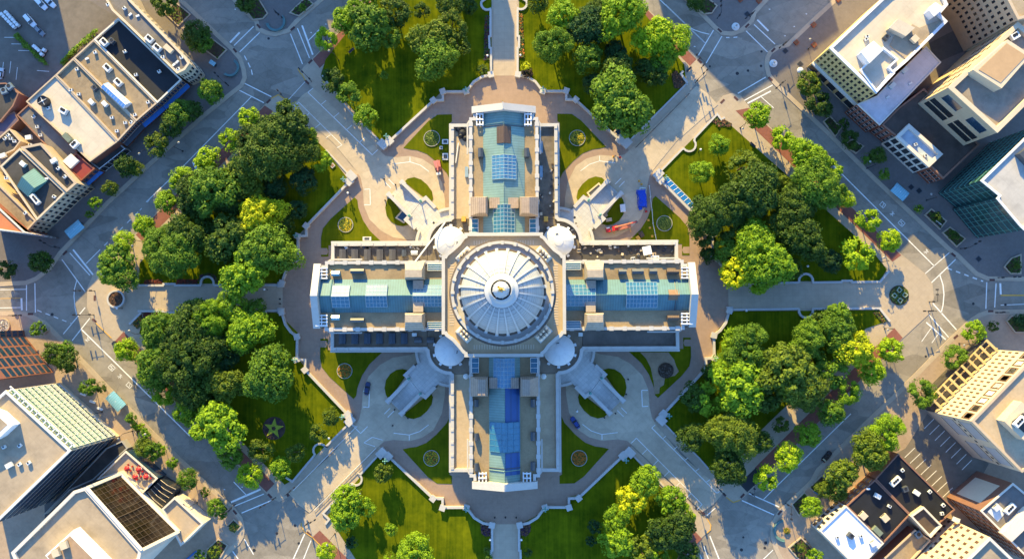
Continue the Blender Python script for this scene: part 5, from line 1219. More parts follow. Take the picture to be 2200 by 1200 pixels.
for i in range(9):
    k = i / 8; fr.tube([q[0] + (q[1] - q[0]) * k + up, q[3] + (q[2] - q[3]) * k + up], 0.05, BRZ, 4)
fr.build('glazing_bar', ao)
rm_ = MB()
for a_, c_ in ((q[0], q[1]), (q[1], q[2]), (q[2], q[3]), (q[3], q[0])): rm_.tube([a_ + up * 3, c_ + up * 3], 0.75, PALEST, 4)
rm_.build('stone_surround', L4)
roofpart(L4, 'penthouse', [(97, 1192), (158, 1137), (235, 1215), (170, 1270)], 29, 33, WHITEROOF)
roofpart(L4, 'penthouse_deck', [(101, 1194), (150, 1150), (215, 1215), (165, 1260)], 32.9, 33.06, mat('rooftop_deck', (0.33, 0.22, 0.14), 0.9, 0.25, 0.7))
L5, pl5 = building('parasol_terrace_building', 'low dark-walled building with the tan parasol terrace on its roof', [(207, 1030), (270, 968), (338, 1027), (307, 1058), (262, 1014)], 8, NAVYGLASS, mat('terrace_tiles', (0.40, 0.31, 0.22), 0.85, 0.12, 0.7, pattern=('joints', 1.2, 44, 0.15)), pm=PALEST, pw=0.5, ph=0.9)
L6 = MB(); c = P(342, 1062); L6t = thing('rounded_glass_entrance', 'dark rounded glass entrance hall below the parasol terrace', 'entrance', (c.x, c.y, 0))
q = pts([(310, 1062), (345, 1030), (378, 1050), (372, 1066), (342, 1096)], 6); b = MB(); b.prism(q, 0, 6, DKGLASS); b.build('glass_wall', L6t)
b = MB()
for i in range(6):
    k = i / 5; a_, c_ = q[0] + (q[1] - q[0]) * k, q[4] + (q[2] - q[4]) * k; b.tube([(a_.x, a_.y, 6.1), ((a_.x + c_.x) / 2, (a_.y + c_.y) / 2, 6.9), (c_.x, c_.y, 6.1)], 0.09, CREAM, 4)
b.build('glazing_rib', L6t)
L7, p = building('tiled_terrace_building', 'low pale building with an empty tiled terrace roof', [(347, 1093), (375, 1067), (437, 1124), (388, 1172)], 8, PALEST, mat('terrace_tiles', (0.40, 0.31, 0.22)), pw=0.6, ph=0.9)
L3, p = building('sunken_court_building', 'low roof coloured dark for its shade in the gap between the two big offices', [(228, 962), (262, 946), (274, 962), (200, 1030), (150, 1052), (92, 1106)], 4, GREYST, DKGREYROOF, pw=0.4, ph=0.5)  # dark roof colour stands in for the shade in this gap
# ---- bottom-right block
E1, p = building('cream_office_tower', 'cream office tower with white bay windows over the stall lined car park', [(2087, 904), (2230, 757), (2400, 900), (2196, 1014)], 29, CREAM, PGRAVEL, pm=TANST, pw=0.8, ph=0.9)
a, b_ = edge(p, 2158, 830, 29)
windows(E1, a, b_, 21.5, 28, 1, 9, 0.8, 0.8, mat('brown_window', (0.10, 0.055, 0.035), .4), None, 'bay_recess'); windows(E1, a + (a - b_).normalized().orthogonal() * 0, b_, 21.8, 28.3, 1, 9, 0.52, 0.55, mat('white_blind', (0.72, 0.70, 0.68), .6, .05), TANST, 'white_bay_window'); windows(E1, a, b_, 9, 20.5, 3, 18, 0.38, 0.5, mat('brown_window', (0.10, 0.055, 0.035), .4), None)
d = (b_ - a).normalized(); n_ = Vector((d.y, -d.x)); L_ = (b_ - a).length; rz = math.atan2(d.y, d.x)
pg = MB()
for o_, z in ((1.0, 7.6), (3.4, 6.8), (5.2, 6.4)): pg.strip([a + n_ * o_, b_ + n_ * o_], 0.4, z - .3, z, YELLOWST)
pg.build('pergola_beam', E1)
for j in range(10):
    c = a + d * (L_ * (j + .3) / 10) + n_ * 3.2; pg = MB(); pg.box((c.x, c.y, 7.9), (0.9, 5.6, 0.4), YELLOWST, rz); pg.build('pergola_rafter', E1)
pl = MB(); pl.strip([a + n_ * 3.0, b_ + n_ * 3.0], 5.4, 0.0, 5.2, DKGREYROOF); pl.build('plinth_roof', E1)
a, b_ = edge(p, 2141, 959, 29); windows(E1, a, b_, 18, 27.5, 1, 2, 0.7, 0.75, mat('grey_panel', (0.36, 0.35, 0.35), .6, .1), BROWNMET, 'grey_panel_bay'); windows(E1, a, b_, 7, 16, 1, 2, 0.7, 0.75, mat('grey_panel', (0.36, 0.35, 0.35)), BROWNMET, 'grey_panel_bay'); windows(E1, a, b_, 16, 18, 1, 9, 0.4, 0.5, frame=None)
roofpart(E1, 'plant_house', [(2157, 904), (2195, 862), (2240, 900), (2200, 945)], 28, 32.5, CREAM)
roofpart(E1, 'plant_pit', [(2174, 905), (2198, 886), (2235, 905), (2204, 932)], 32, 32.6, DKGREYROOF)
E2, p = building('brick_side_building', 'tall brick building whose plain wall carries one big white panel over the car park', [(2107, 1097), (2177, 1037), (2300, 1140), (2222, 1212)], 22, mat('rust_brick', (0.17, 0.085, 0.062), 0.85, 0.2, 1.0, 0.1), GREYROOF, pm=PALEST, pw=0.5, ph=0.8)
a, b_ = edge(p, 2142, 1067, 22); windows(E2, a, b_, 2.5, 18.5, 1, 1, 0.62, 0.92, mat('white_wall_panel', (0.46, 0.41, 0.34), .8, .08), None, 'white_panel')
a, b_ = edge(p, 2165, 1155, 22); windows(E2, a, b_, 2, 20, 5, 8, 0.42, 0.5)
roofpart(E2, 'light_wall', [(2152, 1145), (2207, 1090), (2230, 1110), (2174, 1163)], 21, 23.5, PALEST)
roofpart(E2, 'plant_deck', [(2122, 1098), (2140, 1078), (2162, 1098), (2144, 1120)], 21, 21.35, LIGHTMET)
E4, p = building('black_roofed_shop', 'black-roofed shop building next to the car park, nearer the car park', [(1881, 1028), (1930, 974), (2052, 1094), (2020, 1122), (1955, 1104)], 8, BROWNBRICK, BLACKROOF, pw=0.35, ph=0.4, pm=BROWNBRICK)
E4b, p4b = building('square_black_roofed_shop', 'squarer black-roofed shop building touching the white roof', [(1819, 1086), (1880, 1030), (1955, 1105), (1900, 1164)], 8, BROWNBRICK, BLACKROOF, pw=0.35, ph=0.4, pm=BROWNBRICK)
a, b_ = edge(p4b, 1850, 1058, 8); windows(E4b, a, b_, 0.5, 7.2, 2, 5, 0.5, 0.6)
E5, p = building('white_membrane_building', 'white-roofed building with an arched pale stone front at the lower crossing', [(1762, 1140), (1818, 1086), (1899, 1166), (1845, 1222)], 9, PALEST, WHITEROOF, pw=0.4, ph=0.5, pm=PALEST)
a, b_ = edge(p, 1790, 1113, 9); windows(E5, a, b_, 4.3, 8.3, 1, 6, 0.5, 0.7); windows(E5, a, b_, 0.4, 3.8, 1, 6, 0.65, 0.8, name='arch_opening', frame=PALEST)
E6, p = building('cream_gable_tower', 'cream block with rows of small dark windows at the bottom edge', [(2127, 1153), (2210, 1232), (2120, 1330), (2027, 1252)], 27, CREAM, PLAZAROOF, pw=0.8, ph=1.2, pm=PALEST)
a, b_ = edge(p, 2077, 1202, 27); windows(E6, a, b_, 1, 26, 6, 9, 0.42, 0.42, mat('brown_window', (0.10, 0.055, 0.035)), FRAMEW, skip=lambda i, j: j == 7)
E7, p = building('tan_deck_building', 'small tan roof deck beside the black roofs', [(1882, 1215), (1966, 1137), (2000, 1160), (1940, 1225)], 6, BRICK, TANROOF, pw=0.5, ph=0.8, pm=TANST)
E8, p = building('sunken_brown_roof_building', 'small dark brown sunken roof with light rim among the black roofs', [(1957, 1108), (1985, 1088), (2024, 1128), (2000, 1154)], 10, TANST, mat('dark_brown_roof', (0.085, 0.062, 0.05)), pw=0.5, ph=1.2, pm=PALEST)
# unseen blocks added beyond the frame, sized for the shadows they cast into it
SHW = [
    ('unseen block added to shade the north-west crossing', [(335, -300), (618, -300), (618, -205), (335, -205)], 35.5),
    ('lower unseen block added to shade the road above the north-west crossing', [(622, -290), (688, -290), (688, -205), (622, -205)], 18),
    ('unseen block added to shade the top path', [(935, -275), (1020, -275), (1020, -200), (935, -200)], 24),
    ('unseen block added to shade the upper car park', [(-200, -300), (56, -300), (56, -205), (-200, -205)], 33),
    ('unseen block added to shade the north-east crossing', [(1439, -336), (1285, -485), (1400, -620), (1650, -480)], 40),
]
for lab, l, h in SHW:
    g_ = pts(l); rp = []
    for v in g_:                                  # these are laid out on the ground, out of the frame
        d_ = Vector((v.x, v.y, h)) - CAM; c_ = ROT.transposed() @ d_; rp.append((1100 + FOC * c_.x / -c_.z, 600 - FOC * c_.y / -c_.z))
    building('unseen_shadow_block', lab, rp, h, TANST, GREYROOF, pw=0.8, ph=1.0)
# ------------------------------------------------------------------ trees
def crown_mesh(seed, rr, hh, n_blob, n_leaf, leaf, am=1.0):
    """leaf-sized faces gathered in clumps that fill a rounded, uneven crown of radius rr and height hh (centre at z = 0)"""
    rnd = random.Random(seed); blobs = []
    ph = [rnd.uniform(0, 6.28) for _ in range(4)]
    for i in range(n_blob):
        for _ in range(40):
            a = rnd.uniform(0, 2 * PI); zz = rnd.uniform(-0.55, 1.0); q = math.sqrt(max(0, 1 - zz * zz))
            lump = 1 + am * (0.17 * sin(2 * a + ph[0]) + 0.13 * sin(3 * a + ph[1]) + 0.09 * sin(5 * a + ph[2]))
            k = rnd.uniform(0.58, 0.95) if zz > -0.1 else rnd.uniform(0.3, 0.85)
            c = Vector((cos(a) * q * rr * k * lump, sin(a) * q * rr * k * lump, zz * hh / 2 * k * 1.05))
            if all((c - o[0]).length > 0.24 * rr for o in blobs): break
        blobs.append((c, rr * rnd.choice((rnd.uniform(0.13, 0.22), rnd.uniform(0.20, 0.36)))))
    vs = []; fs = []
    for c, br in blobs:
        m = int(n_leaf / n_blob * rnd.uniform(.8, 1.2))
        for _ in range(m):
            d = Vector((rnd.gauss(0, 1), rnd.gauss(0, 1), rnd.gauss(0, 1) + 0.35)).normalized()
            p = c + Vector((d.x, d.y, d.z * 0.85)) * br * rnd.uniform(0.72, 1.08)
            nrm = (d + Vector((rnd.uniform(-.7, .7), rnd.uniform(-.7, .7), rnd.uniform(-.3, .8)))).normalized()
            t = nrm.cross(Vector((rnd.uniform(-1, 1), rnd.uniform(-1, 1), rnd.uniform(-1, 1)))).normalized(); b = nrm.cross(t)
            s = leaf * rnd.uniform(.65, 1.35); o = len(vs)
            vs += [p + t * s, p + b * s * .62 - nrm * s * .12, p - t * s * .9, p - b * s * .62 - nrm * s * .12]
            fs.append((o, o + 1, o + 2, o + 3))
    # stray sprays so that the outline is broken
    for _ in range(n_leaf // 14):
        a = rnd.uniform(0, 2 * PI); zz = rnd.uniform(-.4, .9); q = math.sqrt(1 - zz * zz)
        lump = 1 + am * (0.17 * sin(2 * a + ph[0]) + 0.13 * sin(3 * a + ph[1]) + 0.09 * sin(5 * a + ph[2]))
        p = Vector((cos(a) * q * rr * lump, sin(a) * q * rr * lump, zz * hh / 2)) * rnd.uniform(.85, 1.06)
        t = Vector((rnd.uniform(-1, 1), rnd.uniform(-1, 1), rnd.uniform(-.5, .5))).normalized(); b = t.cross(Vector((0, 0, 1))); s = leaf * rnd.uniform(.6, 1.2); o = len(vs)
        vs += [p + t * s, p + b * s * .6, p - t * s, p - b * s * .6]; fs.append((o, o + 1, o + 2, o + 3))
    me = bpy.data.meshes.new('crown'); me.from_pydata([tuple(v) for v in vs], [], fs); me.materials.append(LEAF['mid']); me.update()
    return me, blobs
def trunk_mesh(seed, rr, hh, zc, blobs, r0):
    rnd = random.Random(seed); b = MB()
    top = zc - hh * .10
    b.tube([(0, 0, 0), (rnd.uniform(-.1, .1), rnd.uniform(-.1, .1), top * .5), (rnd.uniform(-.2, .2), rnd.uniform(-.2, .2), top)], r0, BARK, 7, r0 * .55)
    for c, br in rnd.sample(blobs, min(7, len(blobs))):
        b.tube([(0, 0, top * rnd.uniform(.55, .95)), (c.x * .5, c.y * .5, zc + c.z * .4 - .3), (c.x * .92, c.y * .92, zc + c.z * .92)], r0 * .42, BARK, 5, r0 * .12)
    me = bpy.data.meshes.new('trunk'); me.from_pydata(b.v, [], b.f); me.materials.append(BARK); me.update(); return me
# three sizes, a few shapes of each: nominal radius, crown height, crown centre height
SIZES = {'s': (2.6, 4.2, 4.0, 0.13, 15, 1300, 0.28), 'm': (4.4, 6.4, 5.8, 0.22, 32, 3600, 0.33), 'l': (8.0, 10.5, 10.0, 0.42, 72, 10500, 0.43)}
PROTO = {}
for k_, (rr, hh, zc, r0, nb, nl, lf) in SIZES.items():
    PROTO[k_] = []
    for i in range(6 if k_ != 's' else 4):
        q_ = (1.0, 0.8, 1.15, 0.9, 1.3, 0.75)[i]
        cm_, bl_ = crown_mesh(100 + i * 7 + ord(k_), rr, hh, int(nb * (1.25, .8, 1.0, 1.4, .7, 1.1)[i]), int(nl / q_ ** 1.5), lf * q_, 1.0 if k_ == 'l' else 0.42)
        PROTO[k_].append((cm_, trunk_mesh(i + 3, rr, hh, zc, bl_, r0)))
trnd = random.Random(77); TREE_N = 0
def tree(u, v, rpx, col, label, group=None, name='tree', low=False):
    global TREE_N
    TREE_N += 1
    size = 's' if rpx < 17 else ('m' if rpx < 37 else 'l')
    rr, hh, zc = SIZES[size][:3]
    r_ = rpx / 5.95; sc = r_ / rr; hs = sc ** 0.75 * trnd.uniform(.93, 1.08)
    if low: hs *= 0.55
    p = P(u, v, zc * hs if not low else 1.5)
    cm_, tm_ = PROTO[size][trnd.randrange(len(PROTO[size]))]
    t = thing(name, label, 'tree' if name == 'tree' else 'shrub', (p.x, p.y, 0.1), trnd.uniform(0, 6.28), group)
    t.scale = (sc * trnd.uniform(.95, 1.06), sc * trnd.uniform(.95, 1.06), hs)
    c = bpy.data.objects.new('crown', cm_); COL.objects.link(c); c.parent = t; c.location = (0, 0, zc if not low else zc * .72)
    c.material_slots[0].link = 'OBJECT'; c.material_slots[0].material = LEAF[col]
    k = bpy.data.objects.new('trunk', tm_); COL.objects.link(k); k.parent = t
    return t
CW = {'dark': 'dark green', 'teal': 'dark bluish green', 'mid': 'mid green', 'olive': 'olive green', 'bright': 'bright green', 'lime': 'lime green', 'yellow': 'yellow', 'purple': 'dark purple'}
def plant(where, ref, refname, rows, group, kind='tree'):
    """rows: (u, v, radius px, colour); each tree is told apart by colour, size and its order from a landmark"""
    cls = {}
    for r in rows:
        s = 'small' if r[2] < 20 else ('broad' if r[2] >= 37 else 'medium'); cls.setdefault((s, r[3]), []).append(r)
    for (s, c), l in cls.items():
        l.sort(key=lambda r: (r[0] - ref[0]) ** 2 + (r[1] - ref[1]) ** 2)
        for i, (u, v, rp, col) in enumerate(l):
            pre = '' if len(l) == 1 else ('nearest-in, ' if False else '')
            o = 'the only one that large and that green' if len(l) == 1 else ORD[i] + ' such from ' + refname
            if len(l) == 1: o = 'unlike its neighbours'
            lab = f"{s} {CW[c]} {kind} {where}, {o}"
            tree(u, v, rp, col, lab, group, low=(kind != 'tree'), name='tree' if kind == 'tree' else 'shrub')
DOME_PX = (1083, 637)
def streetrow(where, frm, rows, group):
    for i, (u, v, rp, col) in enumerate(rows):
        tree(u, v, rp, col, f"{CW[col]} street tree {where}, {ORD[i]} from {frm}", group)
G1 = 'street trees round the square'; G2 = 'trees of the park groves'; G3 = 'trees on the outer pavements'
streetrow('on the north-west brick strip', 'the top crossing', [(536, 254, 23, 'lime'), (494, 302, 24, 'lime'), (446, 342, 28, 'lime'), (392, 386, 30, 'lime'), (358, 434, 26, 'bright'), (310, 484, 24, 'lime'), (268, 520, 25, 'lime')], G1)
streetrow('on the brick strip above the north-west lawn', 'the crossing', [(700, 87, 25, 'lime'), (740, 43, 28, 'bright'), (787, 3, 24, 'bright')], G1)
streetrow('on the north-east brick strip', 'the upper crossing', [(1628, 248, 28, 'lime'), (1680, 296, 26, 'lime'), (1735, 337, 38, 'bright'), (1816, 428, 20, 'lime'), (1863, 472, 26, 'lime'), (1910, 516, 26, 'lime')], G1)
streetrow('on the south-east brick strip', 'the east plaza', [(1912, 752, 26, 'lime'), (1870, 796, 28, 'lime'), (1824, 842, 27, 'bright'), (1784, 884, 29, 'mid'), (1736, 932, 29, 'bright'), (1692, 980, 30, 'lime'), (1646, 1024, 26, 'lime')], G1)
streetrow('on the south-west brick strip', 'the west plaza', [(274, 752, 26, 'lime'), (356, 846, 26, 'lime'), (404, 884, 30, 'bright'), (496, 980, 26, 'mid'), (538, 1020, 27, 'lime')], G1)
plant('in the north-west grove', DOME_PX, 'the dome', [(612, 276, 48, 'dark'), (578, 322, 60, 'dark'), (632, 330, 42, 'dark'), (664, 300, 24, 'mid'), (545, 300, 36, 'dark'), (690, 347, 24, 'bright'), (520, 378, 40, 'olive'), (458, 408, 52, 'mid'), (416, 414, 38, 'dark'),
    (490, 424, 38, 'dark'), (540, 402, 34, 'olive'), (592, 402, 28, 'teal'), (652, 388, 30, 'teal'), (638, 450, 22, 'teal'), (562, 462, 42, 'yellow'), (420, 476, 30, 'dark'), (404, 504, 40, 'dark'), (348, 520, 38, 'mid'), (382, 545, 48, 'mid'), (492, 512, 44, 'dark'),
    (578, 534, 54, 'mid'), (528, 588, 46, 'bright'), (456, 500, 28, 'dark'), (252, 560, 36, 'mid'), (266, 592, 34, 'mid'), (238, 590, 24, 'bright'), (610, 480, 26, 'dark'), (530, 460, 24, 'dark')], G2)
plant('in the south-west grove', DOME_PX, 'the dome', [(420, 662, 24, 'mid'), (500, 657, 34, 'bright'), (546, 668, 27, 'mid'), (536, 712, 42, 'bright'), (452, 690, 38, 'bright'), (408, 704, 48, 'dark'), (350, 708, 42, 'mid'), (384, 740, 42, 'dark'), (404, 772, 55, 'dark'), (344, 780, 44, 'mid'),
    (330, 812, 34, 'mid'), (480, 760, 36, 'teal'), (484, 824, 38, 'olive'), (580, 804, 52, 'mid'), (420, 838, 38, 'dark'), (470, 914, 50, 'bright'), (560, 968, 26, 'olive'), (603, 1004, 24, 'bright'), (637, 972, 22, 'olive'), (684, 928, 19, 'olive'), (711, 894, 19, 'olive'), (445, 750, 40, 'dark'), (520, 735, 30, 'dark'), (456, 868, 24, 'dark')], G2)
plant('on the north-west lawn', DOME_PX, 'the dome', [(793, 57, 46, 'mid'), (833, 77, 28, 'mid'), (850, 27, 32, 'dark'), (713, 173, 25, 'dark'), (750, 203, 25, 'mid'), (785, 250, 26, 'bright'), (826, 162, 10, 'mid'), (925, 83, 38, 'olive'), (935, 127, 40, 'mid'), (970, 56, 34, 'olive'), (985, 95, 28, 'olive'), (907, 24, 18, 'dark'), (968, 8, 30, 'dark'), (765, 22, 24, 'bright'), (1008, 14, 18, 'dark')], G2)
plant('on the north-east lawn', DOME_PX, 'the dome', [(1210, 33, 36, 'bright'), (1155, 7, 24, 'olive'), (1187, 98, 38, 'mid'), (1267, 57, 42, 'teal'), (1335, 25, 50, 'bright'), (1262, 125, 34, 'mid'), (1322, 112, 24, 'teal'), (1327, 150, 36, 'dark'), (1332, 222, 62, 'mid'), (1405, 80, 38, 'lime'), (1452, 87, 34, 'lime'), (1424, 126, 30, 'bright'), (1408, 160, 28, 'dark'), (1385, 150, 26, 'dark'), (1290, 22, 30, 'dark'), (1275, 180, 24, 'teal')], G2)
plant('in the north-east grove', DOME_PX, 'the dome', [(1544, 312, 22, 'bright'), (1506, 370, 26, 'bright'), (1596, 358, 36, 'olive'), (1780, 368, 26, 'bright'), (1752, 396, 52, 'mid'), (1718, 422, 36, 'mid'), (1788, 416, 30, 'mid'), (1840, 544, 34, 'lime'), (1620, 410, 54, 'dark'), (1666, 392, 24, 'olive'), (1572, 440, 42, 'dark'), (1526, 462, 46, 'dark'), (1512, 500, 30, 'dark'),
    (1520, 548, 18, 'dark'), (1700, 452, 45, 'dark'), (1690, 484, 36, 'olive'), (1722, 512, 46, 'dark'), (1618, 520, 42, 'bright'), (1642, 560, 54, 'bright'), (1580, 588, 34, 'yellow'), (1636, 596, 34, 'lime'), (1560, 536, 30, 'mid'), (1696, 578, 26, 'dark'), (1784, 562, 24, 'teal'), (1560, 480, 34, 'dark')], G2)
plant('in the south-east grove', DOME_PX, 'the dome', [(1800, 684, 32, 'mid'), (1798, 712, 38, 'mid'), (1764, 692, 26, 'dark'), (1732, 728, 37, 'mid'), (1836, 752, 37, 'yellow'), (1792, 800, 32, 'mid'), (1576, 732, 28, 'bright'), (1600, 752, 46, 'mid'), (1588, 824, 54, 'bright'), (1554, 790, 32, 'bright'), (1524, 856, 34, 'bright'), (1494, 852, 32, 'dark'), (1690, 798, 58, 'olive'), (1728, 842, 42, 'olive'),
    (1745, 772, 30, 'mid'), (1644, 850, 34, 'dark'), (1572, 930, 50, 'olive'), (1484, 938, 32, 'dark'), (1564, 1000, 38, 'dark'), (1636, 948, 24, 'dark'), (1676, 912, 17, 'olive'), (1640, 780, 34, 'mid'), (1530, 800, 22, 'dark')], G2)
plant('on the south-east lawn', DOME_PX, 'the dome', [(1387, 1032, 33, 'bright'), (1356, 1072, 32, 'yellow'), (1440, 1072, 31, 'bright'), (1468, 1105, 24, 'lime'), (1322, 1112, 28, 'bright'), (1445, 1138, 42, 'dark'), (1325, 1162, 34, 'bright'), (1378, 1180, 30, 'olive'), (1480, 1188, 24, 'dark'), (1414, 1188, 26, 'bright'), (1278, 1130, 15, 'teal'), (1270, 1160, 12, 'teal')], G2)
plant('on the south-west lawn', DOME_PX, 'the dome', [(745, 1070, 30, 'bright'), (742, 1106, 32, 'bright'), (786, 1090, 20, 'bright'), (824, 1015, 21, 'olive'), (840, 1136, 14, 'bright'), (755, 1165, 14, 'teal'), (702, 1184, 21, 'lime'), (894, 1186, 40, 'bright'), (836, 1198, 14, 'bright')], G2)
plant('by the steps of the top path', (1083, 163), 'the steps', [(1037, 150, 12, 'dark'), (1130, 143, 12, 'yellow'), (1134, 157, 13, 'purple')], 'shrubs beside the entrance paths', 'shrub')
plant('beside the bottom path', (1083, 1120), 'the bottom steps', [(1046, 1182, 9, 'olive'), (1134, 1186, 10, 'dark'), (1050, 1196, 9, 'mid')], 'shrubs beside the entrance paths', 'shrub')
plant('on the outer north-west pavement', (505, 150), 'the north-west crossing', [(423, 73, 30, 'dark'), (432, 92, 24, 'mid'), (353, 8, 26, 'dark'), (527, 7, 20, 'dark'), (650, 17, 9, 'mid'), (453, 196, 27, 'mid'), (386, 244, 28, 'mid'), (412, 238, 22, 'dark'), (368, 272, 25, 'dark'), (336, 312, 26, 'olive'), (272, 356, 26, 'dark'), (292, 362, 18, 'olive'), (238, 405, 17, 'olive'), (205, 437, 15, 'bright'), (193, 460, 9, 'mid'), (88, 562, 26, 'dark'), (14, 578, 22, 'dark')], G3)
plant('on the outer south-west pavement', (160, 690), 'the west crossing', [(82, 707, 16, 'mid'), (118, 760, 24, 'dark'), (142, 752, 20, 'mid'), (146, 775, 26, 'dark'), (190, 830, 19, 'mid'), (218, 832, 13, 'dark'), (283, 897, 13, 'mid'), (292, 915, 9, 'bright'), (304, 916, 8, 'lime'), (312, 932, 14, 'bright'), (312, 960, 22, 'olive'), (330, 968, 20, 'mid'), (348, 966, 12, 'bright'), (371, 993, 13, 'bright'), (404, 1027, 23, 'mid'), (442, 1057, 11, 'dark'), (464, 1088, 19, 'mid'), (476, 1104, 12, 'mid'), (461, 1184, 14, 'olive'), (432, 1194, 14, 'mid')], G3)
plant('on the outer north-east pavement', (1650, 150), 'the north-east crossing', [(1737, 180, 26, 'olive'), (1757, 222, 27, 'dark'), (1772, 238, 16, 'dark'), (1810, 267, 14, 'dark'), (1823, 300, 21, 'dark'), (1885, 334, 19, 'dark'), (1862, 342, 14, 'mid'), (1898, 375, 13, 'mid'), (1972, 449, 10, 'mid'), (2010, 466, 12, 'dark'), (2048, 505, 11, 'dark'), (2185, 569, 10, 'dark'), (1495, 6, 20, 'dark')], G3)
plant('on the outer south-east pavement', (2040, 690), 'the east crossing', [(2092, 713, 23, 'bright'), (2132, 700, 12, 'dark'), (2048, 765, 25, 'mid'), (2070, 758, 10, 'mid'), (1982, 843, 30, 'mid'), (1900, 930, 37, 'bright'), (1866, 968, 38, 'olive'), (1808, 1016, 32, 'olive'), (1768, 1050, 19, 'olive'), (1796, 1052, 24, 'olive'), (1742, 1088, 22, 'bright'), (1750, 1194, 17, 'bright'), (1722, 1176, 9, 'olive'), (2192, 690, 17, 'teal'), (2215, 672, 14, 'dark')], G3)
# hedges of the north-west car park
for lab, l, n in (('green hedge along the wall between the two car parks', [(38, 78), (60, 100), (103, 140)], 900), ('lighter green hedge behind the tan roofs', [(137, 138), (162, 110), (212, 66)], 800)):
    q = pts(l); b = MB(); rnd = random.Random(n)
    for i in range(n):
        t = rnd.random() * (len(q) - 1); k = min(int(t), len(q) - 2); p = q[k] + (q[k + 1] - q[k]) * (t - k); r_ = rnd.uniform(0, 1.5) * (0.7 + .3 * sin(t * 9)); a = rnd.uniform(0, 6.28)
        c = Vector((p.x + r_ * cos(a), p.y + r_ * sin(a), rnd.uniform(.5, 2.0) * (1.2 - r_ / 2))); tt = Vector((rnd.uniform(-1, 1), rnd.uniform(-1, 1), rnd.uniform(-.4, .4))).normalized(); bb = tt.cross(Vector((rnd.uniform(-.5, .5), rnd.uniform(-.5, .5), 1))).normalized(); s = rnd.uniform(.25, .45)
        b.add([c + tt * s, c + bb * s * .6, c - tt * s, c - bb * s * .6], [(0, 1, 2, 3)], LEAF['mid' if 'lighter' not in lab else 'bright'])
    tag(b.build('hedge'), lab, 'hedge')
# ground cover in the flower strips and corner beds
def bed(lab, l, mats_, n, h=0.5, name='planting_bed', s=0.3, kerb=None):
    q = ccw(pts(l)); b = MB(); b.prism(q, 0.1, 0.36, SOIL); t = tag(b.build(name), lab, 'planting bed')
    f = MB(); rnd = random.Random(len(lab)); xs = [v.x for v in q]; ys = [v.y for v in q]; k = 0
    def inside(x, y):
        r = False
        for i in range(len(q)):
            a, c = q[i], q[i - 1]
            if (a.y > y) != (c.y > y) and x < (c.x - a.x) * (y - a.y) / (c.y - a.y) + a.x: r = not r
        return r
    while k < n:
        x, y = rnd.uniform(min(xs), max(xs)), rnd.uniform(min(ys), max(ys)); k += 1
        if not inside(x, y): continue
        z = 0.36 + rnd.random() * h; a = rnd.uniform(0, 6.28); w_ = s * rnd.uniform(.6, 1.4); d = rnd.uniform(-.5, .5) * w_
        f.add([(x + w_ * cos(a), y + w_ * sin(a), z), (x - w_ * sin(a), y + w_ * cos(a), z + d), (x - w_ * cos(a), y - w_ * sin(a), z), (x + w_ * sin(a), y - w_ * cos(a), z - d)], [(0, 1, 2, 3)], rnd.choice(mats_))
    tag(f.build('plants', t), kind='stuff')
    if kerb: e = MB(); e.ring(inset(q, -0.45), q, 0.1, 0.62, kerb); e.build('stone_kerb', t)
RUSTL = mat('rust_leaves', (0.16, 0.10, 0.02), 0.8, 0.3); REDL = mat('red_bed_leaves', (0.13, 0.025, 0.015), 0.9, 0.3); MULCH = mat('mulch', (0.16, 0.075, 0.04), .9, .3)
bed('red leafy strip above the west path near the round planter', [(312, 601), (350, 601), (350, 609), (312, 610)], [REDL, REDL, SOIL], 160)
bed('red leafy strip above the west path between wall bump and round seat', [(380, 600), (425, 600), (425, 610), (380, 610)], [REDL, REDL, SOIL], 160)
bed('red leafy strip below the west path', [(310, 671), (350, 671), (350, 684), (310, 684)], [REDL, SOIL, REDL], 160)
bed('dark arc of shrubs behind the round seat of the west path', [(425, 605), (430, 592), (447, 585), (464, 592), (470, 605), (463, 604), (447, 594), (431, 604)], [FP, SOIL, FG], 240)
bed('brown mulch bed at the sharp corner of the north-east lawn', [(1530, 262), (1541, 249), (1557, 258), (1572, 266), (1568, 272), (1545, 273)], [MULCH, MULCH, SOIL, FG], 260)
bed('brown mulch bed at the corner of the north-east lawn by the crossing', [(1442, 160), (1452, 152), (1471, 178), (1462, 190), (1448, 190)], [MULCH, MULCH, SOIL], 260)
bed('flower border along the east side of the top path', [(1114, 30), (1123, 30), (1126, 125), (1114, 125)], [FG, RUSTL, FG, FO], 420)
bed('dark flower border along the west side of the top path', [(1042, 35), (1052, 35), (1052, 130), (1040, 130)], [FG, FP, FG, REDL], 420)
bed('brown round bed west of the bottom steps', [(1032, 1128), (1036, 1118), (1054, 1122), (1056, 1148), (1042, 1150), (1034, 1142)], [MULCH, SOIL, FP], 200)
bed('brown round bed east of the bottom steps', [(1118, 1122), (1136, 1118), (1140, 1128), (1138, 1142), (1130, 1150), (1117, 1148)], [MULCH, SOIL, FP], 200)
bed('flower bed at the west end of the lower west lawn', [(286, 696), (304, 674), (310, 690), (296, 706)], [FG, RUSTL, FO], 160)
bed('flower bed behind the wall end of the east path, lower side', [(1874, 671), (1886, 668), (1904, 690), (1897, 694)], [FG, RUSTL], 120)
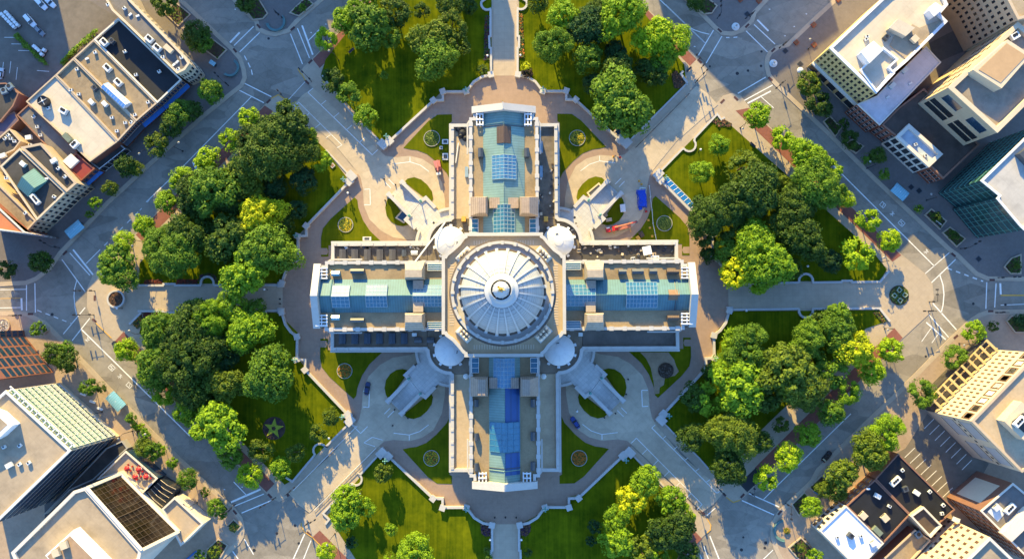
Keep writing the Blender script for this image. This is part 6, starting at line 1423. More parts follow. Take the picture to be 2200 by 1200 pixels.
for lab, l in (('stone-edged planter nearest the north-west crossing, by the curved bench', [(626, 28), (657, -2), (672, 10), (643, 34)]), ('long dark stone-edged planter beside the north-west side street', [(512, -2), (552, -6), (574, 30), (565, 40), (545, 42)]),
               ('dark lawn strip under the big tree beside the stone corner building', [(395, 62), (415, 55), (486, 108), (468, 126), (430, 98)]), ('small lawn square by the north-west street', [(356, 28), (378, 8), (408, 32), (384, 55)]),
               ('stone-edged planter at the south-west crossing with stepped outline', [(503, 1116), (517, 1129), (505, 1142), (491, 1128)]), ('stone-edged planter along the south-west street', [(462, 1074), (470, 1069), (491, 1092), (481, 1101)]),
               ('planter bed beside the blue bench at the south-west', [(448, 1178), (470, 1158), (488, 1170), (470, 1200), (440, 1210)]), ('dark stone-edged planter in the north-east pavement, second from the crossing', [(1770, 262), (1782, 252), (1804, 276), (1793, 292)]),
               ('dark stepped planter in the north-east pavement, third from the crossing', [(1812, 312), (1830, 302), (1852, 315), (1838, 328)]), ('planter with a white bench rail near the blue shelter', [(1988, 462), (2000, 451), (2030, 475), (2018, 490)]),
               ('planter near the east crossing by the glass office', [(2026, 500), (2040, 490), (2070, 513), (2054, 528)]), ('pointed dark bed at the foot of the glass office', [(2158, 573), (2172, 556), (2190, 549), (2190, 586), (2170, 586)]),
               ('dark bed at the edge below the east crossing', [(2163, 690), (2172, 680), (2230, 680), (2230, 712), (2180, 712)]), ('stone-edged planter on the south-east pavement with a blue bench', [(1740, 1046), (1764, 1022), (1784, 1034), (1760, 1064)]),
               ('stone-edged planter at the south-east crossing', [(1702, 1082), (1727, 1058), (1738, 1070), (1716, 1104)]), ('corner bed at the south-east crossing edge', [(1696, 1175), (1720, 1155), (1745, 1180), (1722, 1205)]),
               ('long planter on the south-west pavement behind the pale shelter', [(276, 900), (284, 894), (306, 920), (298, 932)]), ('small planter box at the south-west crossing', [(90, 700), (96, 697), (104, 707), (97, 713)]), ('dark planter under the tree at the top right edge', [(1475, 0), (1512, -8), (1538, 14), (1528, 28), (1512, 30)])):
    bed(lab, l, [FG, FG, SOIL, LEAF['dark']], 220, 0.6, 'stone_planter', 0.32, kerb=WALK)
# ------------------------------------------------------------------ vehicles
def ang(a, b):
    p, q = P(*a), P(*b); return math.atan2(q.y - p.y, q.x - p.x)
def make_car(paint, L_=4.5, W_=1.85, H_=1.45, van=False, pickup=False):
    t = thing('parked_car', 'car', 'car')
    b = MB()
    n = 9; prof = [(-.5, .34, .30), (-.485, .58, .34), (-.30, .64, .47), (-.1, .66, .5), (.15, .66, .5), (.32, .62, .48), (.46, .55, .43), (.5, .42, .36)]
    if van: prof = [(-.5, .3, .42), (-.49, .95, .46), (-.1, 1.0, .5), (.2, 1.0, .5), (.3, .8, .49), (.42, .62, .46), (.5, .5, .42)]
    vs = []
    for x, z, w_ in prof:
        zt = z * H_ if not van else z * H_ * .62
        vs += [(x * L_, -w_ * W_, .28), (x * L_, -w_ * W_, zt * .8), (x * L_, -w_ * W_ * .86, zt), (x * L_, w_ * W_ * .86, zt), (x * L_, w_ * W_, zt * .8), (x * L_, w_ * W_, .28)]
    fs = []
    for i in range(len(prof) - 1):
        for j in range(5): fs.append((i * 6 + j, i * 6 + j + 1, (i + 1) * 6 + j + 1, (i + 1) * 6 + j))
    fs += [(0, 1, 2, 3, 4, 5), tuple(range((len(prof) - 1) * 6, len(prof) * 6))[::-1]]
    b.add(vs, fs, CARPETS[paint]); lpart(b.build('body', t))
    z0 = .64 * H_; x0, x1 = (-.40, .20) if not van else (-.47, .27)
    if pickup: x0, x1 = (-.05, .20)
    c = MB(); y0, y1 = W_ * .43, W_ * .35
    zt = H_
    c.add([(x0 * L_, -y0, z0 * .97), (x1 * L_, -y0, z0 * .97), (x1 * L_, y0, z0 * .97), (x0 * L_, y0, z0 * .97), (x0 * L_ + .5, -y1, zt - .04), (x1 * L_ - .75, -y1, zt - .04), (x1 * L_ - .75, y1, zt - .04), (x0 * L_ + .5, y1, zt - .04)],
          [(0, 1, 5, 4), (1, 2, 6, 5), (2, 3, 7, 6), (3, 0, 4, 7), (4, 5, 6, 7)], DKGLASS); lpart(c.build('cabin_glass', t))
    r_ = MB(); r_.box(((x0 * L_ + .5 + x1 * L_ - .75) / 2, 0, zt), ((x1 - x0) * L_ - 1.15, W_ * .70, .07), CARPETS[paint]); lpart(r_.build('roof', t))
    for sx in (-.31, .31):
        for sy in (-1, 1):
            wv = MB(); vs = []
            for k in range(12):
                a = k * PI / 6; vs += [(sx * L_ + .33 * cos(a), sy * W_ * .40, .33 + .33 * sin(a)), (sx * L_ + .33 * cos(a), sy * W_ * .505, .33 + .33 * sin(a))]
            wv.add(vs, [(2 * k, 2 * k + 1, (2 * k + 3) % 24, (2 * k + 2) % 24) for k in range(12)] + [tuple(range(1, 24, 2)), tuple(range(0, 24, 2))[::-1]], TYRE); lpart(wv.build('wheel', t))
    for sy in (-1, 1):
        h_ = MB(); h_.box((.485 * L_, sy * W_ * .33, .55), (.1, .36, .16), LIGHTMET); lpart(h_.build('headlight', t))
        h_ = MB(); h_.box((-.492 * L_, sy * W_ * .33, .66), (.08, .3, .16), REDPAINT); lpart(h_.build('tail_light', t))
        h_ = MB(); h_.box((.12 * L_, sy * W_ * .53, .98), (.16, .2, .14), CARPETS[paint]); lpart(h_.build('mirror', t))
    return t
def put(t, u, v, a, label, name=None, cat=None, z=0.0, group=None):
    p = P(u, v, 0.8); t.location = (p.x, p.y, z); t.rotation_euler = (0, 0, a); t['label'] = label
    if name: t.name = name
    if cat: t['category'] = cat
    if group: t['group'] = group
    return t
put(make_car('navy', 4.9), 789, 834, ang((787, 848), (791, 822)), 'dark navy car on the south-west driveway loop', z=.25)
put(make_car('blue', 4.9), 1236, 907, ang((1243, 917), (1230, 898)), 'deep blue car on the south-east driveway loop', z=.25)
put(make_car('black', 4.7), 1777, 980, ang((1770, 990), (1786, 971)), 'black car driving along the south-east street', z=.0)
put(make_car('white', 4.4), 422, 357, ang((424, 361), (419, 351)), 'white car half hidden under a lime street tree on the north-west street')
put(make_car('black', 4.4), 250, 743, ang((256, 748), (246, 738)), 'black car half hidden under the lime tree near the west plaza')
put(make_car('red', 4.4), 1441, 58, ang((1433, 50), (1446, 64)), 'dark red car at the kerb by the lime trees, top right')
put(make_car('white', 5.6, 2.1, 2.3, van=True), 65, 45, ang((55, 33), (76, 57)), 'white van parked in the middle of the shaded upper car park', 'parked_van', 'van', .17)
put(make_car('white', 5.8, 2.1, 2.3, van=True), 88, 8, ang((80, -2), (100, 18)), 'white van nearest the top edge in the upper car park', 'parked_van', 'van', .17)
put(make_car('white', 5.4, 2.0, 1.7, pickup=True), 107, 5, ang((98, -4), (115, 12)), 'white pickup beside the van at the top edge of the car park', 'parked_pickup', 'pickup', .17)
put(make_car('grey', 4.6), 85, 67, ang((78, 60), (93, 74)), 'dark grey car behind the white van in the upper car park', z=.17)
put(make_car('silver', 4.4), 2, 158, ang((0, 168), (3, 150)), 'silver car at the west edge of the car park', z=.17)
put(make_car('black', 4.4), 462, 19, 0.0, 'parked car', z=0) if False else None
# ranks of small white-roofed carts
def make_cart():
    t = thing('roofed_cart', 'cart', 'cart'); b = MB(); b.box((0, 0, .75), (1.25, 1.0, .5), LIGHTMET); lpart(b.build('body', t))
    b = MB(); b.box((0, 0, 1.85), (1.15, 1.05, .12), WHITEMET); lpart(b.build('canopy', t))
    for sx in (-.5, .5):
        for sy in (-.42, .42):
            b = MB(); b.box((sx, sy, 1.4), (.08, .08, .8), GREYMET); lpart(b.build('post', t))
            b = MB(); b.lathe([(.28, -.1), (.28, .1)], TYRE, (0, 0, 0), 10)
            o = lpart(b.build('wheel', t)); o.rotation_euler = (PI / 2, 0, 0); o.location = (sx, sy, .3)
    return t
CART = None
carts = [(13 + i * 4.9 + 0.3 * (i % 2), 27 + i * 5.4, 'front rank of the upper cart park') for i in range(6)] + [(4 + i * 5.2, 31 + i * 5.4, 'rear rank of the upper cart park') for i in range(6)] + [(74, 100, 'lower cart group'), (79, 104.5, 'lower cart group'), (84, 109, 'lower cart group'), (90, 117, 'lower cart group'), (95, 108, 'lower cart group')]
cnt = {}
for u, v, w_ in carts:
    cnt[w_] = cnt.get(w_, 0) + 1; lab = 'small white-roofed cart, %s from the top in the %s' % (ORD[cnt[w_] - 1], w_); p = P(u, v, 1.5)
    if CART is None: CART = make_cart(); CART['label'] = lab; CART['group'] = 'white-roofed carts in the car park'; CART.location = (p.x, p.y, .17); CART.rotation_euler = (0, 0, -PI / 4 + PI / 2)
    else: dup(CART, (p.x, p.y, .17), -PI / 4 + PI / 2 + (cnt[w_] % 3 - 1) * .1, lab)
# ------------------------------------------------------------------ building-site machines
p = P(1330, 488, 2); a_ = ang((1303, 494), (1362, 481))
t = thing('mobile_crane', 'red and white mobile crane with its long boom laid back, by the north-east stairs', 'crane', (p.x, p.y, .24), a_); t.scale = (.8, .8, .85)
b = MB(); b.box((0.5, 0, 1.1), (10.5, 2.4, .8), mat('salmon_paint', (0.38, 0.13, 0.09), .5, .1)); lpart(b.build('chassis', t))
b = MB(); b.box((-4.6, 0, 1.9), (3.2, 2.3, 1.8), REDPAINT); b.box((-3.9, 0, 2.85), (.9, 1.9, .12), GREYMET); lpart(b.build('cab', t))
b = MB(); b.box((-4.9, .75, 2.85), (2.2, .6, .12), LIGHTMET); b.box((-6.1, 0, 1.2), (.3, 2.3, .5), REDPAINT); lpart(b.build('bumper', t))
b = MB(); b.box((-1.8, 0, 2.4), (2.2, 2.2, 1.0), REDPAINT, .1); lpart(b.build('turret', t))
b = MB(); b.tube([(-2.2, .2, 3.4), (6.3, .5, 3.9)], .42, mat('salmon_paint', (0.55, 0.16, 0.11)), 4, .32); lpart(b.build('boom', t))
b = MB(); b.tube([(5.9, .5, 3.9), (8.4, .65, 4.0)], .32, REDPAINT, 4, .25); b.box((8.2, .6, 3.6), (.9, 1.2, 1.1), GREYMET); lpart(b.build('boom_head', t))
for x in (-4.6, -.5, 2.2, 4.3):
    for y in (-1.1, 1.1):
        b = MB(); b.lathe([(.55, -.2), (.55, .2)], TYRE, (0, 0, 0), 12); o = b.build('wheel', t); o.rotation_euler = (PI / 2, 0, 0); o.location = (x, y, .55)
for x, y in ((-2.6, -2.2), (-2.6, 2.2), (5.2, -3.2), (5.4, 2.0)):
    b = MB(); b.tube([(x, y * .3, .9), (x, y, .8), (x, y, .05)], .13, YELLOWP, 5); lpart(b.build('outrigger', t))
p = P(940, 354, 2); t = thing('boom_lift', 'faded pink-red boom lift standing on the north-west driveway loop', 'lift', (p.x, p.y, .24), ang((942, 368), (937, 340)))
b = MB(); b.box((0, 0, .9), (3.6, 2.2, .7), PINKPAINT); lpart(b.build('chassis', t))
b = MB(); b.box((.3, .2, 1.8), (2.6, 1.9, 1.1), PINKPAINT, .2); lpart(b.build('turret', t))
b = MB(); b.tube([(1.0, 0, 2.3), (-2.4, .2, 3.0), (-3.0, .2, 2.0)], .28, PINKPAINT, 4, .2); lpart(b.build('boom', t))
b = MB(); b.box((-3.4, .2, 1.7), (.9, 1.7, 1.0), LIGHTMET); lpart(b.build('basket', t))
for x in (-1.3, 1.3):
    for y in (-1.1, 1.1):
        b = MB(); b.lathe([(.45, -.18), (.45, .18)], TYRE, (0, 0, 0), 12); o = b.build('wheel', t); o.rotation_euler = (PI / 2, 0, 0); o.location = (x, y, .45)
p = P(1380, 426, 1); t = thing('tarpaulin_covered_stack', 'stack under a bright blue tarpaulin on the north-east driveway loop', 'covered stack', (p.x, p.y, .24), 0.04)
b = MB(); rnd = random.Random(9); nx, ny = 8, 14; vs = []
for j in range(ny + 1):
    for i in range(nx + 1):
        e = 1 if 0 < i < nx and 0 < j < ny else 0
        vs.append(((i / nx - .5) * 3.6 + rnd.uniform(-.12, .12) + (.25 if j > 10 else 0) * -1, (j / ny - .5) * 6.9 + rnd.uniform(-.1, .1), (1.45 + rnd.uniform(-.16, .16)) * e + .02))
b.add(vs, [(j * (nx + 1) + i, j * (nx + 1) + i + 1, (j + 1) * (nx + 1) + i + 1, (j + 1) * (nx + 1) + i) for j in range(ny) for i in range(nx)], TARP); lpart(b.build('tarpaulin', t))
b = MB(); b.box((-.9, -3.7, .55), (1.2, 1.1, 1.0), TARP, .2); lpart(b.build('tarpaulin_flap', t))
b = MB(); b.box((0, 0, .6), (3.0, 6.2, 1.1), GREYST); lpart(b.build('stacked_load', t))
for u, v, sx, sy, m, a, lab, nm in ((1338, 447, 1.9, 2.9, WHITEMET, .08, 'white site cabin lid on the half-round lawn by the north-east stairs', 'site_box'), (1378, 503, 1.5, 2.2, BROWNMET, .5, 'brown skip box on the lawn below the crane', 'skip'), (1371, 511, 1.2, 1.6, YELLOWP, .6, 'slatted yellow pallet on the lawn below the crane', 'pallet'),
                          (1299, 463, 2.0, 1.4, TANST, .6, 'tan crate beside the north-east stair wall, nearer the stairs', 'crate'), (1308, 472, 2.2, 1.3, CREAM, .15, 'long pale crate beside the north-east stairs, on the half-round lawn', 'crate')):
    p = P(u, v, .8); t = thing(nm, lab, nm.replace('_', ' '), (p.x, p.y, .3), a); b = MB(); b.box((0, 0, .45), (sx, sy, .9), m); lpart(b.build('box', t)); b = MB()
    for i in range(4): b.box((0, (i - 1.5) * sy * .25, .95), (sx * 1.03, sy * .10, .08), m)
    lpart(b.build('lid_batten', t))
fc = MB()
for l in ([(1396, 424), (1400, 452), (1402, 480), (1407, 505), (1409, 516)], [(1394, 400), (1397, 424)]):
    q = pts(l); fc.tube([(v.x, v.y, 1.3) for v in q], .06, LIGHTMET, 4); fc.tube([(v.x, v.y, .7) for v in q], .05, LIGHTMET, 4)
    for v in q: fc.box((v.x, v.y, .75), (.25, .25, 1.2), LIGHTMET)
tag(fc.build('site_fence'), 'light site fence curving across the lawn beside the crane', 'fence')
for i, (u, v, m) in enumerate(((1393, 473, YELLOWP), (1396, 489, YELLOWP), (1401, 507, YELLOWP), (1388, 454, REDPAINT), (1373, 389, YELLOWP), (1378, 396, YELLOWP), (1318, 337, YELLOWP), (1332, 338, REDPAINT))):
    p = P(u, v); t = tag((lambda b: (b.box((0 + p.x, p.y, .28), (.8, .8, .08), m), b.lathe([(.32, .3), (.12, 1.2), (.02, 1.25)], m, (p.x, p.y, 0), 10), b.build('traffic_cone'))[2])(MB()), '%s traffic cone on the north-east building site, %s counted from the crane' % ('red' if m is REDPAINT else 'yellow', ORD[i]), 'cone', 'cones round the building site')
# white canopy, tank and gear on the torn-up east roof
for u, v, sx, sy, sz, m, a, lab, nm in ((1390, 538, 3.1, 3.1, 2.2, WHITEMET, .2, 'tilted white square canopy on the torn-up east roof', 'canopy'), (1404, 546, 2.2, 1.2, .9, TANST, 0, 'tan gear chest beside the white canopy', 'gear_chest'), (1408, 553, 2.9, 1.5, 1.2, WHITEMET, 0, 'white double tank on the east roof', 'water_tank'), (1361, 555, 1.5, 1.1, .9, WHITEMET, .1, 'white gear box at the wall of the east roof', 'gear_box'), (1244, 538, 1.2, 1.2, 1.0, CREAM, 0, 'cream gear box beside the north-east small dome', 'gear_box')):
    p = P(u, v, 15.5); t = thing(nm, lab, nm.replace('_', ' '), (p.x, p.y, 13.72), a); b = MB(); b.box((0, 0, sz - .12 if nm == 'canopy' else sz / 2), (sx, sy, .16 if nm == 'canopy' else sz), m); lpart(b.build('top', t)); b = MB()
    if nm == 'canopy':
        for x in (-1, 1):
            for y in (-1, 1): b.box((x * sx * .45, y * sy * .45, sz / 2 - .1), (.1, .1, sz - .2), GREYMET)
    else:
        for x in (-1, 1): b.lathe([(.36, sz), (.36, sz + .08)], DKGLASS, (x * sx * .25, 0, 0), 10)
    lpart(b.build('post' if nm == 'canopy' else 'lid', t))
b = MB(); a, c = P(892, 562, 22.6), P(956, 478, 16.5); b.tube([a, c], .28, LIGHTMET, 6); tag(b.build('scaffold_pole'), 'long pale pole leaning from the west wing over the small dome roof', 'pole')
b = MB(); a, c = P(985, 307, 14.2), P(979, 350, 14.2); b.tube([a, c], .22, WHITEMET, 5); tag(b.build('pipe_length'), 'white pipe length lying on the low roof of the top wing', 'pipe')
for i, (u, v, r_) in enumerate(((987, 276, 1.6), (993, 285, 1.8), (1000, 297, 1.2), (990, 292, 1.1))):
    p = P(u, v, 14); b = MB(); rnd = random.Random(i)
    b.lathe([(r_, 13.7), (r_ * .9, 14.2), (r_ * .5, 14.9), (.02, 15.1)], BLACKMET, (p.x, p.y, 0), 7); tag(b.build('covered_heap'), 'black covered heap on the low roof of the top wing, %s from its end' % ORD[i], 'covered heap', 'black heaps on the low roof')
for u0, u1, v, lab in ((1318, 1356, 569.5, 'pale pipe lying along the upper parapet of the east wing, nearer the dome'), (1360, 1397, 567.5, 'pale pipe lying along the upper parapet of the east wing, farther out')):
    b = MB(); b.tube([P(u0, v, 20.9), P(u1, v - 1, 20.9)], .22, mat('pale_blue_pipe', (.45, .55, .65), .5), 5); tag(b.build('pipe_length'), lab, 'pipe')
b = MB(); q = P(1081, 233, 27); b.tube([(q.x, q.y, 26.5), (q.x, q.y + .1, 37)], .14, WHITEMET, 6, .07); b.lathe([(.3, 26.4), (.3, 27.2)], MARBLE, (q.x, q.y, 0), 8); b.lathe([(.05, 36.9), (.22, 37.1), (.02, 37.35)], GOLD, (q.x, q.y, 0), 8); tag(b.build('flagpole'), 'bare white flagpole on the gable of the top wing', 'flagpole')
# ------------------------------------------------------------------ roof plant
def unit_proto(m, w_, d_, h_, fans):
    t = thing('rooftop_unit', 'u', 'rooftop unit'); b = MB(); b.box((0, 0, h_ * .08), (w_ * 1.04, d_ * 1.04, h_ * .16), GREYMET); lpart(b.build('base_frame', t))
    b = MB(); b.box((0, 0, h_ * .58), (w_, d_, h_ * .84), m); b.box((0, 0, h_ + .03), (w_ * .96, d_ * .96, .06), m); lpart(b.build('casing', t))
    for i in range(fans):
        b = MB(); r_ = min(w_, d_) * .26 if fans > 1 else min(w_, d_) * .3; x = (i - (fans - 1) / 2) * w_ / max(fans, 1) * .62
        b.lathe([(r_, h_ + .06), (r_, h_ + .16), (r_ * .82, h_ + .16), (r_ * .8, h_ + .08)], BLACKMET, (x, d_ * .12, 0), 14); lpart(b.build('fan', t))
    if not fans:
        b = MB(); b.box((0, d_ * .51, h_ * .55), (w_ * .7, .06, h_ * .45), GREYMET); lpart(b.build('vent_grille', t))
    return t
UP = {}
def unit(kind, u, v, z, a, label, group):
    spec = {'big': (LIGHTMET, 2.9, 2.2, 1.6, 2), 'box': (LIGHTMET, 2.2, 1.6, 1.3, 0), 'small': (LIGHTMET, 1.2, 1.0, .9, 1), 'tiny': (WHITEMET, 1.3, .7, .5, 0), 'dark': (GREYMET, 2.0, 1.8, 1.5, 1), 'green': (mat('grey_green_casing', (.16, .19, .14), .6), 3.6, 2.0, 1.5, 0), 'tan': (CREAM, 3.6, 1.9, 1.3, 0), 'long': (LIGHTMET, 4.2, 1.7, 1.6, 3), 'fan': (mat('blue_grey_casing', (.14, .2, .26), .5), 2.3, 2.3, 1.2, 1), 'cream': (CREAM, 2.4, 2.4, 1.4, 0)}[kind]
    p = P(u, v, z + 1)
    if kind not in UP:
        t = UP[kind] = unit_proto(*spec); t.location = (p.x, p.y, z); t.rotation_euler = (0, 0, R(a)); t['label'] = label; t['group'] = group; return t
    return dup(UP[kind], (p.x, p.y, z), R(a), label, group)
GR = 'rooftop units'
for kind, u, v, z, a, lab in [
    ('big', 321, 84, 14.1, -42, 'white two-fan unit on the grey stone corner roof, farthest from the crossing'), ('big', 338, 103, 14.1, -42, 'white two-fan unit on the grey stone corner roof, middle of the row'), ('tan', 362, 105, 14.1, -42, 'long cream duct box on the grey stone corner roof'),
    ('small', 349, 122, 14.1, 10, 'small white unit beside the cream duct box'), ('tiny', 379, 132, 14.1, 45, 'white vent bar on the grey stone corner roof, nearer the street end'), ('tiny', 372, 138, 14.1, 45, 'white vent bar on the grey stone corner roof beside its twin'), ('small', 382, 148, 14.1, 30, 'white box at the street end of the grey stone corner roof'), ('tiny', 278, 30, 14.1, 45, 'white vent bar near the top of the grey stone corner roof'), ('tiny', 294, 33, 14.1, 20, 'small white vent at the edge of the grey stone corner roof'), ('small', 266, 17, 14.1, 45, 'white box at the very top of the grey stone corner roof'), ('small', 231, 9, 14.1, 20, 'white box on the wall top beside the upper car park'), ('small', 389, 123, 14.1, 20, 'white vent on the outer edge of the grey stone corner roof'),
    ('big', 224, 91, 8.5, -45, 'white unit in the upper corner of the black roof'), ('dark', 240, 88, 8.5, -45, 'brown-grey unit in the upper corner of the black roof'), ('small', 341, 153, 8.5, 30, 'small white roof hatch in the middle of the black roof'), ('small', 267, 110, 8.5, 30, 'white hatch box on the black roof near the brick party wall'), ('small', 291, 160, 8.5, 10, 'pale vent unit on the sunlit part of the black roof'),
    ('big', 231, 146, 8.3, -45, 'white two-fan unit above the long blue rooflight'), ('big', 254, 177, 8.3, -45, 'white two-fan unit at the corner of the long blue rooflight'), ('tiny', 185, 125, 8.3, 20, 'small vent at the far end of the tan roof beside the hedge'), ('small', 203, 112, 8.3, 20, 'small vent box high on the tan roof'), ('small', 317, 219, 8.3, 20, 'little vent near the street end of the long tan roof'), ('small', 289, 246, 8.3, 20, 'little vent at the street corner of the long tan roof'),
    ('box', 196, 219, 8.1, -45, 'large white unit on the brick shop roof, nearest the white roof'), ('box', 225, 223, 8.1, -45, 'white unit with a blue shaded side on the brick shop roof'), ('small', 164, 148, 8.1, 20, 'white vent at the far end of the brick shop roof'), ('dark', 203, 189, 8.1, -45, 'dark hatch house on the brick shop roof beside the blue rooflight'), ('small', 239, 252, 8.1, 5, 'pale vent cluster on the brick shop roof'), ('small', 268, 263, 8.1, 5, 'white vent near the street corner of the brick shop roof'), ('small', 281, 262, 8.1, 60, 'red-brown lidded box at the street edge of the brick shop roof'), ('small', 168, 202, 8.1, 5, 'vent on the brick shop roof beside the white roof wall'), ('small', 151, 193, 8.1, 5, 'vent near the top wall of the brick shop roof'), ('small', 250, 281, 8.1, 5, 'round vent at the lower corner of the brick shop roof'),
    ('big', 136, 238, 8.2, -30, 'white unit in the middle of the cream roof'), ('green', 145, 296, 8.2, -45, 'grey-green long unit at the lower edge of the cream roof'), ('big', 161, 310, 8.2, 45, 'white unit with two fans at the street corner of the cream roof'), ('small', 102, 232, 8.2, 20, 'white vent pair beside the round black tank'),
    ('small', 71, 250, 5.5, 45, 'white unit on the shaded grey roof below the cream roof'), ('small', 79, 272, 5.5, 10, 'white duct cluster on the grey roof'), ('small', 86, 290, 5.5, 10, 'small cap vent on the grey roof'), ('box', 61, 295, 5.5, 10, 'grey unit with black fans between the narrow roofs'), ('small', 64, 311, 5.5, 10, 'white pipe cluster at the end of the narrow roof'),
    ('box', 115, 345, 12, 30, 'white and red box on the narrow dark roof'), ('small', 124, 361, 12, 45, 'white square skylight on the narrow dark roof, nearer the back'), ('small', 138, 379, 12, 45, 'white square skylight on the narrow dark roof, nearer the street'),
    ('box', 49, 352, 11.4, -40, 'white unit high on the dark roof with the teal rooflight'), ('long', 76, 428, 11.4, -50, 'white stepped unit below the teal rooflight'), ('small', 115, 422, 11.4, -30, 'white unit near the street corner below the teal rooflight'), ('tiny', 98, 383, 11.4, 0, 'small white vent beside the teal rooflight'), ('small', 53, 457, 11.4, 45, 'white box on the tan flat roof'), ('small', 12, 382, 11.4, 0, 'small pipe vent on the dark roof near the west edge'),
    ('box', 6, 334, 8.4, 20, 'white unit at the west edge under the plant room roof'), ('small', 22, 297, 8.4, 0, 'round white vent on the plant room roof, upper'), ('small', 30, 303, 8.4, 0, 'round white vent on the plant room roof, lower'), ('small', 9, 297, 8.4, 40, 'white square vent on the plant room roof'), ('small', 16, 290, 8.4, 40, 'second white square vent on the plant room roof'), ('fan', 8, 195, 6.5, 20, 'blue plant unit on the low back building'), ('fan', 20, 186, 6.5, 40, 'pale blue plant unit on the low back building, nearer the car park'),
    ('fan', 1892, 132, 19.95, 45, 'cooling fan unit on the sunken deck, uppermost'), ('fan', 1876, 146, 19.95, 45, 'cooling fan unit on the sunken deck, middle'), ('fan', 1900, 153, 19.95, 45, 'cooling fan unit with a white pipe on the sunken deck'), ('box', 1945, 150, 11.6, 45, 'blue-sided unit on the lilac roof, upper'), ('box', 1918, 183, 11.6, 45, 'blue-sided unit on the lilac roof, lower'), ('tiny', 1909, 208, 11.6, 30, 'small vent on the lilac roof, nearer the street'), ('tiny', 1958, 178, 11.6, 30, 'small vent in the middle of the lilac roof'),
    ('cream', 1965, 84, 22.0, 45, 'cream box on the lower deck of the yellow stone office'), ('dark', 1905, 80, 21.5, 45, 'brown box beside the stair head of the yellow stone office'), ('small', 1864, 78, 21.5, 10, 'small brown vent on the cream office roof'), ('small', 1862, 84, 21.5, 30, 'tan pipe box on the cream office roof'),
    ('small', 1968, 310, 10.9, 20, 'reddish unit in the sunken blue-white roof'), ('small', 1990, 334, 10.9, 20, 'white box at the lower end of the sunken blue-white roof'), ('big', 2180, 78, 29.6, 30, 'white pipe cluster unit on the tan tower roof'),
    ('small', 1940, 1010, 7.7, 40, 'white louvred unit on the black roof nearest the car park corner'), ('long', 1924, 1033, 7.7, 42, 'white slatted unit on the black roof'), ('box', 1970, 1058, 7.7, -35, 'white stepped box on the black roof'), ('small', 1999, 1056, 7.7, 40, 'white louvred vent on the black roof, middle of three'), ('small', 2028, 1085, 7.7, 40, 'white louvred vent on the black roof nearest the cream block'), ('dark', 1945, 1050, 7.7, 20, 'dark flat box on the black roof'), ('small', 2025, 1103, 7.7, 10, 'grey-white unit at the end of the black roof'),
    ('box', 1886, 1065, 7.7, -30, 'cream unit on the square black roof, nearest the street'), ('small', 1912, 1087, 7.7, -30, 'small white unit in the middle of the square black roof'), ('cream', 1855, 1107, 7.7, 45, 'cream-rimmed dark box on the square black roof'), ('cream', 1902, 1112, 7.7, 40, 'cream louvred box on the square black roof'), ('green', 1885, 1140, 7.7, -45, 'long tan duct at the lower edge of the square black roof'), ('tiny', 1867, 1050, 7.7, 0, 'small white pipe near the street edge of the square black roof'),
    ('dark', 1828, 1150, 8.6, -40, 'brown and white unit in the middle of the white roof'), ('box', 1877, 1167, 8.6, 30, 'white jumble of units at the corner of the white roof'), ('small', 1851, 1151, 8.6, 20, 'small brown box on the white roof'), ('small', 1800, 1154, 8.6, 20, 'little dark vent on the white roof, nearer the street'),
    ('small', 40, 997, 32.1, 40, 'white box skylight on the cream roof, nearest its corner'), ('box', 19, 999, 32.1, 30, 'white pyramid box on the cream roof'), ('small', 60, 994, 32.1, 40, 'small brown vent on the cream roof near the navy side'), ('small', 7, 960, 32.1, 30, 'white roof light on the cream roof, near the plant wall'), ('small', 41, 957, 32.1, 40, 'tiny white vent on the cream roof under the plant wall shadow'),
    ('cream', 137, 1171, 33.1, 20, 'orange-tan unit in the penthouse well, upper'), ('cream', 120, 1187, 33.1, 20, 'orange-tan unit in the penthouse well, lower'), ('long', 2190, 905, 32.6, 45, 'white cooling unit in the plant pit of the cream tower'), ('box', 2142, 1090, 21.4, 40, 'grey unit on the roof of the tall brick building, upper'), ('long', 2170, 1092, 21.3, 45, 'long grey unit on the roof of the tall brick building'), ('fan', 1974, 1148, 5.3, 30, 'blue unit on the small tan deck'), ('box', 2055, 1116, 9, -20, 'yellow box on the rim of the cream block') ]:
    unit(kind, u, v, z, a, lab, GR)
p = P(92, 217, 10); t = thing('round_roof_tank', 'round black open-topped fan tank on the cream roof', 'roof tank', (p.x, p.y, 8.2)); b = MB(); b.lathe([(1.95, 0), (1.95, 2.2), (1.75, 2.2), (1.7, 1.9)], BLACKMET, (0, 0, 0), 28); lpart(b.build('shell', t)); b = MB(); b.lathe([(1.7, 1.85), (.02, 1.86)], DKGLASS, (0, 0, 0), 24); lpart(b.build('mesh_cover', t))
b = MB()
for i in range(4): a = i * PI / 2 + .5; b.box((.85 * cos(a), .85 * sin(a), 2.05), (1.8, .12, .08), WHITEMET, a)
b.lathe([(.35, 1.9), (.3, 2.3), (.02, 2.35)], WHITEMET, (0, 0, 0), 10); lpart(b.build('fan_hub', t))
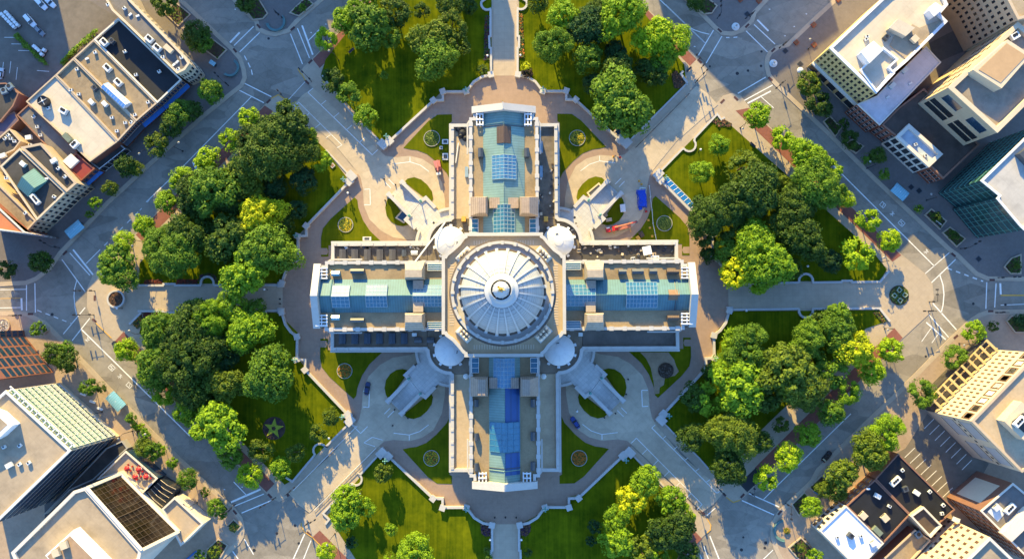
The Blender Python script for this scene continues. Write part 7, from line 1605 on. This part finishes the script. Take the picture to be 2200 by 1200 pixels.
# ------------------------------------------------------------------ shelters, parasols, benches and posts
def shelter(c0, c1, depth, label):
    a, c = P(*c0, 2.6), P(*c1, 2.6); d = (c - a); L_ = d.length; m = (a + c) / 2; t = thing('bus_shelter', label, 'bus shelter', (m.x, m.y, .14), math.atan2(d.y, d.x), 'bus shelters round the square')
    b = MB(); n = 8; vs = []
    for i in range(n + 1):
        y = (i / n - .5) * depth; z = 2.5 + .55 * cos((i / n - .5) * 2.4); vs += [(-L_ / 2, y, z), (L_ / 2, y, z), (-L_ / 2, y, z + .08), (L_ / 2, y, z + .08)]
    b.add(vs, [(4 * i + 2, 4 * i + 3, 4 * i + 7, 4 * i + 6) for i in range(n)] + [(4 * i, 4 * i + 4, 4 * i + 5, 4 * i + 1) for i in range(n)] + [(0, 1, 3, 2), (4 * n, 4 * n + 2, 4 * n + 3, 4 * n + 1)], SHELTER); lpart(b.build('curved_roof', t))
    for x in (-.42, 0, .42):
        b = MB(); b.tube([(x * L_, depth * .3, 0), (x * L_, depth * .3, 2.9)], .09, GREYMET, 6); lpart(b.build('post', t))
        b = MB(); b.tube([(x * L_, -depth * .5, 2.7), (x * L_, 0, 3.12), (x * L_, depth * .5, 2.7)], .07, WHITEMET, 5); lpart(b.build('roof_rib', t))
    b = MB(); b.box((0, depth * .3, 1.3), (L_ * .85, .06, 1.8), GLASS); lpart(b.build('back_pane', t)); b = MB(); b.box((0, depth * .12, .48), (L_ * .7, .5, .08), GREYMET); lpart(b.build('bench_seat', t)); return t
shelter((146, 505), (176, 480), 4.0, 'teal curved-roof bus shelter in the shade on the north-west street'); shelter((1919, 401), (1946, 424), 4.0, 'sky-blue curved-roof bus shelter in the shade on the north-east street'); shelter((236, 847), (263, 876), 4.2, 'pale sunlit bus shelter on the south-west street')
def small_roof(u, v, lab):
    p = P(u, v, 2); t = thing('kiosk', lab, 'kiosk', (p.x, p.y, .14), -.6); b = MB(); b.box((0, 0, 1.1), (1.7, 1.2, 2.0), GREYMET); lpart(b.build('body', t)); b = MB(); b.box((0, 0, 2.2), (2.4, 1.6, .16), SHELTER, 0); lpart(b.build('roof', t))
small_roof(457, 136, 'small turquoise-roofed kiosk at the stone corner building')
PAR = None
for u, v, lab in ((272, 1006, 'red parasol on the tiled terrace, top one'), (297, 1008, 'red parasol on the tiled terrace, nearest the street'), (290, 1024, 'red parasol on the tiled terrace, lower middle'), (313, 1024, 'red parasol on the tiled terrace, lowest toward the rounded entrance')):
    p = P(u, v, 9.5)
    if PAR is None:
        t = PAR = thing('parasol_table', lab, 'parasol', (p.x, p.y, 7.1), 0, 'red parasols on the terrace')
        b = MB(); b.lathe([(1.1, 2.1), (1.0, 2.2), (.6, 2.5), (.02, 2.7)], REDPAINT, (0, 0, 0), 8); lpart(b.build('canopy', t)); b = MB(); b.tube([(0, 0, 0), (0, 0, 2.8)], .05, WHITEMET, 6); lpart(b.build('pole', t)); b = MB(); b.lathe([(.6, .72), (.6, .78)], LIGHTMET, (0, 0, 0), 16); lpart(b.build('table_top', t))
        for k in range(4): b = MB(); a = k * PI / 2 + .4; b.box((1.15 * cos(a), 1.15 * sin(a), .3), (.5, .5, .5), REDPAINT, a); b.box((1.4 * cos(a), 1.4 * sin(a), .75), (.08, .5, .5), REDPAINT, a); lpart(b.build('chair', t))
    else: dup(PAR, (p.x, p.y, 7.1), u, lab)
def bench_arc(c, r, a0, a1, lab):
    p = P(*c); q = arc((p.x, p.y), r, R(a0), R(a1), 12); b = MB(); b.strip(q, .9, .14, .62, mat('teal_bench_stone', (.10, .20, .20), .6)); t = tag(b.build('curved_bench'), lab, 'bench', 'curved benches at the crossings'); b = MB(); b.strip(arc((p.x, p.y), r + .35, R(a0), R(a1), 12), .22, .63, 1.05, mat('teal_bench_stone', (.10, .20, .20))); b.build('bench_back', t)
bench_arc((593, 48), 3.3, 190, 400, 'dark teal curved bench on the rounded pavement above the crossing'); bench_arc((495, 146), 3.1, -130, 60, 'dark teal curved bench on the pavement by the stone corner building'); bench_arc((1684, 1138), 3.6, 95, 270, 'dark curved bench at the south-east crossing')
for u, v, lab in ((1580, 58, 'round grey fountain drum on the upper pavement of the north-east crossing'), (1661, 137, 'round grey fountain drum on the lower pavement of the north-east crossing')):
    p = P(u, v); t = thing('street_fountain', lab, 'fountain', (p.x, p.y, .14)); b = MB(); b.lathe([(1.5, 0), (1.5, .25), (.8, .3), (.75, 1.3), (.9, 1.4), (.6, 1.45), (.5, 1.2)], LIGHTMET, (0, 0, 0), 24); lpart(b.build('basin', t)); b = MB(); b.lathe([(.2, 1.2), (.12, 1.8), (.3, 1.9), (.02, 2.1)], GREYST, (0, 0, 0), 12); lpart(b.build('finial', t))
p = P(8, 699); t = thing('pebble_fountain', 'round blue-grey pebble bed at the edge below the west crossing', 'pebble bed', (p.x, p.y, .14)); b = MB(); b.lathe([(2.6, 0), (2.6, .5), (2.3, .5), (2.3, .35)], WALK, (0, 0, 0), 28); lpart(b.build('rim', t)); b = MB(); leafblob(b, (0, 0, .3), 2.3, .3, 320, [GREYMET, LIGHTMET, GREYST], random.Random(8), .2); lpart(b.build('pebbles', t))
def lamp_proto():
    t = thing('street_lamp', 'l', 'street lamp'); b = MB(); b.lathe([(.28, 0), (.2, .6), (.11, .8), (.09, 7.6)], BLACKMET, (0, 0, 0), 8); lpart(b.build('post', t)); b = MB(); b.tube([(0, 0, 7.4), (0, 1.2, 7.9), (0, 2.3, 7.8)], .06, BLACKMET, 5); lpart(b.build('arm', t))
    b = MB(); b.lathe([(.12, 0.3), (.42, .1), (.45, 0), (.1, -.12)], mat('lamp_hood', (.30, .29, .27), .5), (0, 2.3, 7.6), 12); lpart(b.build('lamp_head', t)); return t
def signal_proto():
    t = thing('traffic_signal', 's', 'traffic signal'); b = MB(); b.lathe([(.22, 0), (.12, .5), (.1, 6.2)], BLACKMET, (0, 0, 0), 8); lpart(b.build('post', t)); b = MB(); b.tube([(0, 0, 6.0), (0, 4.6, 6.3)], .09, BLACKMET, 6, .06); lpart(b.build('mast_arm', t))
    for y in (2.6, 4.4): b = MB(); b.box((0, y, 5.9), (.5, .45, 1.25), BLACKMET); lpart(b.build('signal_head', t))
    b = MB(); b.box((.1, 0, 3.0), (.55, .5, 1.1), BLACKMET); lpart(b.build('signal_head', t)); return t
def globe_proto():
    t = thing('globe_lamp', 'g', 'lamp post'); b = MB(); b.lathe([(.2, 0), (.09, .5), (.07, 3.6)], BLACKMET, (0, 0, 0), 8); lpart(b.build('post', t)); b = MB(); b.lathe([(.1, 3.55), (.4, 3.85), (.42, 4.05), (.25, 4.35), (.02, 4.42)], WHITEMET, (0, 0, 0), 12); lpart(b.build('globe', t)); return t
FUR = {}
def fur(kind, u, v, a, lab, grp):
    p = P(u, v)
    if kind not in FUR:
        t = FUR[kind] = {'lamp': lamp_proto, 'signal': signal_proto, 'globe': globe_proto}[kind](); t.location = (p.x, p.y, .14); t.rotation_euler = (0, 0, R(a)); t['label'] = lab; t['group'] = grp
    else: dup(FUR[kind], (p.x, p.y, .14), R(a), lab, grp)
for u, v, a, lab in ((204, 625, 90, 'black traffic signal on the west plaza kerb, upper'), (202, 676, 90, 'black traffic signal on the west plaza kerb, lower'), (40, 677, -90, 'black traffic signal with long arm below the west crossing'), (128, 532, 60, 'black traffic signal on the shaded pavement above the west crossing'), (598, 33, 225, 'black traffic signal beside the upper curved bench'), (491, 184, 45, 'black traffic signal below the bench of the stone corner'), (669, 175, 45, 'black traffic signal at the north-west driveway mouth, lawn side'), (622, 222, 40, 'black traffic signal at the north-west driveway mouth, grove side'), (1507, 146, 45, 'black traffic signal at the tip of the north-east lawn pavement'), (1494, 178, -45, 'dark traffic signal at the mouth of the north-east driveway'), (1541, 40, 0, 'black traffic signal above the upper fountain drum'), (1612, 36, 130, 'black traffic signal on the kerb point of the top street'), (1683, 98, 130, 'black traffic signal on the narrow kerb by the orange tree grates'), (1676, 183, 130, 'black traffic signal on the pale slab under the dark tree'), (2144, 596, -90, 'long-armed black traffic signal above the east crossing'), (2064, 534, -60, 'black traffic signal by the planters near the east crossing'), (2146, 671, 90, 'short black traffic signal below the east crossing'), (1996, 648, 0, 'brown-black traffic signal on the east plaza kerb'), (1994, 668, 90, 'black traffic signal on the east plaza, lower'), (1550, 1056, 45, 'black traffic signal at the south-east driveway, grove side'), (1505, 1102, 45, 'black traffic signal at the south-east driveway, lawn side'), (1611, 1057, 0, 'black traffic signal at the black pad by the lower crossing'), (1688, 1080, 180, 'black traffic signal on the planter corner, south-east crossing'), (1733, 1167, 40, 'black traffic signal near the white-roofed building'), (622, 1056, -50, 'black traffic signal at the south-west driveway mouth, star bed side'), (663, 1120, -60, 'dark traffic signal at the south-west driveway mouth, lower side'), (497, 1092, -50, 'black traffic signal at the planter of the south-west street'), (592, 1068, 120, 'black traffic signal on the yellow kerb of the south-west corner')):
    fur('signal', u, v, a, lab, 'traffic signals at the crossings')
for u, v, a, lab in ((329, 330, 135, 'street lamp with long arm over the shaded north-west street, middle'), (393, 325, -45, 'street lamp reaching over the north-west street'), (312, 520, 150, 'street lamp between the lime trees near the west plaza'), (310, 716, 60, 'street lamp beside the grove at the west plaza'), (220, 884, 140, 'street lamp behind the pale shelter'), (322, 934, -50, 'tall street lamp with a long shadow over the south-west street'), (285, 925, 140, 'street lamp on the south-west pavement by the long planter'), (720, 1145, 150, 'street lamp on the south-west footpath, white hood'), (570, 990, 140, 'street lamp on the footpath by the star bed lawn'), (1590, 275, 150, 'street lamp on the footpath of the small north-east lawn'), (1736, 106, 60, 'street lamp between the orange tree grates'), (1862, 362, 60, 'street lamp on the north-east pavement by the dark planters'), (1990, 430, 60, 'street lamp near the sky-blue shelter'), (1900, 705, 100, 'street lamp on the south-east footpath by the plaza'), (1890, 563, 60, 'street lamp on the footpath above the east plaza'), (2060, 737, 100, 'street lamp between the trees under the east crossing'), (1858, 952, -50, 'street lamp on the south-east kerb'), (424, 1078, 60, 'street lamp on the south-west terrace pavement'), (728, 130, 60, 'street lamp at the footpath of the north-west lawn')):
    fur('lamp', u, v, a, lab, 'street lamps round the square')
for u, v, a, lab in ((712, 937, 0, 'white globe lamp by the round seat of the south-west driveway, grove side'), (777, 1054, 0, 'white globe lamp by the lower round seat of the south-west driveway'), (1500, 326, 0, 'white globe lamp on the small north-east lawn by the round seat'), (752, 418, 0, 'globe lamp on the north-west garden path corner'), (263, 662, 0, 'white globe lamp beside the round planter'), (575, 622, 0, 'globe lamp on the west path near the terrace'), (578, 672, 0, 'globe lamp below the west path near the terrace'), (1054, 1152, 0, 'white globe lamp west of the bottom steps'), (1120, 1152, 0, 'white globe lamp east of the bottom steps'), (1048, 127, 0, 'white globe lamp west of the top path'), (1118, 126, 0, 'white globe lamp east of the top path'), (1597, 667, 0, 'white globe lamp below the east path near the terrace'), (1727, 573, 0, 'globe lamp behind the upper round seat of the east path'), (876, 1000, 0, 'small globe lamp in the bottom garden') if False else (1238, 880, 0, 'white globe lamp on the half-round lawn of the south-east stairs')):
    fur('globe', u, v, a, lab, 'white globe lamps in the park')
# bollards, bins, benches and boxes
def simple(name, lab, cat, u, v, parts, grp=None, a=0.0, z=.14):
    p = P(u, v); t = thing(name, lab, cat, (p.x, p.y, z), R(a), grp)
    for nm, size, off, m in parts: b = MB(); b.box(off, size, m); lpart(b.build(nm, t))
    return t
BOL = None
bl_ = [(826, 385, 'north-west loop, upper'), (850, 397, 'north-west loop by the stairs'), (828, 431, 'north-west loop, lower'), (848, 879, 'south-west loop by the stairs'), (877, 897, 'south-west loop, beyond the stairs'), (844, 913, 'south-west loop, out on the paving'), (1322, 887, 'south-east loop by the stairs'), (1298, 896, 'south-east loop, stair foot'), (1345, 846, 'south-east loop, beside the half-round lawn'), (1349, 814, 'south-east loop, top of the half-round lawn'), (1063, 1110, 'bottom steps, west'), (1086, 1110, 'bottom steps, middle'), (1109, 1110, 'bottom steps, east'), (602, 642, 'west path, terrace end'), (602, 652, 'west path, terrace end, lower')]
for u, v, w_ in bl_:
    p = P(u, v); lab = 'black bollard of the ' + w_
    if BOL is None: b = MB(); b.lathe([(.32, 0), (.25, .15), (.2, .9), (.26, 1.0), (.02, 1.1)], BLACKMET, (0, 0, 0), 10); BOL = tag(b.build('bollard'), lab, 'bollard', 'black bollards on the driveways'); BOL.location = (p.x, p.y, .2)
    else: o = BOL.copy(); COL.objects.link(o); o.location = (p.x, p.y, .2); o['label'] = lab
for u, v, a, lab in ((1616, 312, -44, 'dark bench on the footpath of the small north-east lawn'), (756, 110, 44, 'dark bench at the edge of the north-west lawn'), (2013, 480, -38, 'white-backed bench at the planter near the shelter'), (1753, 1058, -38, 'blue bench on the south-east planter'), (410, 1193, 40, 'long blue-grey bench at the south-west'), (1480, 150, 45, 'dark bench end by the north-east wall corner')):
    simple('park_bench', lab, 'bench', u, v, [('seat', (2.6 if 'long' not in lab else 6, .6, .1), (0, 0, .45), mat('bench_dark', (.05, .05, .06), .6) if 'blue' not in lab else BLUEPAINT), ('backrest', (2.6 if 'long' not in lab else 6, .1, .5), (0, .32, .75), WHITEMET if 'white' in lab else GREYMET), ('leg', (.1, .5, .45), (-1.1, 0, .22), BLACKMET), ('leg', (.1, .5, .45), (1.1, 0, .22), BLACKMET)], 'benches', a)
for u, v, lab in ((1747, 54, 'orange tree grate box on the north-east strip, outermost'), (1710, 92, 'orange tree grate box on the north-east strip, nearest the crossing'), (1748, 97, 'orange tree grate box by the yellow stone office'), (1800, 0, 'orange tree grate box at the top edge'), (1590, 0, 'red planter box at the top edge, west of the street'), (1630, 3, 'red planter box at the top edge, by the kerb')):
    simple('planter_box', lab, 'planter box', u, v, [('box', (1.7, 1.7, .5), (0, 0, .25), mat('orange_box', (.30, .07, .03), .7)), ('soil', (1.3, 1.3, .1), (0, 0, .5), MULCH)], 'orange planter boxes', 40)
for u, v, lab in ((1605, 31, 'dark paving grate beside the upper fountain'), (1719, 138, 'dark glass pavement grate near the yellow stone office'), (1687, 110, 'dark paving grate at the end of the narrow strip'), (1974, 410, 'dark square grate behind the sky-blue shelter'), (1957, 402, 'smaller dark grate behind the sky-blue shelter'), (2102, 556, 'dark diamond grate on the east pavement')):
    simple('pavement_grate', lab, 'grate', u, v, [('frame_rim', (1.9, 1.9, .06), (0, 0, .03), GREYMET), ('grille', (1.5, 1.5, .05), (0, 0, .07), BLACKMET)], 'dark pavement grates', 42)
RAMPS = [(577, 218, 45), (667, 133, 45), (660, 177, -45), (1503, 132, -45), (1546, 66, -45), (1605, 56, 45), (1661, 108, 45), (1655, 170, -45), (1581, 212, -45), (1552, 218, 45), (204, 640, 90), (203, 688, -40), (140, 543, 45), (66, 674, 0), (2048, 547, -40), (2131, 601, 0), (2128, 668, 0), (2053, 723, 40), (1595, 1064, 45), (1675, 1100, 50), (664, 1145, -40), (580, 1064, -45), (621, 1061, 45), (505, 1099, -50), (556, 57, -50), (629, 62, 40), (505, 109, -50), (1510, 1100, -45), (1555, 1060, -45)]
tc = MB()
for u, v, a in RAMPS: p = P(u, v); tc.box((p.x, p.y, .165), (2.0, .8, .06), mat('tactile_plate', (.10, .045, .04), .8), R(a))
struct(tc, 'pavement_tactile_surface')
for u, v, lab in ((1713, 157, 'white domed entrance canopy at the foot of the yellow stone office'), ):
    p = P(u, v); t = thing('entrance_canopy', lab, 'canopy', (p.x, p.y, .14)); b = MB(); b.lathe([(1.2, 3), (1.0, 3.6), (.5, 4), (.02, 4.1)], WHITEMET, (0, 0, 0), 16); lpart(b.build('canopy_dome', t)); b = MB(); b.tube([(0, 0, 0), (0, 0, 3.2)], .1, GREYMET, 6); lpart(b.build('post', t))
for i, (u, v) in enumerate(((180, 846), (200, 862), (216, 877))):
    simple('pavement_plinth', 'white rounded plinth on the shaded pavement before the glass front, %s from the crossing' % ORD[i], 'plinth', u, v, [('block', (2.2, .8, .6), (0, 0, .3), WHITEMET), ('block_cap', (1.6, .6, .2), (0, 0, .7), WHITEMET)], 'white plinths', -20)
for u, v, lab in ((1689, 1138, 'yellow flower tub at the end of the south-east curved bench') , (501, 1133, 'yellow flowering shrub in the stepped planter')):
    p = P(u, v); b = MB(); b.lathe([(.9, .14), (1.0, .7), (.02, .8)], SOIL, (p.x, p.y, 0), 14); leafblob(b, (p.x, p.y, .7), 1.2, .6, 120, [FY, FG, RUSTL], random.Random(2), .25); tag(b.build('flower_tub'), lab, 'flower tub')
for u, v, lab in ((1277, 33, 'shaded stone monument base on the north-east lawn'),):
    pass
